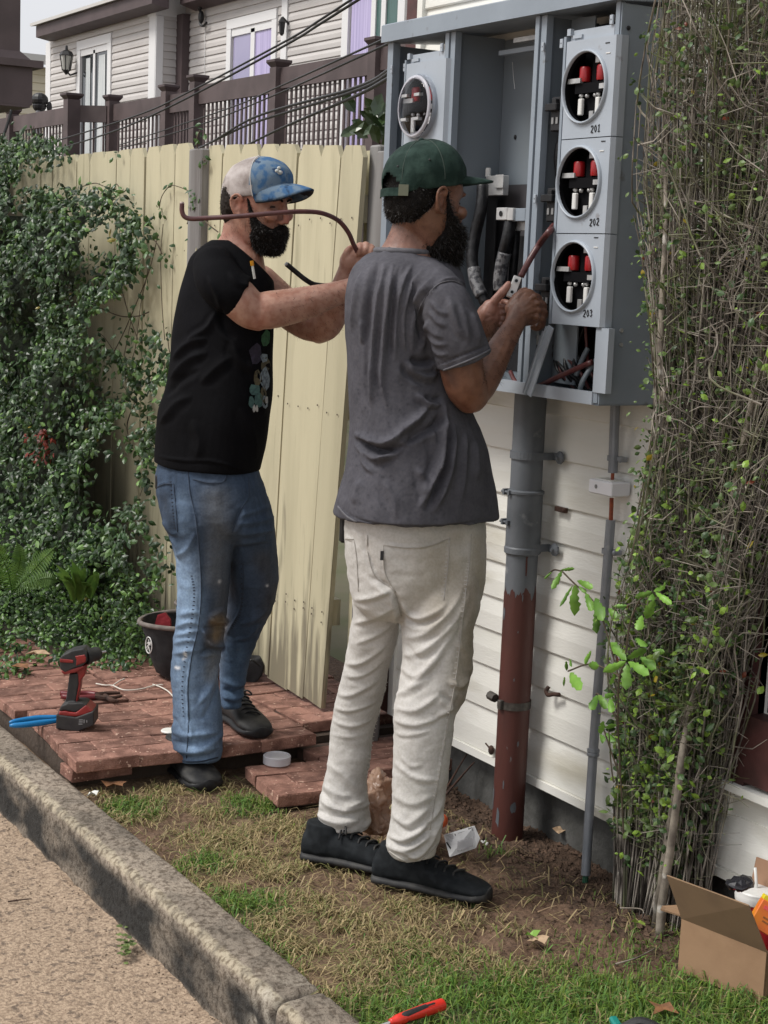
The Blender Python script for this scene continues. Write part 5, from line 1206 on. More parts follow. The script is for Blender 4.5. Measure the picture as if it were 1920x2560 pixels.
# stitching rows
def stitches(pts, D, n, parent, mt, size=(.0045, .0012), off=.0):
    P = spline(np.array(pts, float), 8); b = MB()
    for i in range(n):
        t_ = i/(n-1)*(len(P)-1.001); k = int(t_); u = t_-k; q = P[k]*(1-u)+P[k+1]*u; c = hit(q[0], q[1], parent)
        if c is None: continue
        d2 = (P[k+1]-P[k]); dirw = CR*d2[0]-CU*d2[1]; dirw /= np.linalg.norm(dirw); sd = np.cross(dirw, CF); b.obox(c, (size[0], size[1], .0008), (sd, dirw, CF))
    if b.v: o = b.build('stitching', mt, parent); o['kind'] = 'stuff'
from mathutils.bvhtree import BVHTree
BVH = {}
def hit(px, py, part):
    if part not in BVH:
        me_ = part.data; V_, _ = vget(me_); BVH[part] = BVHTree.FromPolygons((V_+ORG[part]).tolist(), [list(p.vertices) for p in me_.polygons])
    r = CF*FPX + CR*(px-960) + CU*(1280-py); r = r/np.linalg.norm(r); h = BVH[part].ray_cast(Vector(CC), Vector(r)); return None if h[0] is None else np.array(h[0])
M['thread'] = mat('pale_thread', (.40, .38, .35), .8)
stitches([(1170, 1360), (1168, 1420), (1152, 1540), (1134, 1690), (1106, 1850), (1083, 1985), (1068, 2050)], DA, 70, tr, M['thread'])
stitches([(1119, 1345), (1113, 1420), (1108, 1490)], DA, 16, tr, M['thread']); stitches([(995, 1610), (970, 1690), (940, 1800), (914, 1940)], DA, 40, tr, M['thread'])
M['seam'] = mat('twill_seam', (.36, .34, .31), .85)
def hemline(name, pts, r, mt, parent, off=.001):
    P = []
    for x, y in spline(np.array(pts, float), 6):
        c = hit(x, y, parent)
        if c is not None: P.append(c - CF*off)
    if len(P) > 3:
        V, F = tube_geo(P, r, 6); return mesh_obj(name, V, F, mt, parent, True)
for pl in ([(958, 1362), (1020, 1370), (1075, 1364), (1124, 1345)], [(1124, 1346), (1119, 1420), (1109, 1500)], [(958, 1364), (962, 1430), (990, 1482)], [(918, 1338), (920, 1385), (938, 1440), (985, 1478), (1003, 1540)], [(1178, 1335), (1174, 1400), (1158, 1530), (1140, 1690), (1112, 1850), (1090, 1985), (1075, 2075)], [(862, 1347), (884, 1348)], [(885, 1350), (892, 1400), (896, 1478)]): hemline('seam', pl, .0013, M['seam'], tr, .0004)
hemline('trouser_hem', [(968, 2124), (1000, 2146), (1034, 2158), (1065, 2138), (1094, 2110)], .0022, M['seam'], tr); hemline('trouser_hem', [(797, 2062), (830, 2080), (880, 2088), (926, 2066)], .0022, M['seam'], tr)
# shoes
shoe('shoe', at(938, 2200, Z=0), at(1226, 2254, Z=.002), manA, M['suede'], M['rubber'])
hl = at(760, 2143, Z=0); shoe('shoe', hl, hl + np.array((.185, -.215, 0)), manA, M['suede'], M['rubber'])
# shirt
S = [loft_h([(622, 962, 1070, DA+.04, .9), (634, 935, 1095, DA+.04, .85), (652, 906, 1128, DA+.03, .75), (680, 887, 1150, DA+.02, .7), (725, 873, 1160, DA, .7), (790, 868, 1156, DA, .72), (900, 873, 1152, DA, .76), (1000, 876, 1168, DA, .8), (1080, 878, 1200, DA, .8), (1150, 872, 1222, DA, .8), (1200, 860, 1231, DA, .8), (1250, 847, 1237, DA, .82), (1290, 839, 1241, DA, .84)], 40, 4, yaw=.62, pw=2.35),
     limb([(1052, 700, 62, DA-.02), (1098, 742, 68, DA-.09), (1130, 810, 70, DA-.11), (1161, 903, 73, DA-.10)], 26, 5, flat=True)]
me = fuse(S, .0045, 7)
# trim hem ends flat: open the sleeve end and hem by pressing
ripple(me, .0045, 8, (1.3, 1.3, .5), 1.7); ripple(me, .0018, 26, (1.3, 1.3, .6), 4.4)
ST = [([(950,648),(935,700),(922,760),(915,860)],9,-.007), ([(962,655),(950,720),(938,800),(932,900),(930,1000)],7,.007), ([(985,655),(975,700),(965,780),(957,880),(955,960),(968,1020)],7,.007), ([(1000,665),(985,730),(975,820),(972,920)],6,-.005), ([(1030,660),(1003,720),(990,800),(988,900)],7,.007), ([(1060,672),(1022,730),(1008,800),(1012,880)],7,.007), ([(1085,690),(1045,745),(1028,810),(1030,880)],8,.007), ([(1090,712),(1060,750),(1045,800),(1060,860)],6,-.006), ([(905,680),(890,740),(880,830)],7,.006), ([(905,800),(906,860)],6,.004), ([(925,900),(928,1000),(930,1020)],5,.004), ([(1072,800),(1060,850),(1050,880)],6,.005),
 # sleeve and armpit
 ([(1094,712),(1062,748),(1038,790)],3,.005), ([(1095,706),(1130,698),(1165,712)],3,.004), ([(1062,800),(1082,830),(1110,845)],7,.0032), ([(1066,830),(1088,858),(1120,862)],6,.0032), ([(1072,775),(1095,805),(1120,815)],6,.0032), ([(1075,750),(1098,778),(1125,785)],6,.0032), ([(1078,860),(1096,885),(1122,885)],6,.0032), ([(1150,760),(1165,810),(1172,860)],8,.004), ([(1120,740),(1140,800),(1160,850)],10,.005), ([(1180,780),(1195,830),(1200,860)],7,.004),
 ([(1025,895),(1050,905),(1085,900)],9,-.012), ([(1015,900),(1030,930),(1070,945),(1095,930)],9,.008), ([(1005,910),(1020,935),(1060,960)],7,-.006),
 # the long tuck across the waist
 ([(890,1100),(920,1118),(965,1128),(1010,1112)],8,-.016), ([(885,1085),(915,1096),(955,1108),(985,1098),(1015,1070),(1050,1040),(1075,1008)],10,.012), ([(915,1140),(950,1148),(990,1120),(1030,1085)],8,.008), ([(1010,1110),(1045,1085),(1090,1060),(1110,1030)],9,-.010), ([(905,1130),(912,1160),(935,1185)],6,.005), ([(1060,990),(1085,1000),(1105,990)],8,-.008), ([(1040,985),(1070,1010),(1100,1015)],7,.007),
 # hanging folds on the right flank
 ([(1112,1000),(1108,1080),(1105,1140),(1080,1200),(1050,1270)],9,.010), ([(1135,1060),(1130,1130),(1120,1190),(1085,1280)],9,.010), ([(1124,1040),(1119,1120),(1100,1200),(1065,1278)],7,-.010), ([(1165,1080),(1160,1180),(1150,1260)],9,.005), ([(1080,1070),(1095,1140),(1090,1190)],10,.006), ([(1190,1100),(1195,1200)],10,.004), ([(1040,1170),(1060,1200),(1055,1240)],9,.006), ([(960,1200),(985,1250),(990,1300)],12,.004), ([(900,1200),(885,1260)],10,.005),
 # hem and cuff stitching, collar rib
 ([(842,1268),(872,1300),(930,1322),(1000,1330),(1100,1330),(1190,1318),(1240,1305)],3.0,.004), ([(842,1256),(874,1288),(930,1309),(1000,1317),(1100,1317),(1190,1305),(1238,1293)],2.2,-.004), ([(1090,914),(1140,894),(1190,875),(1222,862)],2.5,-.004), ([(953,634),(975,622),(1010,617),(1050,622),(1092,642)],4,.004)]
folds(me, ST, 1.75)
# flatten the cut ends: sleeve opening and hem
def clip_plane(me, p, n, cap=True):
    bm = bmesh.new(); bm.from_mesh(me); r = bmesh.ops.bisect_plane(bm, geom=bm.verts[:]+bm.edges[:]+bm.faces[:], plane_co=Vector(p), plane_no=Vector(n), clear_outer=True)
    if cap:
        eds = [e for e in r['geom_cut'] if isinstance(e, bmesh.types.BMEdge)]; bmesh.ops.contextual_create(bm, geom=eds)
    bm.to_mesh(me); bm.free(); me.update()
clip_plane(me, PD(1040, 1297, DA), (0, 0, -1))
GS = (.082, .081, .093)
def drops(n, reg, seed, r=(2, 4)):
    rg = random.Random(seed); out = []
    for _ in range(n):
        out.append(([(rg.uniform(reg[0], reg[2]), rg.uniform(reg[1], reg[3]))], rg.uniform(*r), (.045, .044, .052), .75))
    return out
paint(me, GS, drops(70, (885, 1130, 1120, 1300), 3) + drops(50, (890, 950, 1020, 1100), 4) + [([(1180, 1100), (1200, 1300)], 60, (.06, .06, .068), .5), ([(960, 700), (1000, 800)], 70, (.115, .112, .125), .5), ([(1150, 790)], 55, (.075, .075, .085), .5), ([(1060, 930)], 40, (.065, .065, .072), .5)], .16, 26)  # drops are stains; wide spots paint a lit back, shaded flank and armpit
sh = put('t_shirt', me, M['jersey'], manA)
# sleeve turned hem as a real edge
def hemline(name, pts, r, mt, parent, off=.001):
    P = []
    for x, y in spline(np.array(pts, float), 6):
        c = hit(x, y, parent)
        if c is not None: P.append(c - CF*off)
    if len(P) > 3:
        V, F = tube_geo(P, r, 6); return mesh_obj(name, V, F, mt, parent, True)
M['jerseyp'] = mat('jersey_trim', (.115, .113, .127), .85, (.085, .085, .095), 60, bump=.0005, bscale=500)
hemline('hem', [(845, 1266), (874, 1296), (930, 1317), (1000, 1325), (1100, 1325), (1190, 1313), (1234, 1302)], .0028, M['jerseyp'], sh)
hemline('cuff', [(1096, 930), (1140, 914), (1190, 893), (1226, 874)], .0026, M['jerseyp'], sh); cr_ = ring_h(1019, 629, 77, DA+.04, .88, .4, 40); cr_ = np.vstack([cr_, cr_[:2]]); V, F = tube_geo(cr_, .0075, 8, False); mesh_obj('collar', V, F, M['jerseyp'], sh, True)
hemline('shoulder_seam', [(1038, 800), (1058, 752), (1094, 712), (1130, 702), (1160, 714)], .0014, M['jerseyp'], sh)
# body: head, neck, chest core, arms and hands as one skin
oA = PD(1064, 503, DA+.015); axA = head_axes(R_(33), R_(4), R_(-3)); sA = .97
body = place(head_pieces(), oA, *axA, sA)
body += [loft_h([(500, 1000, 1112, DA+.02, .95), (560, 984, 1100, DA+.03, .95), (600, 968, 1094, DA+.035, .95), (630, 948, 1108, DA+.04, .85), (660, 915, 1120, DA+.03, .7), (720, 890, 1140, DA, .6), (850, 890, 1130, DA, .6)], 28, 4, yaw=.4)]
body += [limb([(1080, 730, 52, DA-.06), (1130, 830, 56, DA-.11), (1150, 900, 56, DA-.10), (1163, 960, 53, DA-.09), (1178, 992, 46, DA-.07)], 22, 5),
         limb([(1170, 985, 44, DA-.08), (1196, 962, 45, DA-.04), (1226, 914, 40, DA+.02), (1256, 862, 32, DA+.07), (1280, 822, 27, DA+.11), (1294, 795, 26, DA+.13)], 20, 5),
         limb([(930, 720, 50, DA+.16), (1000, 860, 48, DA+.24), (1060, 965, 42, DA+.28), (1110, 940, 40, DA+.28), (1170, 880, 32, DA+.24), (1206, 838, 28, DA+.215), (1222, 812, 28, DA+.20)], 18, 5)]
DR = DA+.155
# right fist: back of the hand to the camera, fingers closed round the cable beyond it
body += [limb([(1290, 798, 28, DR-.02), (1306, 780, 34, DR-.008), (1322, 769, 34, DR+.002), (1332, 765, 28, DR+.008)], 18, 5), limb([(1284, 775, 24, DR), (1304, 752, 26, DR+.01), (1322, 742, 22, DR+.015)], 16, 4), limb([(1312, 790, 26, DR), (1330, 786, 26, DR+.005), (1340, 782, 20, DR+.01)], 16, 4)]
for (x, y, dx, dy) in ((1338, 742, 10, 8), (1349, 757, 10, 10), (1354, 776, 8, 10), (1352, 795, 4, 12)):
    body.append(finger([PD(x-22, y+2, DR+.0), PD(x, y, DR+.006), PD(x+dx, y+dy, DR+.028), PD(x+dx-10, y+dy+12, DR+.052), PD(x+dx-28, y+dy+10, DR+.052)], .0108, .0085))
body.append(finger([PD(1292, 768, DR+.02), PD(1296, 746, DR+.035), PD(1306, 730, DR+.05), PD(1318, 724, DR+.055)], .0115, .009))
# left hand: palm towards the camera, thumb up along the lug, fingers curled
DL = DA+.20
body += [limb([(1214, 828, 27, DL), (1220, 806, 33, DL), (1226, 786, 34, DL), (1232, 772, 28, DL)], 18, 5), limb([(1206, 812, 20, DL-.012), (1216, 790, 24, DL-.018), (1226, 766, 20, DL-.018)], 16, 4)]
body.append(finger([PD(1216, 786, DL-.016), PD(1232, 758, DL-.026), PD(1252, 735, DL-.028), PD(1266, 718, DL-.026), PD(1273, 706, DL-.022)], .0125, .0085))
for i, (x, y) in enumerate(((1252, 764), (1254, 780), (1253, 796), (1248, 811))):
    body.append(finger([PD(1236, y-4, DL+.012), PD(1262+i*-2, y-8, DL+.018), PD(1276-i*4, y-2, DL+.002), PD(1268-i*3, y+3, DL-.016), PD(x, y+1, DL-.020)], .0098, .0078))
for (x, y) in ((1336, 742), (1345, 757), (1346, 775), (1341, 792)):
    b = MB(); b.ell(PD(x, y, DR-.020), (.0095, .0085, .0095), None, 12, 8); body.append(b.geo())
me = fuse(body, .0028, 4, .5); sockets(me, oA, axA, sA)
folds(me, [([(1322, 752), (1344, 749), (1362, 756)], 3.0, -.0035), ([(1326, 768), (1348, 766), (1366, 772)], 3.0, -.0038), ([(1324, 786), (1345, 784), (1362, 790)], 3.0, -.0035), ([(1300, 770), (1318, 758), (1334, 744)], 4, .0016), ([(1302, 780), (1322, 770), (1344, 759)], 4, .0016), ([(1304, 788), (1322, 782), (1344, 776)], 4, .0014), ([(1278, 800), (1292, 812), (1310, 818)], 3, -.0012), ([(1296, 754), (1302, 740), (1314, 730)], 3, -.0025), ([(1240, 925), (1262, 880), (1282, 835)], 6, .0018), ([(1216, 940), (1240, 900), (1262, 850)], 5, .0014), ([(1212, 800), (1226, 792), (1240, 790)], 3, -.002), ([(1218, 782), (1232, 786), (1244, 796)], 3, -.002)])
SK = np.array((.175, .083, .050))
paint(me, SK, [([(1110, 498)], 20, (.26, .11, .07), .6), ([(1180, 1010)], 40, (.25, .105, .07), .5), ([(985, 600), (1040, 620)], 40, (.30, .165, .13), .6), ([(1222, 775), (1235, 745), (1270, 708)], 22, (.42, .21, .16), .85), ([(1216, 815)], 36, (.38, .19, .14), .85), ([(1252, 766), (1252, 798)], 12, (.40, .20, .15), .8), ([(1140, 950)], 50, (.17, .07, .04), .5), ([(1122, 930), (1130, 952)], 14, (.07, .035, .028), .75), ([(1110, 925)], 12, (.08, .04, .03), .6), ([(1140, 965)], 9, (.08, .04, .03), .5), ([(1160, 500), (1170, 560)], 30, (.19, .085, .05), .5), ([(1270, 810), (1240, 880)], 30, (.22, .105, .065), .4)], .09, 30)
bd = put('body', me, M['skin2'], manA)
V, N = vget(bd.data); V = V+ORG[manA]; Q, z = vpix(V)
eyes(oA, axA, sA, bd, (1, .1, -.5))
# forearm hair
mk = (Q[:, 0] > 1205) & (Q[:, 0] < 1300) & (Q[:, 1] > 800) & (Q[:, 1] < 960) & (((CC-V)*N).sum(1) > 0)
hairs(V[mk], N[mk], 380, .011, (.1, -.1, -.4), M['hair'], 'arm_hair', bd, 5, .25, .00028)
# beard, hair
def region(me_obj, o, ax, sc):
    V_, N_ = vget(me_obj.data); V_ = V_+ORG[me_obj]; return V_, N_, to_local(V_, o, ax, sc)
def shell(o, ax, sc, rows, name, parent, mt, amp=.003, nsc=120, n=32, vox=.0028, extra=()):
    R = spline(np.array(rows), 3); rings = []
    for z_, xf, xb, hw in R:
        cx = (xf+xb)/2; rings.append(np.array([(cx+(xf-xb)/2*math.copysign(abs(math.cos(a_))**.85, math.cos(a_)), hw*math.copysign(abs(math.sin(a_))**.85, math.sin(a_)), z_) for a_ in np.linspace(0, 2*math.pi, n, endpoint=False)]))
    me_ = fuse(place([loft(rings)]+list(extra), o, *ax, sc), vox, 3); ripple(me_, amp, nsc, oct=2); return put(name, me_, mt, parent)
bA = shell(oA, axA, sA, [(-.172, .082, .03, .020), (-.160, .097, .018, .036), (-.14, .107, .005, .048), (-.115, .110, -.008, .060), (-.095, .109, -.010, .067), (-.078, .106, .0, .071), (-.060, .088, .008, .0745), (-.042, .060, .010, .0765), (-.02, .038, .008, .078), (.005, .024, .006, .0785), (.03, .018, .002, .078)], 'beard', manA, M['hair'], .0016, 150, extra=[tube_geo(spline([(.080, -.036, -.072), (.098, -.022, -.056), (.102, 0, -.053), (.098, .022, -.056), (.080, .036, -.072)], 5), .0075, 10)])
Vb, Nb, Lb = region(bA, oA, axA, sA); hairs(Vb, Nb, 5200, .013, (.1, 0, -.5), M['strand'], 'beard_hair', bA, 3, .9, .0006)
hA = shell(oA, axA, sA, [(-.060, -.050, -.074, .044), (-.045, -.03, -.090, .060), (-.02, .004, -.0985, .0735), (.01, .030, -.1005, .0775), (.04, .05, -.101, .080), (.07, .06, -.098, .077), (.10, .05, -.08, .06)], 'hair', manA, M['hair'], .0012, 170)
Vb, Nb, Lb = region(hA, oA, axA, sA); hairs(Vb[Lb[:, 2] < .04], Nb[Lb[:, 2] < .04], 3600, .006, (0, 0, -.3), M['strand'], 'short_hair', hA, 4, .8, .0005)
b = MB()   # eyebrow
for s in (-1, 1):
    P = [np.array((.0905+.0, s*.014, .021)), np.array((.0925, s*.028, .0265)), np.array((.080, s*.046, .022))]; b.tube([(p*sA)@np.stack(axA)+oA for p in spline(P, 4)], .0032, 6)
b.build('eyebrow', M['hair'], bd, True)
def stubble(part, o, ax, sc, n, L, name, seed):
    V_, N_, L_ = region(part, o, ax, sc); mk_ = (L_[:, 2] > -.080) & (L_[:, 2] < .012) & (L_[:, 0] > .006) & (L_[:, 0] < .078+.5*(L_[:, 2]+.03)*(L_[:, 2] < -.03)) & (abs(L_[:, 1]) > .040) & (L_[:, 0]-.045 < (-.018-L_[:, 2])*1.3+.012)
    if mk_.sum() > 10: hairs(V_[mk_], N_[mk_], n, L, (.1, 0, -.5), M['strand'], name, part, seed, .5, .0003)
    mk2 = (L_[:, 2] < -.052) & (L_[:, 2] > -.105) & (L_[:, 0] < .0) & (L_[:, 0] > -.09)
    if mk2.sum() > 10: hairs(V_[mk2], N_[mk2], n//2, L*.6, (0, 0, -.5), M['strand'], 'nape_stubble', part, seed+1, .4, .00025)
stubble(bd, oA, axA, sA, 900, .006, 'cheek_stubble', 14)
# cap
def cap_dome(o, ax, sc, tiltb, rows, name, parent, mts, n=48, split=None, open_back=None):
    """crown of a cap from rings (height, front, back, half width); split: function of (x,y,z) -> material index"""
    V = []; F = []; mi = []
    R = spline(np.array(rows), 4)
    for z_, xf, xb, hw in R:
        cx = (xf+xb)/2
        for t_ in range(n):
            a_ = 2*math.pi*t_/n; c, s = math.cos(a_), math.sin(a_); x_ = cx+(xf-xb)/2*math.copysign(abs(c)**.93, c); V.append((x_, hw*math.copysign(abs(s)**.93, s), z_ + tiltb*(x_)))
    k = len(R)
    for i in range(k-1):
        for t_ in range(n):
            q = [i*n+t_, i*n+(t_+1) % n, (i+1)*n+(t_+1) % n, (i+1)*n+t_]; c = np.mean([V[j] for j in q], 0)
            if open_back and open_back(c): continue
            F.append(q); mi.append(split(c) if split else 0)
    F.append([(k-1)*n+t_ for t_ in range(n)]); mi.append(split(np.mean(V[-n:], 0)) if split else 0)
    L = np.array(V); L[:, :] += np.array([[.0022*n3(p, 26, 2), .0022*n3(p+5, 26, 2), .0025*n3(p+9, 22, 2)] for p in L]); A = np.stack(ax); W = (L*sc)@A+o
    ob = mesh_obj(name, W, F, mts, parent, True, mi)
    so = ob.modifiers.new('s', 'SOLIDIFY'); so.thickness = .002; so.offset = -1
    return ob
def brim(o, ax, sc, z0, tiltb, xf, hw, L, droop, curve, name, parent, mt, under=None, w_=.9):
    """curved bill"""
    V = []; F = []; n, m_ = 28, 8
    for j in range(m_+1):
        for i in range(n+1):
            u = -1+2*i/n; a_ = u*math.pi/2*w_; r = j/m_
            x_ = xf*math.cos(a_)*1.0 + L*r*max(0, math.cos(a_))**.6; y_ = hw*math.sin(a_)*(1-.06*r); z_ = z0 + tiltb*x_ - curve*(y_/hw)**2*(.35+.65*r) - droop*r*r
            V.append((x_, y_, z_))
    for j in range(m_):
        for i in range(n): F.append([j*(n+1)+i, j*(n+1)+i+1, (j+1)*(n+1)+i+1, (j+1)*(n+1)+i])
    W = (np.array(V)*sc)@np.stack(ax)+o; ob = mesh_obj(name, W, F, mt, parent, True); so = ob.modifiers.new('s', 'SOLIDIFY'); so.thickness = .0045; so.offset = 0
    if under:
        u_ = mesh_obj('brim_underside', W-ax[2]*.0036*sc, F, under, ob, True); so = u_.modifiers.new('s', 'SOLIDIFY'); so.thickness = .001; so.offset = 0
    return ob
M['capg'] = mat('dark_green_cotton', (.011, .026, .021), .85, (.026, .050, .041), 26, 6, .42, .62, .0008, 500, bump2=.004, bscale2=38, spec=.2)
M['capgs'] = mat('green_cap_seam', (.04, .06, .05), .85)
rowsA = [(.030, .098, -.110, .084), (.048, .099, -.115, .088), (.07, .094, -.117, .089), (.095, .080, -.113, .085), (.118, .060, -.102, .075), (.136, .036, -.084, .058), (.148, .008, -.058, .034), (.152, -.014, -.036, .013)]
TA = .25
capA = cap_dome(oA, axA, sA, TA, rowsA, 'cap', manA, [M['capg']], 56, None, lambda c: c[0] < -.08 and abs(c[1]) < .046 and .038 < c[2]-TA*c[0] < .038+.042*(1-(c[1]/.048)**2)+.004)
brim(oA, axA, sA, .064, .08, .094, .074, .100, .006, .022, 'cap_brim', manA, M['capg'])
A_ = np.stack(axA)
def loc(p, o=oA, s=sA, A=A_): return (np.array(p)*s)@A+o
b = MB()
for ang in (0, 60, 120, 180, 240, 300):
    P = []
    for z_, xf, xb, hw in spline(np.array(rowsA), 3)[3:]:
        a_ = R_(ang+30); P.append(loc(((xf+xb)/2+(xf-xb)/2*math.cos(a_)*1.006, hw*math.sin(a_)*1.006, z_+TA*((xf+xb)/2+(xf-xb)/2*math.cos(a_))+.0005)))
    b.tube(P, .0011, 5)
b.build('cap_seam', M['capgs'], capA); b = MB(); b.ell(loc((-.025, 0, .1465)), (.007, .007, .004), None, 10, 6); b.build('cap_button', M['capg'], capA, True)
P = [loc((-.015-.103*math.cos(a_)*1.0, .0905*math.sin(a_)*.98, .030+TA*(-.10)+.002)) for a_ in np.linspace(-.62, .62, 9)]; b = MB()
for p, q in zip(P[:-1], P[1:]): b.bar(p, q, .0025, .019, up=axA[2])
b.build('cap_strap', M['capg'], capA); b = MB(); q = loc((-.103, -.055, .010)); b.obox(q, (.012, .002, .013), (axA[1]*.75-axA[0]*.66, axA[0]*.75+axA[1]*.66, axA[2])); b.build('strap_buckle', mat('tarnished_brass', (.10, .105, .07), .45, metal=.4), capA)
for (a_, z_) in ((200, .095), (160, .095), (250, .10)):
    c = np.interp(z_, [r[0] for r in rowsA], range(len(rowsA))); i = int(c); u = c-i; xf, xb, hw = [rowsA[i][j]*(1-u)+rowsA[i+1][j]*u for j in (1, 2, 3)]; p = loc(((xf+xb)/2+(xf-xb)/2*math.cos(R_(a_)), hw*math.sin(R_(a_)), z_+TA*((xf+xb)/2+(xf-xb)/2*math.cos(R_(a_))))); b = MB(); b.ell(p, (.003, .003, .003), None, 8, 5); b.build('eyelet', M['ink'], capA)
# what he holds: the lug and the dark red wire
lugt = thing('wire_lug', 'two-hole aluminium lug pinched between the fingers of the man in grey', 'lug', PD(1286, 717, DL-.01))
tl, bl = PD(1295, 691, DL-.02), PD(1276, 743, DL-.02); d_ = (bl-tl)/np.linalg.norm(bl-tl); sd = np.cross(d_, CF); sd /= np.linalg.norm(sd)
mb = MB(); mb.obox((tl+bl)/2+CF*.008, (.0102, np.linalg.norm(bl-tl)/2, .008), (sd, d_, CF), .0012); mb.build('block', mat('bright_aluminium', (.70, .70, .69), .4, metal=.25), lugt)
for (x, y) in ((1291, 702), (1280, 730)):
    mb = MB(); c = PD(x, y, DL-.0212); mb.lathe(c, -CF, [(.0066, -.001), (.0066, .0012), (.0045, .0014), (.004, -.0008)], 14, False); mb.build('set_screw_ring', M['tin'], lugt); mb = MB(); mb.disc(c-CF*.0004, -CF, .0042, 10); mb.build('set_screw', M['bk'], lugt)
P = spline([at(1388, 560, X=XB+.03), at(1372, 580, X=XB-.03), PD(1349, 610, DA+.20), PD(1323, 652, DA+.19), PD(1302, 692, DL-.012)], 8); V, F = tube_geo(P, .0082, 12); o = mesh_obj('red_conductor', V, F, M['maroonwire'], None, True, origin=P[0]); tag(o, 'dark red insulated conductor arching from the breaker to the held lug', 'cable')
# ---------------------------------------------------------------- the man in the black shirt behind him
DB = 4.80
manB = thing('person', 'man in black t-shirt, trucker cap and stained blue jeans holding bent wire', 'person', (2.2, 4.35, 0))
pt = [loft_h([(1140, 400, 640, DB, .8), (1165, 396, 645, DB, .82), (1222, 391, 664, DB, .84), (1291, 401, 684, DB, .86), (1325, 415, 682, DB+.01, .66), (1350, 450, 660, DB+.02, .45)], 32, 3, yaw=-.45),
      loft_h([(1250, 415, 570, DB-.06, .9), (1300, 406, 588, DB-.06, .92), (1345, 426, 585, DB-.06, .95), (1400, 441, 580, DB-.06, 1), (1466, 442, 577, DB-.06, 1), (1547, 438, 567, DB-.06, 1), (1608, 430, 556, DB-.055, 1), (1670, 428, 546, DB-.05, 1), (1730, 428, 550, DB-.045, 1), (1792, 431, 556, DB-.04, 1), (1850, 428, 560, DB-.035, 1), (1895, 437, 552, DB-.03, 1.05)], 26, 4, pw=2.1),
      loft_h([(1240, 560, 670, DB+.02, 1.3), (1290, 562, 682, DB+.025, 1.35), (1340, 565, 691, DB+.035, 1.35), (1438, 572, 698, DB+.06, 1.2), (1470, 572, 696, DB+.075, 1.1), (1500, 570, 690, DB+.09, 1), (1540, 563, 674, DB+.10, 1), (1580, 552, 650, DB+.11, 1), (1621, 545, 636, DB+.115, 1), (1670, 546, 623, DB+.12, 1), (1743, 552, 609, DB+.125, 1.1), (1770, 556, 605, DB+.125, 1.2)], 26, 4, pw=2.1)]
me = fuse(pt, .0045, 16); ripple(me, .0055, 8, (1, 1, .8), 9.3); ripple(me, .0022, 24, (1, 1, 1.6), 2.7)
ST = [([(595,1310),(640,1305),(690,1290)],7,.005), ([(592,1335),(645,1330),(690,1322)],7,.006), ([(592,1360),(640,1352),(685,1350)],6,.005), ([(600,1290),(640,1278),(680,1265)],6,.004), ([(445,1540),(480,1530),(500,1535)],7,.005), ([(438,1570),(470,1556),(498,1560)],7,.006), ([(436,1590),(470,1582),(500,1575)],6,.005), ([(432,1610),(465,1600),(495,1602)],6,.005), ([(430,1635),(470,1628),(500,1625)],6,.004),
 ([(520,1545),(548,1556),(572,1545)],7,.009), ([(500,1570),(535,1572),(568,1560)],6,-.008), ([(515,1600),(540,1615),(560,1605)],8,.010), ([(500,1635),(530,1625),(550,1632)],6,-.009), ([(505,1565),(520,1600),(530,1620)],6,.006), ([(560,1520),(540,1535),(520,1540)],6,.006),
 ([(545,1660),(525,1720),(495,1765)],7,.006), ([(552,1700),(530,1760),(505,1800)],7,-.005), ([(430,1830),(480,1838),(550,1830)],7,.006), ([(430,1852),(480,1862),(552,1845)],7,-.007), ([(428,1870),(480,1880),(548,1866)],8,.008), ([(470,1800),(480,1830),(478,1850)],6,.005), ([(432,1790),(450,1825),(470,1840)],7,-.005), ([(500,1870),(540,1850),(558,1830)],6,.006), ([(440,1905),(490,1905),(540,1900)],4,.004),
 ([(560,1700),(590,1715),(618,1700)],7,.006), ([(556,1740),(585,1748),(610,1735)],6,.007), ([(556,1722),(585,1732),(612,1720)],5,-.006), ([(650,1400),(670,1450),(676,1510)],9,.005), ([(600,1560),(640,1545),(670,1520)],8,.006), ([(590,1600),(620,1590),(645,1565)],7,.005), ([(425,1345),(440,1360),(450,1400)],6,.007), ([(405,1300),(430,1330),(445,1335)],6,.006), ([(444,1390),(470,1370),(490,1330)],8,.004),
 # seams: outer seam, pockets, fly
 ([(470,1170),(475,1230),(490,1300),(500,1400),(503,1490),(495,1570),(478,1640),(468,1720),(470,1800),(464,1900)],2.2,.0035), ([(605,1400),(608,1450),(600,1520),(575,1570),(555,1610)],2.0,.003), ([(432,1200),(438,1280),(442,1330)],2,.003), ([(620,1200),(622,1240),(608,1262)],2.2,.003), ([(482,1198),(520,1206),(560,1205)],2.6,.004), ([(560,1205),(568,1185)],2.2,.003), ([(392,1216),(412,1208),(433,1208)],2.8,.004), ([(580,1330),(592,1300),(604,1268)],6,-.006)]
folds(me, ST, 1.35)
DK = (.040, .064, .105)
def denim_extra(V, N, Q, C_):
    nz = np.array([noise.fractal(Vector((p[0]*70, p[1]*70, p[2]*9)), 1, 2, 2) for p in V]); return C_*(1+.22*nz)[:, None]
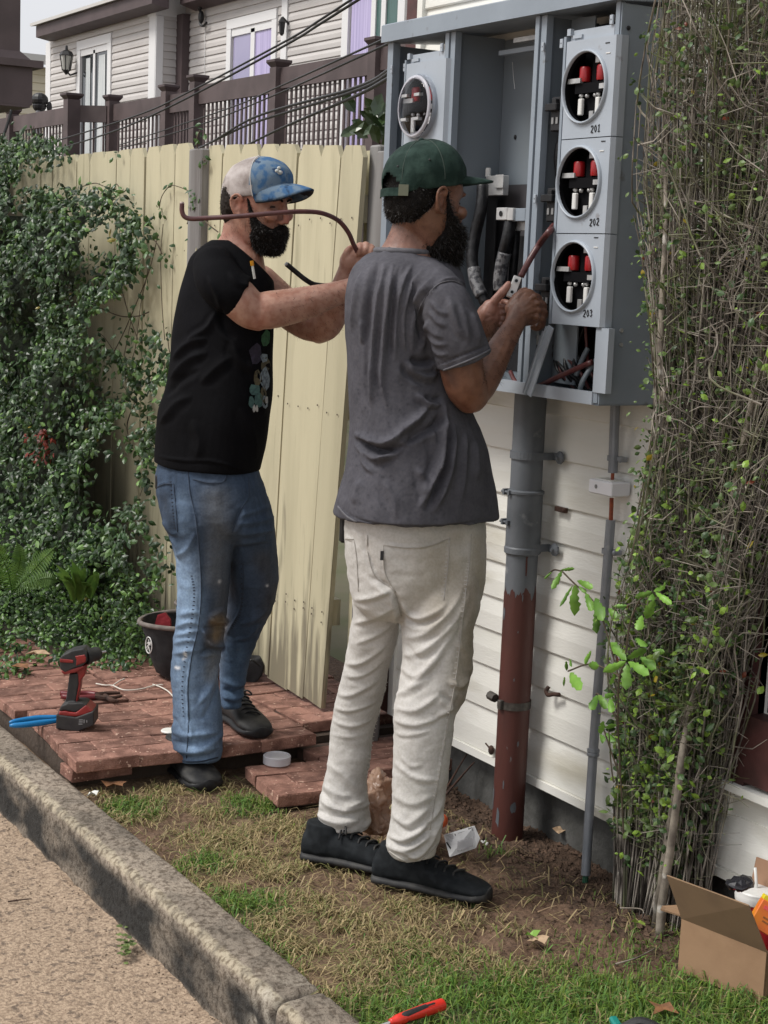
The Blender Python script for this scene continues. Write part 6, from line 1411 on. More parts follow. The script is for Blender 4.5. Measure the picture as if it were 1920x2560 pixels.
paint(me, DK, [([(455, 1400), (460, 1480), (465, 1560), (462, 1700), (470, 1800), (500, 1880)], 34, (.25, .355, .50), .85), ([(480, 1450), (475, 1550)], 24, (.24, .34, .47), .7), ([(520, 1700), (510, 1800), (520, 1890)], 40, (.19, .28, .42), .75), ([(455, 1240), (460, 1330)], 18, (.11, .16, .23), .6), ([(540, 1250), (545, 1350), (540, 1440)], 40, (.10, .11, .125), .9), ([(560, 1480), (550, 1530)], 26, (.075, .078, .085), .7), ([(548, 1558), (538, 1592)], 19, (.20, .145, .085), .95), ([(555, 1548), (530, 1556)], 9, (.12, .085, .05), .9), ([(525, 1580), (520, 1610)], 12, (.05, .045, .042), .75), ([(535, 1640), (528, 1690)], 20, (.20, .22, .24), .75), ([(660, 1400), (680, 1480), (668, 1530)], 34, (.06, .063, .072), .85), ([(640, 1450), (630, 1560)], 30, (.045, .068, .11), .6), ([(590, 1640), (585, 1700), (580, 1760)], 28, (.09, .15, .24), .75), ([(620, 1260), (640, 1330)], 30, (.05, .075, .115), .5), ([(412, 1240), (425, 1320)], 15, (.02, .028, .042), .7), ([(580, 1420), (575, 1500)], 10, (.022, .034, .055), .7), ([(505, 1320), (505, 1480)], 7, (.03, .05, .08), .5), ([(462, 1633), (464, 1642)], 4, (.75, .75, .75), .95), ([(440, 1669), (447, 1670)], 3.5, (.78, .78, .78), .95), ([(668, 1464)], 3, (.6, .6, .6), .9), ([(549, 1454)], 4, (.5, .5, .5), .8), ([(458, 1648)], 3, (.7, .7, .7), .8)], .10, 16, denim_extra)
trB = put('jeans', me, M['denim'], manB)
M['dseam'] = mat('denim_seam', (.022, .035, .06), .85)
for pl in ([(470, 1172), (475, 1230), (490, 1300), (500, 1400), (503, 1490), (495, 1570), (480, 1640), (470, 1720), (472, 1800), (466, 1895)], [(606, 1400), (609, 1450), (601, 1520), (578, 1565)], [(434, 1210), (440, 1275), (444, 1330)], [(620, 1195), (622, 1240), (606, 1268), (592, 1300), (580, 1332)], [(482, 1198), (520, 1207), (556, 1206), (568, 1186)], [(392, 1218), (412, 1210), (434, 1210)]): hemline('seam', pl, .0014, M['dseam'], trB, .0004)
hemline('jeans_hem', [(432, 1885), (458, 1902), (500, 1904), (545, 1893)], .0024, M['dseam'], trB)
M['threadn'] = mat('navy_thread', (.018, .022, .035), .8)
stitches([(480, 1440), (486, 1490), (478, 1560), (464, 1640), (456, 1720), (460, 1790)], DB, 34, trB, M['threadn'], (.0034, .0013)); stitches([(428, 1205), (433, 1270), (438, 1320)], DB, 14, trB, M['threadn'], (.0035, .0016)); stitches([(606, 1410), (603, 1520), (580, 1570)], DB, 20, trB, M['threadn'], (.004, .0016))
q = PD(402, 1203, DB-.0); b = MB(); b.obox(q, (.013, .03, .022), (R0v, F0, (0, 0, 1)), .005); b.build('wallet', M['bk'], manB)
sr = shoe('shoe', at(426, 1912, Z=-.002), at(546, 1992, Z=0), manB, M['rubber'], M['bk'], .112, .285)
tl2 = at(655, 1846, Z=.102); sl = shoe('shoe', tl2-.27*(R0v*.50-F0*.86), tl2, manB, M['rubber'], M['bk'], .10)
S = [loft_h([(600, 530, 640, DB+.02, .85), (618, 505, 652, DB+.02, .8), (646, 478, 664, DB+.02, .75), (690, 463, 680, DB+.01, .72), (750, 446, 684, DB, .72), (830, 433, 680, DB, .76), (910, 428, 679, DB, .78), (978, 415, 678, DB, .8), (1032, 396, 673, DB, .8), (1104, 389, 665, DB, .8), (1150, 386, 655, DB, .82), (1170, 386, 650, DB, .82)], 40, 4, yaw=-.5, pw=2.3),
     limb([(535, 668, 55, DB-.06), (548, 700, 60, DB-.11), (575, 728, 58, DB-.13), (605, 744, 56, DB-.13)], 24, 5, flat=True),
     limb([(640, 680, 46, DB+.12), (668, 706, 42, DB+.15), (690, 730, 40, DB+.15)], 20, 4, flat=True)]
me = fuse(S, .0048, 6); ripple(me, .004, 8, (1, 1, .6), 5.2)
ST = [([(432,900),(470,860),(520,845)],10,.008), ([(425,950),(470,900),(520,880)],10,.007), ([(415,990),(450,950),(500,925)],9,-.006), ([(500,960),(540,920),(580,890)],12,.006), ([(580,850),(600,900),(640,930)],12,.006), ([(400,1060),(440,1010),(480,990)],10,.006), ([(620,900),(650,960),(660,1040)],12,.005), ([(540,780),(520,820),(470,850)],8,.008), ([(552,770),(560,820),(590,850)],8,-.007), ([(520,690),(545,740),(552,770)],7,.005), ([(570,680),(600,710),(640,715)],7,.004), ([(600,1020),(630,1080),(640,1150)],14,.005), ([(480,1050),(500,1100),(490,1150)],14,.005), ([(390,1140),(450,1150),(540,1155),(620,1180)],3,.004)]
folds(me, ST, 1.6)
clip_plane(me, PD(557, 596, DB), (CR*.65+CU*.76+F0*.12), True)
clip_plane(me, PD(520, 1170, DB), -(np.array((0, 0, 1.0)) + (R0v*.55-F0*.3)*.18))
paint(me, (.0042, .0042, .0052), [([(480, 700), (470, 850)], 60, (.007, .007, .009), .6)], .25, 18)
shB = put('t_shirt', me, M['jersey'], manB)
# printed badge cluster on the shirt front: plain shapes in the print's colours
def patch(name, pts, mt, parent, off=.0012):
    V = [hit(x, y, parent) for x, y in pts]
    if any(v is None for v in V): return
    V = [v-CF*off for v in V]; c = np.mean(V, 0); mesh_obj(name, V+[c], [[i, (i+1) % len(V), len(V)] for i in range(len(V))], mt, parent)
pc_ = {k: mat('print_'+k, c, .8, c2, 120, 3) for k, c, c2 in (('teal', (.055, .12, .11), (.03, .07, .07)), ('olive', (.085, .07, .035), (.04, .035, .02)), ('purple', (.022, .016, .035), (.012, .01, .02)), ('pale', (.20, .25, .28), (.08, .1, .12)), ('green', (.03, .12, .045), (.02, .06, .03)), ('white', (.42, .42, .40), (.3, .3, .3)), ('yellow', (.45, .28, .03), (.35, .2, .02)))}
def blob(cx, cy, rx, ry, k, n=9, seed=0):
    r = random.Random(seed); patch('shirt_print', [(cx+rx*math.cos(2*math.pi*i/n)*r.uniform(.75, 1.15), cy+ry*math.sin(2*math.pi*i/n)*r.uniform(.75, 1.15)) for i in range(n)], pc_[k], shB, .0012+.0004*seed)
for i, a in enumerate(tuple((x_, y_, a_*1.35, b_*1.25, k_) for x_, y_, a_, b_, k_ in ((640, 885, 13, 22, 'purple'), (664, 915, 9, 16, 'olive'), (661, 895, 7, 10, 'pale'), (665, 846, 9, 17, 'green'), (663, 945, 9, 24, 'pale'), (644, 945, 8, 17, 'olive'), (636, 975, 12, 12, 'teal'), (648, 1000, 9, 18, 'teal'), (629, 1005, 6, 14, 'teal'), (659, 985, 6, 18, 'olive'), (663, 1005, 6, 14, 'pale'), (636, 1022, 3, 8, 'white'), (643, 1022, 2.5, 8, 'white'), (667, 1000, 3, 8, 'white')))): blob(*a, 9, i+1)
# a pen clipped at the neck
_h = hit(634, 684, shB); _dp = float((_h if _h is not None else PD(634, 684, DB-.12))@F0); q0, q1 = PD(629, 652, _dp-.012), PD(634, 682, _dp-.010); b = MB(); b.tube([q0, q0*.6+q1*.4], .0055, 8); pen = b.build('pen', mat('orange_plastic', (.65, .28, .01), .4), manB); b = MB(); b.tube([q0*.58+q1*.42, q1, q1+(q1-q0)*.5], .004, 8); b.build('pen_barrel', M['white'], pen)
oB = PD(643, 512, DB); axB = head_axes(R_(-29), R_(5), R_(2)); sB = 1.0
body = place(head_pieces(), oB, *axB, sB)
body += [loft_h([(510, 570, 672, DB+.02, 1), (560, 561, 660, DB+.025, 1), (592, 553, 652, DB+.03, .95), (618, 530, 655, DB+.03, .8), (650, 495, 660, DB+.02, .65), (720, 470, 670, DB, .6), (840, 450, 660, DB, .6)], 28, 4, yaw=-.35)]
body += [limb([(545, 690, 44, DB-.09), (590, 740, 50, DB-.13), (622, 772, 48, DB-.13), (648, 786, 43, DB-.12)], 22, 5),
         limb([(640, 782, 43, DB-.125), (668, 776, 47, DB-.12), (705, 770, 46, DB-.11), (765, 757, 41, DB-.09), (834, 736, 31, DB-.07), (880, 720, 26, DB-.06), (905, 711, 26, DB-.055)], 20, 5),
         limb([(905, 711, 27, DB-.055), (930, 702, 34, DB-.05), (955, 694, 30, DB-.05)], 16, 4),
         limb([(650, 700, 40, DB+.14), (715, 768, 46, DB+.14), (765, 806, 43, DB+.12), (800, 820, 38, DB+.10)], 20, 5),
         limb([(795, 825, 36, DB+.10), (818, 806, 40, DB+.08), (842, 760, 35, DB+.06), (860, 705, 27, DB+.045), (872, 672, 25, DB+.04)], 20, 5)]
for i, (x, y) in enumerate(((975, 680), (980, 692), (978, 704), (970, 714))): body.append(finger([PD(940, y+4, DB-.05), PD(x-8, y, DB-.05), PD(x+10, y+5, DB-.03), PD(x, y+14, DB-.01)], .0105, .008))
DH = DB+.035
body += [limb([(872, 674, 25, DH), (878, 656, 30, DH), (886, 642, 29, DH)], 16, 4), limb([(884, 664, 20, DH-.008), (900, 650, 22, DH-.008), (915, 640, 18, DH-.006)], 14, 4)]
body.append(finger([PD(866, 662, DH-.01), PD(864, 644, DH-.018), PD(869, 628, DH-.022), PD(879, 616, DH-.02)], .012, .0088))
for i, (x, y) in enumerate(((897, 618), (912, 616), (925, 622), (934, 632))):
    body.append(finger([PD(x-14, y+28, DH), PD(x-3, y+10, DH-.004), PD(x+2, y-4, DH-.014), PD(x+4, y+4, DH-.034), PD(x-2, y+20, DH-.036)], .0112, .0086))
me = fuse(body, .0032, 5, .5); sockets(me, oB, axB, sB)
SKB = np.array((.40, .225, .165))
paint(me, SKB, [([(610, 510)], 22, (.46, .18, .13), .8), ([(722, 548)], 16, (.46, .17, .135), .75), ([(690, 540)], 18, (.42, .19, .145), .6), ([(575, 590), (610, 600)], 30, (.42, .20, .155), .6), ([(650, 810)], 26, (.44, .20, .15), .6), ([(600, 770)], 40, (.44, .26, .195), .6), ([(700, 760), (850, 715)], 14, (.44, .26, .20), .5), ([(890, 640), (925, 625)], 26, (.30, .17, .125), .7), ([(868, 670)], 26, (.25, .13, .095), .6), ([(660, 690)], 20, (.38, .19, .14), .5), ([(712, 588)], 9, (.20, .09, .075), .8)], .07, 30)
bdB = put('body', me, M['skin'], manB); eyes(oB, axB, sB, bdB, (1, .15, -.6))
V, N = vget(bdB.data); V = V+ORG[manB]; Q, z = vpix(V)
mk = (Q[:, 0] > 690) & (Q[:, 0] < 880) & (Q[:, 1] > 700) & (Q[:, 1] < 850) & (((CC-V)*N).sum(1) > 0); hairs(V[mk], N[mk], 700, .012, (.25, -.1, -.3), M['hairg'], 'arm_hair', bdB, 6, .25, .0003)
bB = shell(oB, axB, sB, [(-.138, .076, .030, .020), (-.130, .088, .018, .034), (-.115, .0945, .006, .047), (-.098, .0945, -.003, .056), (-.085, .0935, .003, .064), (-.068, .0905, .012, .0705), (-.05, .066, .016, .0748), (-.03, .047, .016, .0764), (-.005, .034, .012, .0773), (.02, .026, .006, .0775)], 'beard', manB, M['hair'], .0014, 150, extra=[tube_geo(spline([(.078, -.036, -.076), (.089, -.022, -.060), (.0925, 0, -.056), (.089, .022, -.060), (.078, .036, -.076)], 5), .0085, 10)])
Vb, Nb, Lb = region(bB, oB, axB, sB); hairs(Vb, Nb, 4600, .0075, (.1, 0, -.4), M['strand'], 'beard_hair', bB, 8, .9, .0006)
hB = shell(oB, axB, sB, [(-.060, -.055, -.080, .050), (-.045, -.03, -.092, .062), (-.02, -.005, -.0995, .074), (.01, .02, -.1015, .0785), (.04, .04, -.10, .079), (.07, .05, -.095, .074), (.10, .04, -.08, .055)], 'hair', manB, M['hairg'], .002, 170)
Vb, Nb, Lb = region(hB, oB, axB, sB); hairs(Vb[Lb[:, 2] < .04], Nb[Lb[:, 2] < .04], 1200, .005, (0, 0, -.3), M['hairg'], 'short_hair', hB, 9, .7, .0005)
stubble(bdB, oB, axB, sB, 900, .005, 'cheek_stubble', 15)
b = MB()
for s in (-1, 1):
    P = [np.array((.0915, s*.012, .019)), np.array((.0935, s*.026, .0235)), np.array((.082, s*.045, .019))]; b.tube([(p*sB)@np.stack(axB)+oB for p in spline(P, 4)], .0034, 6)
b.build('eyebrow', M['hair'], bdB, True)
M['capblue'] = mat('faded_blue_camo', (.045, .115, .235), .8, (.13, .19, .26), 34, 4, .44, .56, .0006, 500, col3=(.025, .055, .115), scale3=30, lo3=.56, hi3=.62, spec=.2)
M['capmesh'] = mat('grimy_white_mesh', (.44, .40, .385), .85, (.25, .215, .20), 24, 5, .4, .65, .0012, 420, spec=.2)
M['capunder'] = mat('dark_brim_underside', (.012, .016, .026), .8)
rowsB = [(.022, .098, -.106, .082), (.04, .100, -.109, .085), (.065, .099, -.108, .085), (.09, .088, -.100, .078), (.112, .066, -.082, .063), (.126, .040, -.058, .043), (.134, .012, -.032, .022), (.136, -.002, -.016, .008)]
TB = .20
capB = cap_dome(oB, axB, sB, TB, rowsB, 'cap', manB, [M['capblue'], M['capmesh']], 56, lambda c: 1 if c[0] < .022-(c[2]-.08)*.25 else 0)
brim(oB, axB, sB, .064, .05, .094, .076, .084, .012, .050, 'cap_brim', manB, M['capblue'], M['capunder'])
A_B = np.stack(axB); b = MB()
P = [loc((.022-(z_-.08)*.25, -hw*1.004*math.sqrt(max(0, 1-(.02/.1)**2)), z_+TB*.02), oB, sB, A_B) for z_, xf, xb, hw in spline(np.array(rowsB), 3)[:-3]]; b.tube(P, .0016, 5)
for ang in (150, 210): 
    P = []
    for z_, xf, xb, hw in spline(np.array(rowsB), 3): a_ = R_(ang); P.append(loc(((xf+xb)/2+(xf-xb)/2*math.cos(a_)*1.005, hw*math.sin(a_)*1.005, z_+TB*((xf+xb)/2+(xf-xb)/2*math.cos(a_))), oB, sB, A_B))
    b.tube(P, .0014, 5)
b.build('cap_seam', mat('pale_piping', (.5, .48, .46), .8), capB)
# small embroidered emblem on the front
b = MB()
for dx, dz, r_ in ((0, 0, .008), (.0, .012, .006), (-.014, .004, .006)):
    p = loc((.090+dz*-.4, -.034+dx, .098+dz), oB, sB, A_B); b.ell(p, (r_, r_, r_*.8), None, 8, 6)
b.build('emblem', mat('pale_embroidery', (.45, .47, .45), .8), capB)
# wires he holds
def held(name, label, pts, r, mt, tipmt):
    t_ = thing(name, label, 'wire', PD(*pts[0])); P = spline([PD(*p) for p in pts], 8); V, F = tube_geo(P, r, 12); mesh_obj('insulation', V, F, mt, t_, True)
    d_ = (P[0]-P[1])/np.linalg.norm(P[0]-P[1]); b = MB(); b.lathe(P[0], d_, [(r*.8, 0), (r*.8, .004)], 12); b.build('cut_end', tipmt, t_); return t_
held('bent_red_wire', 'long bent dark red wire held across the face of the man in black', [(455, 508, DB-.14), (455, 528, DB-.14), (462, 542, DB-.14), (480, 547, DB-.14), (520, 545, DB-.14), (590, 541, DB-.15), (695, 532, DB-.15), (758, 529, DB-.12), (805, 533, DB-.09), (845, 551, DB-.05), (870, 580, DB-.03), (884, 611, DB-.01), (898, 640, DB+.01), (905, 660, DB+.02)], .0067, mat('red_brown_insulation', (.10, .036, .036), .38, (.07, .025, .025), 40), mat('cut_copper', (.6, .5, .45), .4))
held('short_black_wire', 'short stiff black wire end pointing up beside the black shirt man', [(717, 661, DB-.02), (735, 676, DB-.01), (765, 700, DB+.0), (790, 712, DB+.02), (830, 712, DB+.04), (868, 690, DB+.06)], .0075, M['tape'], M['tin'])
# ================================================================== PLANTS
def leafmat(name, rough=.42, tr=.18): return mat(name, (1, 1, 1), rough, attr='col', spec=.45, twosided_tr=tr)
M['leaf'] = leafmat('ivy_leaf', .38, .12); M['leaf2'] = leafmat('shrub_leaf', .45, .2)
M['stem'] = mat('vine_stem', (.10, .075, .05), .85, (.06, .045, .03), 40)
LEAFSH = np.array([(0, 0, 0), (.30, .30, -.05), (.62, .31, -.07), (1, 0, -.16), (.62, -.31, -.07), (.30, -.30, -.05), (.45, 0, .05)])
LEAFF = [[0, 6, 1], [1, 6, 2], [2, 6, 3], [3, 6, 4], [4, 6, 5], [5, 6, 0]]
def leaf_frames(n, out, droop, r, spread=.55):
    """random leaf axes: long axis drooping, face turned outwards"""
    nrm = np.asarray(out)+r.normal(0, spread, (n, 3)); nrm /= np.linalg.norm(nrm, axis=1)[:, None]
    ax = np.array(droop)+r.normal(0, .7, (n, 3)); ax -= nrm*(ax*nrm).sum(1)[:, None]; ax /= np.linalg.norm(ax, axis=1)[:, None]; return ax, np.cross(nrm, ax), nrm
def leaf_cloud(name, P, axes, size, cols, mt, parent, wid=.8):
    a, b, c = axes; n = len(P); S = LEAFSH*np.array((1, wid, 1))
    V = P[:, None, :] + size[:, None, None]*(S[None, :, 0:1]*a[:, None, :]+S[None, :, 1:2]*b[:, None, :]+S[None, :, 2:3]*c[:, None, :])
    F = (np.arange(n)[:, None, None]*7+np.array(LEAFF)[None]).reshape(-1, 3)
    o = mesh_obj(name, V.reshape(-1, 3), F, mt, parent); at_ = o.data.color_attributes.new('col', 'FLOAT_COLOR', 'POINT')
    at_.data.foreach_set('color', np.concatenate([np.repeat(cols, 7, 0), np.ones((n*7, 1))], 1).ravel()); o['kind'] = 'stuff'; return o
LM = {}
def leaf_obj(p, a, b, c, size, col, mt, parent, wid=.8):
    key = tuple(np.round(col, 2))+(mt.name,)
    if key not in LM:
        me = bpy.data.meshes.new('leaf'); me.from_pydata((LEAFSH*np.array((1, wid, 1))).tolist(), [], LEAFF); me.materials.append(mt)
        at_ = me.color_attributes.new('col', 'FLOAT_COLOR', 'POINT'); at_.data.foreach_set('color', np.array([(*col, 1)]*7).ravel()); LM[key] = me
    o = link('leaf', LM[key], parent); m = Matrix.Identity(4); q = p-ORG[parent]
    for i in range(3): m[i][0], m[i][1], m[i][2], m[i][3] = a[i]*size, b[i]*size, c[i]*size, q[i]
    o.matrix_local = m; return o
def in_poly(x, y, P):
    r = False; j = len(P)-1
    for i in range(len(P)):
        if (P[i][1] > y) != (P[j][1] > y) and x < (P[j][0]-P[i][0])*(y-P[i][1])/(P[j][1]-P[i][1])+P[i][0]: r = not r
        j = i
    return r
# coverage of the ivy over the fence, traced once from the photograph and laid on the real bulging surface
IVY = [(-700, 340), (0, 352), (60, 345), (120, 352), (168, 378), (120, 392), (60, 398), (48, 430), (58, 468), (110, 480), (190, 478), (250, 470), (300, 505), (352, 548), (385, 588), (372, 640), (330, 668), (300, 715), (262, 745), (205, 775), (180, 820), (205, 855), (240, 850), (290, 885), (345, 872), (380, 835), (395, 850), (380, 890), (428, 905), (425, 970), (400, 1010), (385, 1080), (365, 1130), (345, 1180), (355, 1240), (348, 1300), (372, 1340), (405, 1370), (438, 1400), (470, 1450), (480, 1690), (-700, 1760)]
def bulge(Y, Z):
    b = .05 + .07*max(0, min(1, (2.0-Z)/.8)) + .22*max(0, (Y-5.6)/1.4)*max(0, min(1, (2.05-Z)/.4)) + .30*max(0, (.9-Z)/.9)**1.3
    return b*(1+.75*n3((0, Y, Z), 3.2, 2)) + .05*n3((3, Y, Z), 9)
ivy = thing('ivy_hedge', 'thick green ivy smothering the left part of the yellow fence down to the ground', 'ivy', (2.3, 6.2, 0))
r = np.random.default_rng(21); P = []; PC = []
for _ in range(52000):
    Y = 4.9 + 3.4*r.random()**1.1; Z = r.uniform(.02, 2.12); X = XF - bulge(Y, Z)
    if Z > 1.92: X = XF-.02-.16*r.random()
    p = np.array((X, Y, Z)); q = pix(p)
    if not in_poly(q[0]+r.normal(0, 13), q[1]+r.normal(0, 13), IVY): continue
    if r.random() > .62+1.5*n3((0, Y, Z), 5.5, 2)+(.5 if Y > 6.0 else 0): continue
    P.append(p + np.array((-r.random()**2*.05+.03, r.normal(0, .01), r.normal(0, .01))))
for _ in range(9000):      # ground cover in front of it
    X = r.uniform(1.6, 2.5); Y = r.uniform(5.12, 7.0); 
    edge = 5.30+.10*n3((X, 0, 2), 5)-.18*max(0, (X-2.1))/.3
    if Y < edge: continue
    h = .10+.05*n3((X, Y, 0), 5, 2)+.16*max(0, min(1, (Y-5.6)/.6)); h *= min(1, (Y-edge)/.14+.25); P.append(np.array((X, Y, h*r.uniform(.6, 1.05)+.03))); 
P = np.array(P); P = P[(np.hypot(P[:, 0]-at(455, 1690, Z=.1)[0], P[:, 1]-at(455, 1690, Z=.1)[1]) > .19) | (P[:, 2] > .5)]; _q = np.array([pix(p) for p in P]); P = P[~((_q[:, 0] > 325) & (_q[:, 0] < 470) & (_q[:, 1] > 1490) & (_q[:, 1] < 1700) & (_q[:, 2] < 5.75))]; n = len(P); up = P[:, 2] < .42
out = np.where(up[:, None], np.array((-.25, -.5, .85)), np.array((-.75, -.45, .5))); ax = leaf_frames(n, out, (-.1, -.2, -.6), r, .5)
base = np.where(r.random((n, 1)) < .55, np.array((.018, .044, .012)), np.array((.040, .085, .021))); base = np.where(r.random((n, 1)) < .10, np.array((.11, .20, .05)), base)
base = np.where(up[:, None] & (r.random((n, 1)) < .45), np.array((.075, .15, .03)), base); base = base*r.uniform(.5, 1.5, (n, 1))
Q = np.array([pix(p)[:2] for p in P]); rd = (np.hypot(Q[:, 0]-105, Q[:, 1]-1112) < 45) & (r.random(n) < .35); base[rd] = (.22, .035, .022); base[r.random(n) < .0015] = (.24, .2, .04)
size = (.014+.030*r.random(n)**.9)*np.where(up, .78, 1.0)
front = np.argsort(P@CF + r.normal(0, .25, n)); vis = np.array([0 < Q[i, 0] < 470 for i in range(n)]); pickl = [i for i in front if vis[i]][:4000]; pick_ = r.choice(pickl, 250, replace=False); mask = np.ones(n, bool); mask[pick_] = False
leaf_cloud('foliage', P[mask], tuple(a[mask] for a in ax), size[mask], base[mask], M['leaf'], ivy)
PAL = np.array([(.02, .055, .018), (.04, .095, .03), (.08, .155, .035), (.03, .075, .022)])
for i in pick_: leaf_obj(P[i], ax[0][i], ax[1][i], ax[2][i], size[i]*1.1, PAL[r.integers(0, 4)], M['leaf'], ivy)
# dark backing sheet standing in for the shade inside the ivy
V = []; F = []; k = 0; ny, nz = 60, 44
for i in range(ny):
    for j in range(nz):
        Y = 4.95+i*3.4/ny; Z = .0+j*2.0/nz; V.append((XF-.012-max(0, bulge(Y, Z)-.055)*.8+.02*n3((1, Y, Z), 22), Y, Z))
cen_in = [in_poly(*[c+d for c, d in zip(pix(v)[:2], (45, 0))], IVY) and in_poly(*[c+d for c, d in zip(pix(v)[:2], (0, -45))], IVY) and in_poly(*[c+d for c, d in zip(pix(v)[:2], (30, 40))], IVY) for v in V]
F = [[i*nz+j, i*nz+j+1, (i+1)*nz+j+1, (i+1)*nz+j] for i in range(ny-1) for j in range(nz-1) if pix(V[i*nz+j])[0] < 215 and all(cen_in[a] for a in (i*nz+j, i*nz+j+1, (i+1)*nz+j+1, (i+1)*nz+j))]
o = mesh_obj('ivy_dark_backing', V, F, mat('ivy_shade_backing', (.022, .034, .015), .95, (.010, .013, .008), 40, bump=.02, bscale=30), ivy, True); o['kind'] = 'stuff'
mb = MB(); mb.prism([(1.63, 5.36, -.01), (2.5, 5.18, -.01), (2.5, 7.5, -.01), (1.63, 7.5, -.01)], (0, 0, .045)); o = mb.build('leaf_litter', mat('leaf_litter', (.045, .04, .022), .95, (.02, .022, .012), 30, bump=.01, bscale=50), ivy)
# bare runners over the boards
VN = [[(408, 560), (402, 640), (405, 760), (412, 850)], [(395, 590), (372, 680), (340, 760), (310, 830), (285, 880)], [(380, 620), (365, 700), (352, 760), (340, 860), (330, 900)], [(250, 770), (300, 790), (345, 790), (372, 780)], [(300, 705), (320, 780), (345, 850)], [(225, 760), (200, 800), (178, 850), (160, 880)], [(245, 830), (262, 845), (300, 900)], [(480, 482), (450, 468), (425, 465), (405, 490), (398, 520)], [(500, 325), (492, 350), (497, 385), (510, 400), (512, 402)], [(468, 560), (478, 530), (485, 505)], [(505, 540), (520, 560), (545, 580)], [(318, 470), (310, 480), (290, 490), (270, 520)], [(405, 635), (390, 605), (370, 590)], [(340, 870), (360, 850), (380, 855)], [(330, 790), (318, 850), (310, 900), (315, 960)], [(200, 468), (235, 458), (258, 465)], [(300, 950), (322, 990), (330, 1040)], [(340, 1000), (318, 1060), (325, 1110)], [(350, 1240), (362, 1200), (360, 1180)], [(452, 1380), (446, 1330), (470, 1320)], [(285, 478), (290, 460), (300, 470)], [(85, 315), (80, 350), (86, 380)], [(440, 905), (424, 880), (418, 830)]]
vp = []; 
for pl in VN:
    W = spline([at(x, y, X=XF-.018-.012*r.random()) for x, y in pl], 5); mb = MB(); mb.tube(W, r.uniform(.0014, .0026), 5, False); mb.build('runner', M['stem'], ivy)
    for w_ in W[::2]:
        if r.random() < .75: vp.append(w_ + r.normal(0, .008, 3)+np.array((-.008, 0, 0)))
for c, m_, s in (((365, 830), 26, .03), ((415, 640), 8, .02), ((395, 520), 7, .02), ((492, 490), 14, .022), ((360, 1000), 22, .04), ((400, 920), 20, .04), ((345, 900), 14, .04), ((508, 402), 4, .012), ((470, 595), 4, .012), ((285, 385), 3, .015), ((502, 330), 5, .02), ((165, 365), 8, .03), ((340, 860), 10, .03), ((545, 270), 0, .02), ((370, 1180), 10, .03), ((425, 915), 6, .02)):
    for _ in range(m_): vp.append(at(c[0], c[1], X=XF-.025)+r.normal(0, s, 3)*np.array((.4, 1, 1)))
vp = np.array(vp); n = len(vp); ax = leaf_frames(n, np.tile((-.8, -.4, .35), (n, 1)), (0, -.1, -.7), r, .5); cl = np.where(r.random((n, 1)) < .5, np.array((.03, .075, .022)), np.array((.06, .12, .03)))*r.uniform(.8, 1.3, (n, 1))
leaf_cloud('runner_leaves', vp, ax, r.uniform(.018, .034, n), cl, M['leaf'], ivy)
# fern and broad-leaved weed at its foot
fern = thing('fern', 'small light green fern sprouting at the left foot of the ivy', 'fern', at(40, 1480, Y=5.9))
def frond(pts, w_, parent, Yd, seed):
    r_ = random.Random(seed); Pp = spline([at(x, y, Y=Yd+dz) for x, y, dz in pts], 8); mb = MB(); mb.tube(Pp, .0016, 5); fr = mb.build('frond', M['fernc'], parent); mb = MB(); k = len(Pp)
    for i in range(1, k-1):
        t_ = i/(k-1); L = w_*math.sin(math.pi*min(1, .12+t_*.95))**.7; d = Pp[i+1]-Pp[i-1]; d /= np.linalg.norm(d); sd = np.cross(d, (-.3, -.8, .5)); sd /= np.linalg.norm(sd); nn = np.cross(d, sd)
        for s in (-1, 1):
            q = Pp[i]; e = q+sd*s*L+d*L*.35-np.array((0, 0, L*.15)); h_ = d*.0048; mb.add([q-h_, q+h_, (q+e)/2+h_*1.3+nn*.003, e, (q+e)/2-h_*1.3+nn*.003], [[0, 1, 2, 3, 4]])
    mb.build('pinna', M['fernc'], fr)['kind'] = 'stuff'
M['fernc'] = mat('fern_green', (.13, .23, .045), .5, (.07, .15, .03), 20, twosided_tr=.3)
frond([(35, 1478, .2), (70, 1440, .05), (105, 1400, -.05), (140, 1365, -.1)], .05, fern, 5.9, 1); frond([(30, 1480, .2), (20, 1430, .1), (0, 1385, 0), (-20, 1350, 0)], .045, fern, 5.9, 2); frond([(40, 1480, .2), (80, 1455, .05), (120, 1445, 0), (150, 1455, 0)], .035, fern, 5.9, 3); frond([(25, 1470, .2), (45, 1420, .15), (50, 1390, .1), (40, 1350, .1)], .04, fern, 5.95, 4)
weed = thing('broadleaf_weed', 'clump of upright light green weed leaves between fern and bucket', 'weed', at(190, 1500, Y=5.7))
r3 = random.Random(8)
for k in range(16):
    x0 = 200+r3.uniform(-25, 30); b0 = at(x0, 1500+r3.uniform(-10, 10), Y=5.7); tp = at(x0+r3.uniform(-55, 45), 1420+r3.uniform(-25, 45), Y=5.6+r3.uniform(-.1, .1)); md = (b0+tp)/2+np.array((0, -.02, .03)); sd = np.cross(tp-b0, CF); sd = sd/np.linalg.norm(sd)*r3.uniform(.010, .017); mb = MB()
    P_ = spline([b0, md, tp], 4); w_ = [.15, .5, .8, 1, 1, .9, .7, .4, .03]; L_ = np.array([p-sd*q for p, q in zip(P_, w_)]); R_e = np.array([p+sd*q for p, q in zip(P_, w_)]); C_ = np.array([p-CF*-.004*q for p, q in zip(P_, w_)])
    mb.add(np.vstack([L_, C_, R_e]), [[i, i+1, 10+i, 9+i] for i in range(8)]+[[9+i, 10+i, 19+i, 18+i] for i in range(8)]); mb.build('leaf', M['fernc'], weed)
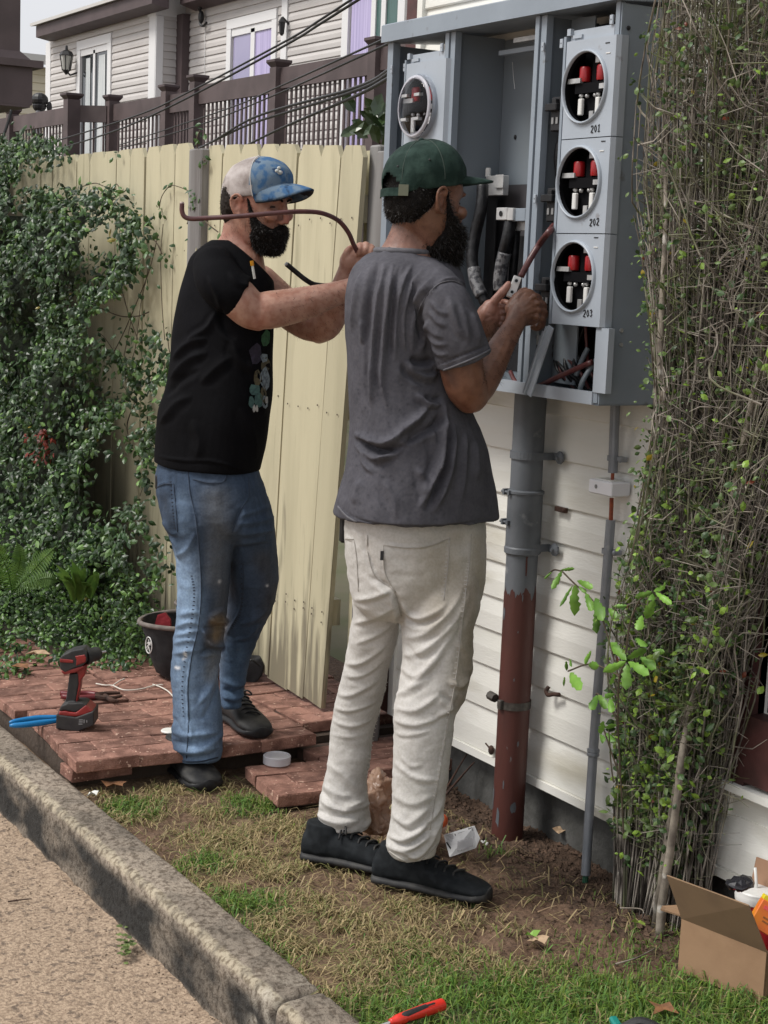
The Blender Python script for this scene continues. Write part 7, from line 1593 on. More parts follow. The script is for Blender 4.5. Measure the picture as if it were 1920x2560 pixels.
# magnolia-like branch above the gate
br = thing('glossy_branch', 'dark glossy broadleaf branch poking over the gate beside the meter box', 'branch', at(940, 330, Y=6.2))
M['gloss'] = mat('glossy_leaf', (.028, .055, .02), .3, (.07, .10, .035), 5, spec=.6)
for k in range(34):
    c = at(935+r3.gauss(0, 26), 318+r3.gauss(0, 20), Y=6.0+r3.uniform(-.2, .3)); d = CR*r3.uniform(-1, 1)+CU*r3.uniform(-.6, .8)+CF*r3.uniform(-.5, .5); d /= np.linalg.norm(d); sd = np.cross(d, CF*.6+CU*r3.uniform(-.6, .6)); sd /= np.linalg.norm(sd); L = r3.uniform(.07, .11); w_ = L*.24
    mb = MB(); mb.add([c, c+d*L*.3+sd*w_, c+d*L*.7+sd*w_*.9, c+d*L, c+d*L*.7-sd*w_*.9, c+d*L*.3-sd*w_, c+d*L*.5+CF*.01], [[0, 6, 1], [1, 6, 2], [2, 6, 3], [3, 6, 4], [4, 6, 5], [5, 6, 0]]); mb.build('leaf', M['gloss'], br)
mb = MB(); mb.tube(spline([at(960, 420, Y=6.2), at(950, 360, Y=6.1), at(930, 310, Y=6.0), at(925, 290, Y=6.0)], 4), .006, 6); mb.build('twig', M['stem'], br)

# ---- tall twiggy shrub against the wall on the right
shrub = thing('tall_shrub', 'tall twiggy shrub of bare grey stems and small leaves against the house wall', 'shrub', (2.6, 3.0, 0))
M['bark'] = mat('grey_bark', (.27, .235, .19), .9, (.13, .11, .09), 30, 6, .4, .65, .001, 120, col3=(.42, .40, .36), scale3=24, lo3=.6, hi3=.68)
M['twig'] = mat('twig_bark', (.245, .22, .19), .9, (.055, .045, .038), 14, 5, .42, .6, rnd=.5, col3=(.10, .115, .05), scale3=5, lo3=.50, hi3=.66)
r = np.random.default_rng(33)
def stem_path(b, t_, wob, n=9):
    P_ = []; ph = r.uniform(0, 6, 4)
    for i in range(n):
        u = i/(n-1); e = u**1.25; p = b*(1-e)+t_*e; p = p + np.array((wob*math.sin(ph[0]+5*u)*u, wob*math.sin(ph[1]+6*u)*u, 0)); p[2] = b[2]+(t_[2]-b[2])*u; P_.append(p)
    return np.array(P_)
LP = []; LN = []; NS = 0
LZ = [0.06, 0.21, 0.31, 0.41, 0.55, 0.65, 0.75, 0.85, 0.96, 1.15, 1.25, 1.34, 1.43, 1.52, 1.6, 1.68, 1.76, 1.9, 1.99, 2.07, 2.16]
LY = [3.05, 3.07, 3.07, 3.09, 3.11, 3.13, 3.12, 3.09, 3.05, 3.02, 3.01, 3.03, 3.05, 3.08, 3.1, 3.14, 3.15, 3.15, 3.14, 3.12, 3.09]
def left_lim(z): return np.interp(z, LZ, LY)
stems = []
for k in range(420):
    u = r.random(); zt = r.uniform(2.25, 2.6) if r.random() < .72 else r.uniform(.9, 2.1)
    bx, byy = 2.56+.16*r.random(), 2.86+.32*r.random()
    tx = 2.66-.30*r.random()**1.2; ty = left_lim(zt)-.02-(.98*r.random()**.9)*min(1, zt/2.1)
    if r.random() < .4: ty = byy-.25*r.random()
    P_ = stem_path(np.array((bx, byy, -.02)), np.array((tx, min(ty, left_lim(zt)), zt)), .025); P_ = spline(P_+r.normal(0, .012, P_.shape)*np.array((1, 1, .5)), 2); P_ = P_+r.normal(0, .0022, P_.shape)
    P_[:, 1] = np.minimum(P_[:, 1], left_lim(P_[:, 2])*np.minimum(P_[:, 0], 2.6)/2.52-abs(r.normal(0, .03))); P_[:, 0] = np.minimum(P_[:, 0], XW-.03); stems.append(P_)
thick = [(1540, 2205, .0085), (1585, 2225, .011), (1600, 2240, .009), (1650, 2335, .017), (1640, 2320, .012), (1705, 2240, .010), (1720, 2200, .010), (1760, 2190, .011), (1670, 2270, .009), (1560, 2215, .007)]
for k, (x, y, rd) in enumerate(thick):
    b_ = at(x, y, Z=-.01); b_[0] = min(b_[0], XW-.05); P_ = stem_path(b_, np.array((2.48+.12*r.random(), b_[1]-.10-.5*r.random()*(k > 3), 2.4)), .03, 12)
    if k == 3: P_ = spline([at(1650, 2345, X=2.50), at(1655, 2260, X=2.50), at(1675, 2130, X=2.50), at(1695, 1980, X=2.50), at(1702, 1900, X=2.50), at(1722, 1780, X=2.54), at(1740, 1650, X=2.58), at(1750, 1500, X=2.62)], 4); rd = .0115
    if k == 0: P_ = spline([at(1660, 1000, X=2.44), at(1650, 900, X=2.44), at(1658, 700, X=2.45), at(1664, 560, X=2.46), at(1670, 300, X=2.5), at(1715, -40, X=2.52)], 4)
    P_[:, 1] = np.minimum(P_[:, 1], left_lim(P_[:, 2])); mb = MB(); mb.tube(P_, np.linspace(rd, rd*.45, len(P_)), 8); mb.build('trunk', M['bark'], shrub, True)
def stembundle(lst, name, rad, kind=None):
    mb = MB()
    for P_ in lst: rr_ = rad*r.uniform(.6, 1.5); mb.tube(P_, np.linspace(rr_, rr_*.4, len(P_)), 4, False)
    o = mb.build(name, M['twig'], shrub, True)
    if kind: o['kind'] = kind
    return o
for P_ in stems[:150]: stembundle([P_], 'stem', .0027)
stembundle(stems[150:], 'stem_thicket', .0023, 'stuff')
# side twigs
tw = []
for k in range(11000):
    P_ = stems[r.integers(0, len(stems))]; u = r.uniform(.12, 1); i = u*(len(P_)-1.001); j = int(i); p = P_[j]*(1-(i-j))+P_[j+1]*(i-j)
    d = np.array((r.normal(-.25, .6), r.normal(.05, .75), r.uniform(-.3, 1.2))); d /= np.linalg.norm(d); L = r.uniform(.03, .14)*(1.5 if r.random() < .08 else 1); e = p+d*L; m_ = p+d*L*.5+r.normal(0, .008, 3)
    if e[0] > XW-.02 or e[1] > left_lim(e[2])*e[0]/2.52+(.03 if r.random() < .15 else .0): continue
    tw.append(np.array([p, m_, e])); 
    for q in (m_, e):
        if r.random() < .5: LP.append(q)
mb = MB()
for k in range(90):
    P_ = stems[r.integers(0, len(stems))]; j = r.integers(3, len(P_)-3); p = P_[j]; d = np.array((r.normal(-.3, .3), r.normal(0, .8), r.uniform(.3, 1.1))); d /= np.linalg.norm(d); L = r.uniform(.2, .45); pts = [p, p+d*L*.35+r.normal(0, .02, 3), p+d*L*.7+r.normal(0, .03, 3)+np.array((0, 0, .03)), p+d*L+np.array((0, 0, .06))]; pts = spline(pts, 4); pts[:, 1] = np.minimum(pts[:, 1], left_lim(pts[:, 2])*pts[:, 0]/2.52); pts[:, 0] = np.minimum(pts[:, 0], XW-.02); mb.tube(pts, np.linspace(.0028, .001, len(pts)), 5, False)
for t_ in tw: mb.tube(t_, np.array((.0014, .0011, .0006))*r.uniform(.6, 1.4), 3, False)
o = mb.build('twigs', mat('pale_twig', (.30, .265, .225), .9, (.10, .085, .07), 16, 4, .42, .62, col3=(.13, .15, .06), scale3=6, lo3=.50, hi3=.64), shrub); o['kind'] = 'stuff'
for P_ in stems:
    for _ in range(26):
        i = r.uniform(.1, 1)*(len(P_)-1.001); j = int(i); LP.append(P_[j]*(1-(i-j))+P_[j+1]*(i-j)+r.normal(0, .015, 3))
LP = np.array(LP); q = np.array([pix(p)[:2] for p in LP]); 
edge = np.clip(1-(left_lim(LP[:, 2])-LP[:, 1])/.16, 0, 1); low = np.clip((1.15-LP[:, 2])/.5, 0, 1); keep = r.random(len(LP)) < np.clip(.34+.74*edge**1.3+.24*low*(LP[:, 2] > .15)+.35*np.clip((2.66-LP[:, 1])/.3, 0, 1), 0, 1)*(LP[:, 2] > .10)
LP = LP[keep]; edge = edge[keep]; low = low[keep]; n = len(LP); LP[:, 0] -= r.random(n)*.06*(1-edge)+.006; LP[:, 1] -= .02*edge*r.random(n); ax = leaf_frames(n, np.tile((-.6, -.4, .6), (n, 1)), (-.2, 0, .4), r, .7)
cl = np.where(r.random((n, 1)) < .16+.22*low[:, None], np.array((.20, .32, .045)), np.array((.095, .15, .04))); cl = np.where(r.random((n, 1)) < .38, np.array((.04, .08, .024)), cl)*r.uniform(.7, 1.35, (n, 1)); cl[r.random(n) < .012] = (.30, .23, .02); cl[r.random(n) < .006] = (.16, .04, .02)
sz = (.007+.016*r.random(n)**1.3)*(1+.25*low)
idx = np.argsort(LP@CF)[:1800]; pk = r.choice(idx, min(240, len(idx)), replace=False); mask = np.ones(n, bool); mask[pk] = False
leaf_cloud('foliage', LP[mask], tuple(a[mask] for a in ax), sz[mask], cl[mask], M['leaf2'], shrub, .95)
PAL = np.array([(.17, .28, .04), (.08, .13, .03), (.04, .08, .024), (.11, .17, .04)])
for i in pk: leaf_obj(LP[i], ax[0][i], ax[1][i], ax[2][i], sz[i]*1.25, PAL[r.integers(0, 4)], M['leaf2'], shrub, .95)

# ---- oak sapling with lobed leaves in front of the thin conduit: every leaf a part
oak = thing('oak_sapling', 'young oak sapling with bright lobed leaves in front of the thin conduit', 'sapling', (2.45, 3.1, 0))
OL = [(205,220,90,430,40),(360,380,350,735,74),(330,385,180,630,24),(380,330,565,415,48),(400,390,490,460,30),(480,470,555,680,50),(590,530,680,790,76),(600,680,610,940,58),(945,1245,765,1040,64),(960,1230,1175,1110,58),(940,1265,680,1385,58),(970,1265,1210,1415,62),(955,1290,945,1590,70),(1110,1210,1290,1345,58),(1240,460,1045,530,48),(1265,450,1400,360,44),(1285,465,1470,600,42),(1250,480,1230,555,44),(1270,560,1170,770,64),(1130,730,1080,900,58),(300,1390,430,1590,76),(255,1260,260,1370,26),(545,1140,470,1290,34),(510,1300,630,1310,54),(610,1650,540,1820,56),(620,1650,730,1800,60),(820,1640,700,1670,34),(760,1680,780,1850,48),(680,1950,660,2100,56),(700,2030,830,1990,44),(1060,990,1180,1090,54),(830,1390,770,1530,44),(1250,1140,1390,1150,38),(960,620,800,630,28),(190,210,350,190,24),(90,230,0,310,18),(740,650,830,760,50),(690,780,760,850,44),(300,1230,320,1320,20),(240,1440,230,1550,18),(640,2100,690,2190,44),(720,2080,820,2180,46)]
M['oak'] = mat('oak_leaf', (.20, .39, .065), .42, (.12, .26, .045), 14, 4, rnd=.28, twosided_tr=.25, spec=.4)
def oakleaf(x0, y0, x1, y1, w_, X, seed):
    r_ = random.Random(seed); a = at(1360+x0/4.608, 1380+y0/4.608, X=X); b = at(1360+x1/4.608, 1380+y1/4.608, X=X-r_.uniform(-.02, .05)); d = b-a; L = np.linalg.norm(d); sd = np.cross(d/L, CF+CR*r_.uniform(-.5, .5)); sd /= np.linalg.norm(sd); nn = np.cross(sd, d/L); wm = w_/4.608*3.9/FPX/2*1.75
    V = []; n = 10; prof = [.10, .45, .75, .55, .95, .80, 1.12, .90, .95, .55, .06]
    for i in range(n+1):
        t_ = i/n; c = a+d*t_ + nn*(-.10*L*math.sin(math.pi*t_)*r_.uniform(.6, 1.0)); V += [c-sd*wm*prof[i]*r_.uniform(.85, 1.1)+nn*.006*prof[i], c, c+sd*wm*prof[i]*r_.uniform(.85, 1.1)+nn*.006*prof[i]]
    F_ = []
    for i in range(n): k = 3*i; F_ += [[k, k+1, k+4, k+3], [k+1, k+2, k+5, k+4]]
    mesh_obj('leaf', V, F_, M['oak'], oak, True)
for k, q in enumerate(OL): oakleaf(*q, 2.40-.05*random.Random(k).random(), k)
for pl in ([(1560, 2100), (1552, 1950), (1545, 1800), (1548, 1700), (1562, 1655)], [(1562, 1655), (1575, 1560), (1600, 1500), (1630, 1480)], [(1548, 1700), (1510, 1560), (1480, 1500), (1435, 1458), (1405, 1428)], [(1545, 1800), (1500, 1740), (1490, 1735)], [(1550, 1690), (1480, 1660), (1420, 1678)], [(1552, 1950), (1515, 1840), (1505, 1810)], [(1405, 1428), (1385, 1425), (1368, 1440)]):
    mb = MB(); mb.tube(spline([at(x, y, X=2.40+.08*max(0, (y-1700)/400)) for x, y in pl], 5), .0022, 5, False); mb.build('twig', M['stem'], oak)
# ================================================================== THINGS ON THE GROUND
def rounded(polys, thick, D0, name, mt, parent, vox=.0025, sm=4, off=0):
    """outlines (pixels) given depth and rounded edges"""
    pcs = []
    for poly, th, o_ in polys:
        P_ = [PD(x, y, D0+o_-th/2) for x, y in poly]; b = MB(); b.prism(P_, F0*th); pcs.append(b.geo())
    me = fuse(pcs, vox, sm); V, N = vget(me); vset(me, V-ORG[parent]); me.materials.clear(); me.materials.append(mt); me.name = name
    me.polygons.foreach_set('use_smooth', [True]*len(me.polygons)); o = link(name, me, parent); ORG[o] = ORG[parent]; return o
# cordless drill standing on its battery
DD = float(at(190, 1818, Z=.1)@F0)
drill = thing('cordless_drill', 'red and black cordless drill standing on its battery on the brick pavers', 'drill', at(188, 1815, Z=.1))
M['dred'] = mat('red_tool_plastic', (.26, .018, .016), .42, (.18, .014, .013), 30, bump=.0003); M['dbk'] = mat('black_tool_rubber', (.016, .016, .017), .6, (.03, .029, .028), 30, bump=.0004, bscale=300)
c5 = lambda L: [(x/3.687, 1600+y/3.687) for x, y in L]
rounded([(c5([(518, 690), (700, 715), (862, 655), (862, 790), (710, 850), (515, 820)]), .085, .0)], .08, DD, 'battery', M['dbk'], drill)
rounded([(c5([(535, 690), (545, 660), (600, 655), (640, 665), (700, 670), (790, 600), (858, 660), (790, 690), (700, 708), (600, 703)]), .075, 0)], .07, DD, 'battery_seat', M['dred'], drill)
rounded([(c5([(540, 655), (560, 610), (620, 585), (760, 580), (800, 600), (760, 640), (690, 668), (600, 650)]), .07, 0), (c5([(600, 600), (640, 310), (720, 310), (725, 400), (690, 600)]), .038, 0)], .05, DD, 'handle', M['dbk'], drill)
rounded([(c5([(690, 590), (725, 400), (700, 260), (795, 230), (780, 330), (745, 370), (740, 430), (712, 560), (712, 600)]), .036, 0)], .05, DD, 'handle_spine', M['dred'], drill)
rounded([(c5([(545, 170), (580, 140), (660, 100), (770, 80), (800, 110), (800, 200), (760, 240), (690, 260), (600, 300), (555, 270)]), .062, 0)], .06, DD, 'motor_housing', M['dbk'], drill)
rounded([(c5([(548, 172), (675, 185), (675, 215), (552, 207)]), .066, 0)], .06, DD, 'red_band', M['dred'], drill, .0018, 2); rounded([(c5([(690, 150), (780, 135), (795, 165), (790, 205), (700, 240), (705, 185)]), .066, 0)], .06, DD, 'red_gear_case', M['dred'], drill, .002, 2); rounded([(c5([(560, 290), (690, 262), (780, 235), (770, 260), (700, 300), (590, 322)]), .06, 0)], .06, DD, 'red_belly', M['dred'], drill, .002, 2)
b = MB(); q0, q1 = PD(214, 1641, DD+.0), PD(250, 1632, DD+.03); ax_ = (q1-q0)/np.linalg.norm(q1-q0); b.lathe(q0, ax_, [(.026, 0), (.0265, .012), (.022, .018), (.0225, .034), (.019, .046), (.010, .052)], 18); b.build('chuck', M['dbk'], drill, R_(40)); b = MB(); b.tube([q1, q1+ax_*.02], .0035, 6); b.build('bit', M['tin'], drill)
for k, (a_, b_) in enumerate(((745, 712), (745, 730), (742, 750), (775, 705), (800, 700))): 
    b = MB(); q = PD(a_/3.687, 1600+(b_+25)/3.687, DD-.0435+ (a_-700)*.00002); b.obox(q, (.006 if k < 3 else .0012, .0004, .0012 if k < 3 else .012), (CR, CF, CU)); b.build('battery_print', M['lg'], drill)
def groundtool(name, label, cat, pts, r0, mt, z, flat=.7, prof=None):
    P_ = spline([at(x, y, Z=z) for x, y in pts], 6); k = len(P_); rr_ = r0*np.interp(np.linspace(0, 1, k), *(prof or ([0, .05, .5, .95, 1], [.5, .9, 1, .9, .6]))); V, F = tube_geo(P_, rr_, 10); V[:, 2] = z+(V[:, 2]-z)*flat; o = mesh_obj(name, V, F, mt, None, True, origin=P_[0]); tag(o, label, cat); return o
bl = thing('pliers', 'blue handled pliers lying beside the cordless drill at the paver edge', 'pliers', at(100, 1805, Z=.11)); M['blue'] = mat('blue_grip', (.005, .17, .42), .35)
for pts in ([(24, 1814), (60, 1812), (110, 1806), (148, 1801)], [(24, 1806), (60, 1800), (100, 1795), (145, 1793)]):
    P_ = spline([at(x, y, Z=.112) for x, y in pts], 5); V, F = tube_geo(P_, np.interp(np.linspace(0, 1, len(P_)), [0, .1, .6, 1], [.004, .008, .0095, .007]), 10); mesh_obj('handle', V, F, M['blue'], bl, True)
b = MB(); b.bar(at(148, 1798, Z=.11), at(200, 1790, Z=.108), .016, .010, bev=.003); b.build('jaws', M['bk'], bl)
cu = thing('cable_cutter', 'dark red handled cutters lying on the pavers behind the drill', 'cutters', at(225, 1738, Z=.11))
for pts in ([(152, 1733), (180, 1735), (215, 1733), (243, 1736)], [(155, 1741), (190, 1744), (220, 1743), (243, 1742)]):
    P_ = spline([at(x, y, Z=.11) for x, y in pts], 5); V, F = tube_geo(P_, .009, 10); mesh_obj('handle', V, F, mat('dark_red_grip', (.13, .014, .018), .4), cu, True)
for pts in ([(240, 1737), (270, 1733), (300, 1732)], [(240, 1741), (275, 1745), (303, 1740)], [(262, 1740), (280, 1750), (296, 1752)]):
    b = MB(); P_ = spline([at(x, y, Z=.112) for x, y in pts], 4); b.tube(P_, np.linspace(.009, .005, len(P_)), 7); b.build('blade', M['rust'], cu)
st_ = thing('white_string', 'thin white forked string lying on the pavers behind the drill', 'string', at(330, 1725, Z=.1))
for k, pts in enumerate(([(240, 1709), (262, 1713), (282, 1714), (310, 1725), (350, 1723), (390, 1713), (408, 1712)], [(282, 1714), (300, 1702), (312, 1697)], [(382, 1711), (400, 1717), (420, 1728), (436, 1745)])):
    b = MB(); b.tube(spline([at(x, y, Z=.105) for x, y in pts], 5), .0024, 6); b.build('strand', mat('white_cord', (.62, .58, .52), .7) if k == 0 else bpy.data.materials['white_cord'], st_, True)
b = MB(); b.lathe(at(424, 1829, Z=.101), (0, 0, 1), [(.026, 0), (.027, .003), (.024, .006), (.0, .006)], 24); o = b.build('white_cap_lid', M['white'], None, R_(40), origin=at(424, 1829, Z=.101)); tag(o, 'small round white plastic lid half under the jeans leg on the pavers', 'lid')
b = MB(); q = at(692, 1908, Z=.05); b.lathe(q, (0, 0, 1), [(.040, 0), (.0415, .002), (.0415, .024), (.039, .026), (.036, .0255), (.035, .023), (.0, .023)], 36); o = b.build('clear_lid', mat('cloudy_plastic', (.72, .72, .76), .2, alpha=.55), None, R_(35), origin=q); tag(o, 'shallow clear plastic tub lid standing on the lower red pavers', 'lid')
# canvas tool buckets behind the jeans
bk = thing('tool_bucket', 'black canvas tool bucket with pale rim and round emblem behind the blue jeans', 'bucket', at(425, 1690, Z=.1))
M['canvas'] = mat('black_canvas', (.014, .014, .016), .9, (.026, .026, .028), 30, bump=.0015, bscale=300, bump2=.004, bscale2=14); M['rim'] = mat('grey_rim', (.17, .145, .13), .8, (.11, .095, .085), 40)
cB = at(455, 1690, Z=.1); RB = .150; HB = .195; cx_, cy_ = cB[0], cB[1]
b = MB(); b.lathe((cx_, cy_, .1), (0, 0, 1), [(.075, 0), (.090, .012), (.118, .08), (.138, .14), (RB, HB), (RB-.006, HB), (.10, .06), (.0, .05)], 32, False); me_ = b.build('canvas', M['canvas'], bk, R_(50)); V, N = vget(me_.data); V += N*np.array([[.014*n3(p, 11, 2)] for p in V]); vset(me_.data, V)
b = MB(); n_ = 40; b.tube([(cx_+RB*math.cos(a), cy_+RB*math.sin(a), .1+HB+.004*math.sin(2*a)) for a in np.linspace(0, 2*math.pi, n_)], .0085, 8, False); b.build('rim', M['rim'], bk, True)
fc = -np.array((CF[0], CF[1], 0)); fc /= np.linalg.norm(fc); ang = math.atan2(fc[1], fc[0])-R_(50); rad_ = np.array((math.cos(ang), math.sin(ang), 0)); tz = np.array((-.0, 0, 1.0)); ty_ = np.cross(tz, rad_); ec = np.array((cx_, cy_, .1+.125))+rad_*(.137)
b = MB(); b.tube([ec+ty_*.020*math.cos(a)+tz*.028*math.sin(a) for a in np.linspace(0, 2*math.pi, 22)], .0022, 5, False); b.build('emblem_ring', M['wj'], bk)
b = MB(); 
for pl in ([(0, .02), (0, -.005), (.008, -.02)], [(0, -.005), (-.009, -.018)], [(0, .012), (.010, .002), (.013, .010)], [(0, .010), (-.011, .004)], [(-.012, -.01), (.012, .014)]): b.tube([ec+ty_*x+tz*z for x, z in pl], .002, 5)
b.build('emblem_figure', M['wj'], bk)
rc = np.array((cx_, cy_, .1+HB)); P_ = [rc+CR*x+CU*z-CF*.03 for x, z in ((-.10, -.03), (-.085, .022), (-.06, .03), (-.042, .006), (-.04, -.03))]; b = MB(); b.prism(P_, CF*.03); o = b.build('red_rag', mat('red_cloth', (.24, .012, .02), .8, bump=.004, bscale=40), None, origin=P_[0]); tag(o, 'dark red rag sticking out of the black canvas bucket', 'rag')
pb = thing('parts_pail', 'smaller black pail with orange bits inside behind the canvas bucket', 'pail', at(445, 1600, d=6.15)); c2 = np.array((cx_, cy_, .1+HB))+np.array((.10, .13, .03))
b = MB(); b.lathe(c2-(0, 0, .16), (0, 0, 1), [(.05, 0), (.068, .16), (.064, .16), (.05, .12), (0, .12)], 28, False); b.build('pail_body', M['canvas'], pb, R_(50)); b = MB(); b.tube([c2+(.068*math.cos(a), .068*math.sin(a), 0) for a in np.linspace(0, 2*math.pi, 30)], .006, 8, False); b.build('rim', M['rim'], pb, True)
b = MB()
for k in range(30): a = k*2.4; rr_ = .052*math.sqrt((k+.5)/30); b.ell(c2+(rr_*math.cos(a), rr_*math.sin(a), -.012-.01*random.random()), (.011, .011, .009), None, 6, 4)
o = b.build('orange_bits', mat('orange_bits', (.50, .15, .02), .5, (.60, .33, .05), 60), pb); o['kind'] = 'stuff'
bg = thing('black_tool_bag', 'low black bag wedged between the jeans and the foot of the gate', 'bag', at(630, 1690, Z=.1))
rounded([([(600, 1712), (606, 1660), (648, 1645), (661, 1664), (655, 1690), (628, 1722)], .14, .0)], .1, float(at(630, 1700, Z=.1)@F0)+.05, 'bag_body', M['canvas'], bg, .005, 6)
b = MB(); b.tube(spline([PD(610, 1668, 5.03), PD(628, 1650, 5.02), PD(650, 1664, 5.03)], 4), .004, 6); b.build('bag_strap', M['dbk'], bg)
# plastic shopping bag, card, carton
pbg = thing('plastic_bag', 'crumpled translucent tan plastic bag on the earth between the grey-shirt man\'s legs', 'bag', at(945, 2080, Z=0))
pcs = []
for (x, y, rx, ry, dz) in ((945, 1960, 38, 40, .28), (940, 2010, 42, 40, .24), (950, 2060, 40, 34, .2), (1095, 2055, 22, 24, .22), (1030, 2065, 60, 26, .26)):
    c = PD(x, y, DA+dz); b = MB(); b.ell(c, (rx*.00102, .07, ry*.00102), (R0v, F0, (0, 0, 1)), 14, 10); pcs.append(b.geo())
me = fuse(pcs, .006, 2); V, N = vget(me); V = V + N*np.array([[.012*abs(n3(p, 22, 2))*2-.012+.006*n3(p, 60)] for p in V]); V[:, 2] = np.maximum(V[:, 2], .002); vset(me, V)
o = put('film', me, mat('tan_film', (.52, .36, .27), .25, (.40, .25, .17), 14, 4, twosided_tr=.45, spec=.6), pbg); o.data.polygons.foreach_set('use_smooth', [False]*len(o.data.polygons)); pcs = None
b = MB(); b.ell(PD(1108, 2052, DA+.12), (.013, .012, .018), (R0v, F0, (0, 0, 1)), 10, 8); o = b.build('orange_wrapper', mat('orange_wrapper', (.55, .10, .03), .35), None, True, origin=PD(1108, 2052, DA+.12)); tag(o, 'scrap of orange wrapper peeking out behind the off-white trouser leg', 'wrapper')
cd = thing('blister_card', 'torn white hardware packaging card lying on the bare earth by the black shoe', 'packaging', at(1150, 2130, Z=0))
zc = lambda x, y, z: at(x, y, Z=z)
A_c = [zc(1109, 2088, .045), zc(1186, 2065, .075), zc(1200, 2096, .05), zc(1190, 2120, .022), zc(1124, 2143, .008)]
b = MB(); b.prism(A_c, np.array((.0006, .0008, .0008))); b.build('card', mat('white_card', (.72, .72, .72), .6, (.6, .6, .6), 40), cd)
b = MB()
def card_pt(u, v): return (A_c[0]*(1-u)+A_c[1]*u)*(1-v)+(A_c[4]*(1-u)+A_c[3]*u)*v + np.array((-.0012, -.0016, .0018))
def cline(u0, v0, u1, v1, w_): b.bar(card_pt(u0, v0), card_pt(u1, v1), w_, .0003, up=(-.4, -.6, .7))
cline(.35, .1, .47, .9, .0022); cline(.03, .35, .12, .7, .004); cline(.12, .84, .9, .86, .0014)
for i in range(9): cline(.05+.0*i, .08+.06*i, .30, .09+.06*i, .0006)
for i in range(6): cline(.45, .12+.07*i, .80, .12+.07*i, .0006)
for i in range(7): cline(.80+.02*i, .04, .82+.02*i, .22, .0012)
o = b.build('print', M['ink'], cd); o['kind'] = 'stuff'
b = MB(); b.obox(card_pt(.62, .72)+np.array((-.006, -.008, .006)), (.022, .006, .012), (CR*.95+CU*.25, CF, CU)); b.build('blister', mat('blister', (.6, .6, .62), .1, alpha=.4), cd)
carton = thing('cardboard_box', 'open brown cardboard box on the grass at the lower right edge', 'box', (2.44, 2.56, 0))
M['card'] = mat('cardboard', (.30, .185, .105), .85, (.265, .16, .09), 14, 5, bump=.0004, bscale=90); M['cardin'] = mat('cardboard_inside', (.34, .20, .125), .85, (.29, .17, .10), 14, 5)
k0, k1 = at(1697, 2424, Z=.004), at(1908, 2514, Z=.004); du = (k1-k0)/np.linalg.norm(k1-k0); dv = np.array((-du[1], du[0], 0)); 
if dv[0] < 0: dv = -dv
Wd, Dp, Hh = np.linalg.norm(k1-k0), .24, .120; uz = np.array((0, 0, 1.0))
def cpanel(name, p, a_, b_, mt, th=.0035, nrm=None):
    b = MB(); nn = np.cross(a_, b_); nn = nn/np.linalg.norm(nn)*th; b.prism([p, p+a_, p+a_+b_, p+b_], nn); return b.build(name, mt, carton)
cpanel('front_panel', k0, du*Wd, uz*Hh, M['card']); cpanel('left_panel', k0+dv*.004, dv*Dp, uz*Hh, M['cardin']); cpanel('right_panel', k0+du*(Wd-.0045)+dv*.004, dv*Dp, uz*Hh, M['card']); cpanel('back_panel', k0+dv*(Dp+.004), du*Wd, uz*(Hh+.0), M['cardin']); cpanel('bottom_panel', k0+du*.005+dv*.005+uz*.001, du*(Wd-.01), dv*(Dp-.002), M['cardin'])
fl = at(1669, 2186, Y=k0[1]+.02) ; tl_ = k0+uz*(Hh+.001); tr_ = tl_+du*Wd
f0, f1 = PD(1669, 2187, float(tl_@F0)-.025), PD(1873, 2262, float(tr_@F0)-.035)
b = MB(); nn = np.cross(tr_-tl_, f0-tl_); nn = nn/np.linalg.norm(nn)*.0035; b.prism([tl_, tr_, f1, f0], nn); b.build('front_flap', mat('cardboard_flap', (.22, .14, .08), .85, (.19, .12, .07), 14, 5), carton)
b = MB(); q0, q1 = tl_+dv*.004, tl_+dv*(Dp*.6); e0, e1 = PD(1651, 2276, float(q0@F0)+.01), PD(1655, 2268, float(q1@F0)+.0); b.prism([q0, q1, e1, e0], (0, 0, .0035)); b.build('left_flap', M['card'], carton)
b = MB(); q0, q1 = tl_+dv*(Dp+.004), tl_+dv*(Dp+.004)+du*Wd; b.prism([q0, q1, q1+dv*.02+uz*.085, q0+dv*.02+uz*.085], dv*.0035); b.build('back_flap', M['cardin'], carton)
b = MB(); q0, q1 = tr_+dv*.004, tr_+dv*Dp; b.prism([q0, q1, q1+du*.07-uz*.05, q0+du*.07-uz*.05], (0, 0, .0035)); b.build('right_flap', M['card'], carton)
cp_ = thing('plastic_cup', 'red plastic cup with white rim and straw standing in the cardboard box', 'cup', at(1896, 2226, Z=.150)*np.array((1, 1, 0))+uz*.006); cc = np.array(cp_.location)
b = MB(); b.lathe(cc, (0, 0, 1), [(.032, 0), (.047, .125), (.045, .125), (.03, .01)], 32, False); b.build('cup_body', mat('red_plastic', (.55, .02, .05), .35), cp_, R_(50)); b = MB(); b.lathe(cc, (0, 0, 1), [(.0475, .118), (.052, .122), (.053, .132), (.051, .137), (.050, .145), (.047, .148), (.0, .149)], 32, False); b.build('lid', M['wj'], cp_, R_(35)); b = MB(); b.tube([cc+(0, .0, .12), cc+(-.004, .012, .195)], .0035, 8); b.build('straw', M['wj'], cp_, True)
pk_ = thing('orange_package', 'orange and yellow product packet standing in the cardboard box', 'packet', k0+du*Wd*.97+dv*.06+uz*.02)
b = MB(); q = PD(1932, 2302, float(tr_@F0)+.03); ax3 = ((CR*.86-CU*.5), CF, (CU*.86+CR*.5)); b.obox(q, (.045, .012, .032), ax3, .002); o2 = b.build('packet', mat('orange_print', (.75, .27, .02), .4, (.7, .16, .03), 18, 2), pk_)
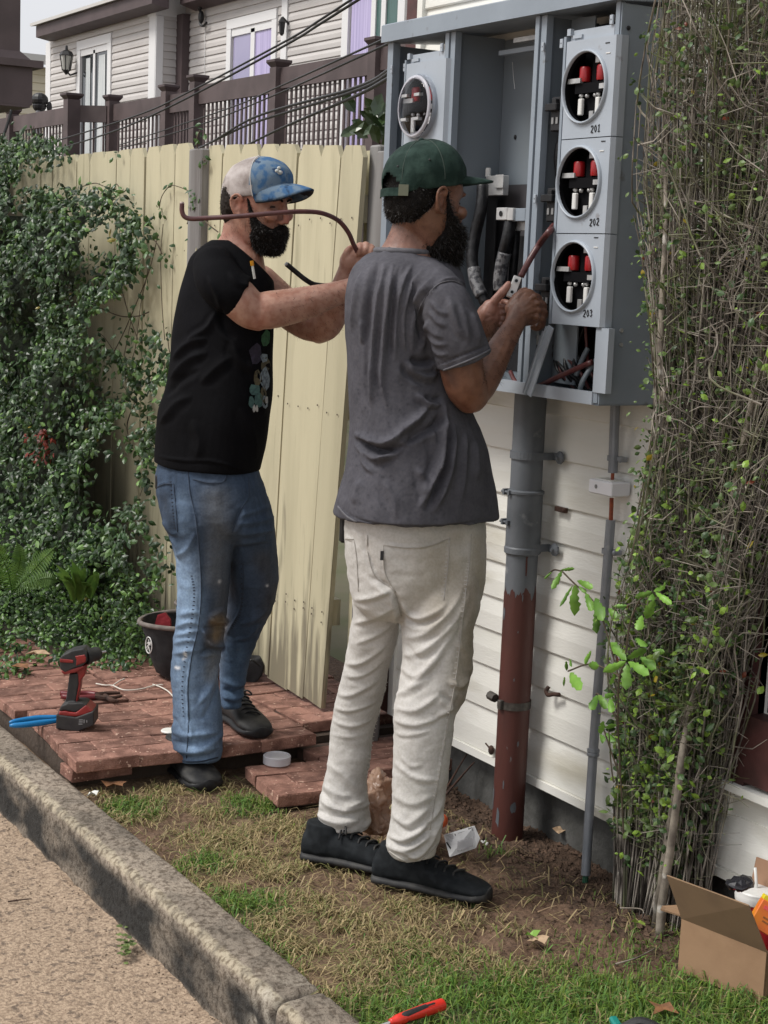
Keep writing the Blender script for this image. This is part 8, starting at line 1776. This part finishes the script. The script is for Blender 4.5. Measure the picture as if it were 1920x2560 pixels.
b = MB(); b.obox(q+ax3[2]*.036, (.045, .010, .005), ax3, .001); b.build('packet_top', mat('yellow_print', (.70, .55, .02), .4), pk_); b = MB(); b.obox(q-CF*.0125+ax3[2]*.018, (.035, .0003, .004), ax3); b.build('pink_band', mat('pink_print', (.75, .10, .10), .4), pk_)
b = MB(); b.obox(q-CF*.0125-ax3[2]*.002, (.026, .0003, .0018), ax3); b.obox(q-CF*.0125-ax3[2]*.010-ax3[0]*.01, (.014, .0003, .0018), ax3); b.build('print_line', mat('brown_print', (.30, .10, .02), .5), pk_)
b = MB(); q = PD(1850, 2210, float(tr_@F0)+.2); b.ell(q, (.035, .03, .012)); V, F = b.geo(); V = V+np.array([[0, 0, .012*n3(p, 60, 2)] for p in V]); o = mesh_obj('black_film', V, F, mat('black_film', (.02, .02, .024), .15), None, origin=q); tag(o, 'crumpled black plastic film at the back of the cardboard box', 'plastic film')
# screwdriver and green tool in the front grass
sd_ = thing('screwdriver', 'red and black handled screwdriver lying in the foreground grass', 'screwdriver', at(1040, 2535, Z=.02))
P_ = spline([at(975, 2556, Z=.03), at(1000, 2548, Z=.032), at(1050, 2530, Z=.034), at(1095, 2515, Z=.034), at(1108, 2510, Z=.034)], 6); V, F = tube_geo(P_, np.interp(np.linspace(0, 1, len(P_)), [0, .12, .2, .6, .92, 1], [.007, .009, .0115, .0135, .013, .007]), 14); mesh_obj('handle', V, F, mat('red_handle', (.62, .03, .018), .35), sd_, True)
for s in (-1, 1):
    g = P_[5:-5]+(CU*.0045+s*0)+np.array((0, 0, .0))-CF*.0035-CU*.008*(s < 0); V, F = tube_geo(g, np.interp(np.linspace(0, 1, len(g)), [0, .2, .8, 1], [.004, .0085, .0085, .004]), 10); mesh_obj('grip', V, F, M['dbk'], sd_, True)
b = MB(); b.tube([at(975, 2556, Z=.03), at(940, 2568, Z=.026), at(850, 2600, Z=.02)], .0032, 8); b.build('shaft', mat('chrome', (.6, .6, .6), .2, metal=.9), sd_)
gt = thing('teal_tool', 'teal and black tool half out of frame in the foreground grass', 'tool', at(1580, 2560, Z=.02))
b = MB(); b.bar(at(1532, 2546, Z=.03), at(1560, 2590, Z=.03), .018, .014, bev=.004); b.build('teal_grip', mat('teal_plastic', (.01, .20, .17), .4), gt); b = MB(); b.tube(spline([at(1560, 2572, Z=.025), at(1600, 2556, Z=.04), at(1650, 2575, Z=.03)], 5), .012, 9); b.build('black_grip', M['dbk'], gt)
# twigs, sticks and dead leaves
M['dead'] = mat('dead_leaf', (.26, .12, .05), .8, (.16, .075, .035), 40); M['pale'] = mat('dry_leaf', (.42, .30, .19), .8, (.3, .2, .12), 40)
def gleaf(x, y, s, z, mt, label, seed, X=None):
    r_ = random.Random(seed); c = at(x, y, Z=z) if X is None else at(x, y, X=X); n = 9; a0 = r_.uniform(0, 6); V = [c+np.array((0, 0, .006))]
    for i in range(n): a = a0+2*math.pi*i/n; rr_ = s*(1.15 if i % 2 else .65)*r_.uniform(.8, 1.2); V.append(c+np.array((rr_*math.cos(a), rr_*math.sin(a), r_.uniform(-.002, .014)+.004)))
    o = mesh_obj('fallen_leaf', V, [[0, 1+i, 1+(i+1) % n] for i in range(n)], mt, None, origin=c); tag(o, label, 'leaf', 'fallen leaves')
gleaf(94, 1638, .036, .14, M['pale'], 'pale dry maple-like leaf on the ivy ground cover left of the drill top', 1); gleaf(50, 1672, .034, .12, M['dead'], 'brown dry leaf at the ivy edge left of the drill', 2); gleaf(285, 1968, .04, .02, M['dead'], 'curled brown leaf on the soil below the paver corner', 3); gleaf(1330, 2345, .018, .012, mat('fresh_leaf', (.2, .36, .06), .5), 'small fresh green leaf lying on the bare earth', 4); gleaf(1345, 2358, .022, .008, M['pale'], 'pale tan leaf beside the green one on the bare earth', 5); gleaf(1660, 2530, .03, .025, M['dead'], 'rust brown leaf in the grass below the cardboard box', 6); gleaf(1397, 2080, .02, .0, M['pale'], 'light tan leaf on dug soil between the pipe and the thin conduit', 7); gleaf(1598, 2313, .018, .01, mat('lime_leaf', (.24, .33, .06), .5), 'lime green leaf fallen at the foot of the shrub', 8); gleaf(230, 1990, .018, .02, M['white'], 'scrap of white paper in the gap beside the kerb', 9)
def stick(name, label, pts, r0, mt):
    P_ = spline([np.array(at(x, y, Z=z)) if X is None else at(x, y, X=X) for x, y, z, X in pts], 5); V, F = tube_geo(P_, np.linspace(r0, r0*.5, len(P_)), 6); o = mesh_obj(name, V, F, mt, None, True, origin=P_[0]); tag(o, label, 'stick', 'sticks lying about')
stick('stick', 'dark bare stick leaning on the foundation, left one of two', [(1108, 1985, 0, 2.60), (1140, 1930, 0, 2.66), (1170, 1880, 0, 2.69)], .0042, M['rust']); stick('stick', 'dark bare stick leaning on the foundation, right one of two', [(1112, 1990, 0, 2.60), (1150, 1945, 0, 2.66), (1186, 1905, 0, 2.69)], .0045, M['rust'])
stick('stick', 'straight pale straw on the earth right of the black shoe', [(1242, 2155, .008, None), (1275, 2125, .02, None), (1308, 2098, .008, None)], .002, M['pale']); stick('stick', 'forked pale twig on the earth below the thin conduit', [(1320, 2205, .008, None), (1345, 2193, .014, None), (1375, 2192, .008, None)], .002, M['pale']); stick('stick', 'grey twig lying in the grass under the shrub', [(1540, 2410, .012, None), (1590, 2395, .016, None), (1640, 2370, .012, None)], .0024, M['bark']); stick('stick', 'pale broken twig on the earth left of the shrub trunks', [(1550, 2270, .012, None), (1600, 2272, .014, None), (1610, 2283, .01, None)], .002, M['bark']); stick('stick', 'small dark twig on the street surface', [(20, 2254, -.128, None), (50, 2250, -.128, None), (80, 2247, -.128, None)], .0022, M['rust'])
stick('stick', 'thin twig lying across the dirt at the shrub foot', [(1345, 2280, .01, None), (1370, 2270, .012, None), (1400, 2262, .01, None)], .0018, M['pale'])
b = MB()
for x, y in ((1208, 2106), (1213, 2103), (1218, 2108), (1205, 2103), (1216, 2111)): b.ell(at(x, y, Z=.006), (.004, .004, .003), None, 6, 4)
o = b.build('white_crumbs', M['wj'], None, origin=at(1212, 2106, Z=.006)); tag(o, 'few white crumbs on the earth beside the packaging card', 'crumbs', kind='stuff')
# weeds in the gutter
wd_ = thing('kerb_weed', 'small clover weed growing out of the kerb joint onto the street', 'weed', at(318, 2360, Z=-.12)); r3 = random.Random(12)
for k in range(26):
    c = at(318+r3.gauss(0, 14), 2362+r3.gauss(0, 20), Z=-.115+r3.random()*.015); s = r3.uniform(.006, .010); n = 7; V = [c+np.array((s*math.cos(2*math.pi*i/n), s*math.sin(2*math.pi*i/n), r3.uniform(0, .004))) for i in range(n)]; mesh_obj('leaf', V, [list(range(n))], mat('clover', (.10, .14, .035), .6, rnd=.3) if k == 0 else bpy.data.materials['clover'], wd_)
rg = np.random.default_rng(4); V = []; F = []; n = 0
for _ in range(900):
    x = 1.495-abs(rg.normal(0, .10))*(1 if rg.random() < .7 else 4); y = rg.uniform(2.3, 5.2); s = rg.uniform(.0012, .0045); z = street_z(x, y); R6 = s*rg.uniform(.6, 1.2, 6)
    if x < .6: continue
    V += [(x+R6[0], y, z), (x, y+R6[1], z), (x-R6[2], y, z), (x, y-R6[3], z), (x, y, z+R6[4]*.8), (x, y, z-.001)]; F += [[n,n+1,n+4],[n+1,n+2,n+4],[n+2,n+3,n+4],[n+3,n,n+4]]; n += 6
o = mesh_obj('gutter_grit', V, F, mat('grit', (.20, .14, .095), .95, (.09, .07, .05), 200)); o['kind'] = 'stuff'; tag(o, 'loose grit gathered along the foot of the kerb', 'grit')
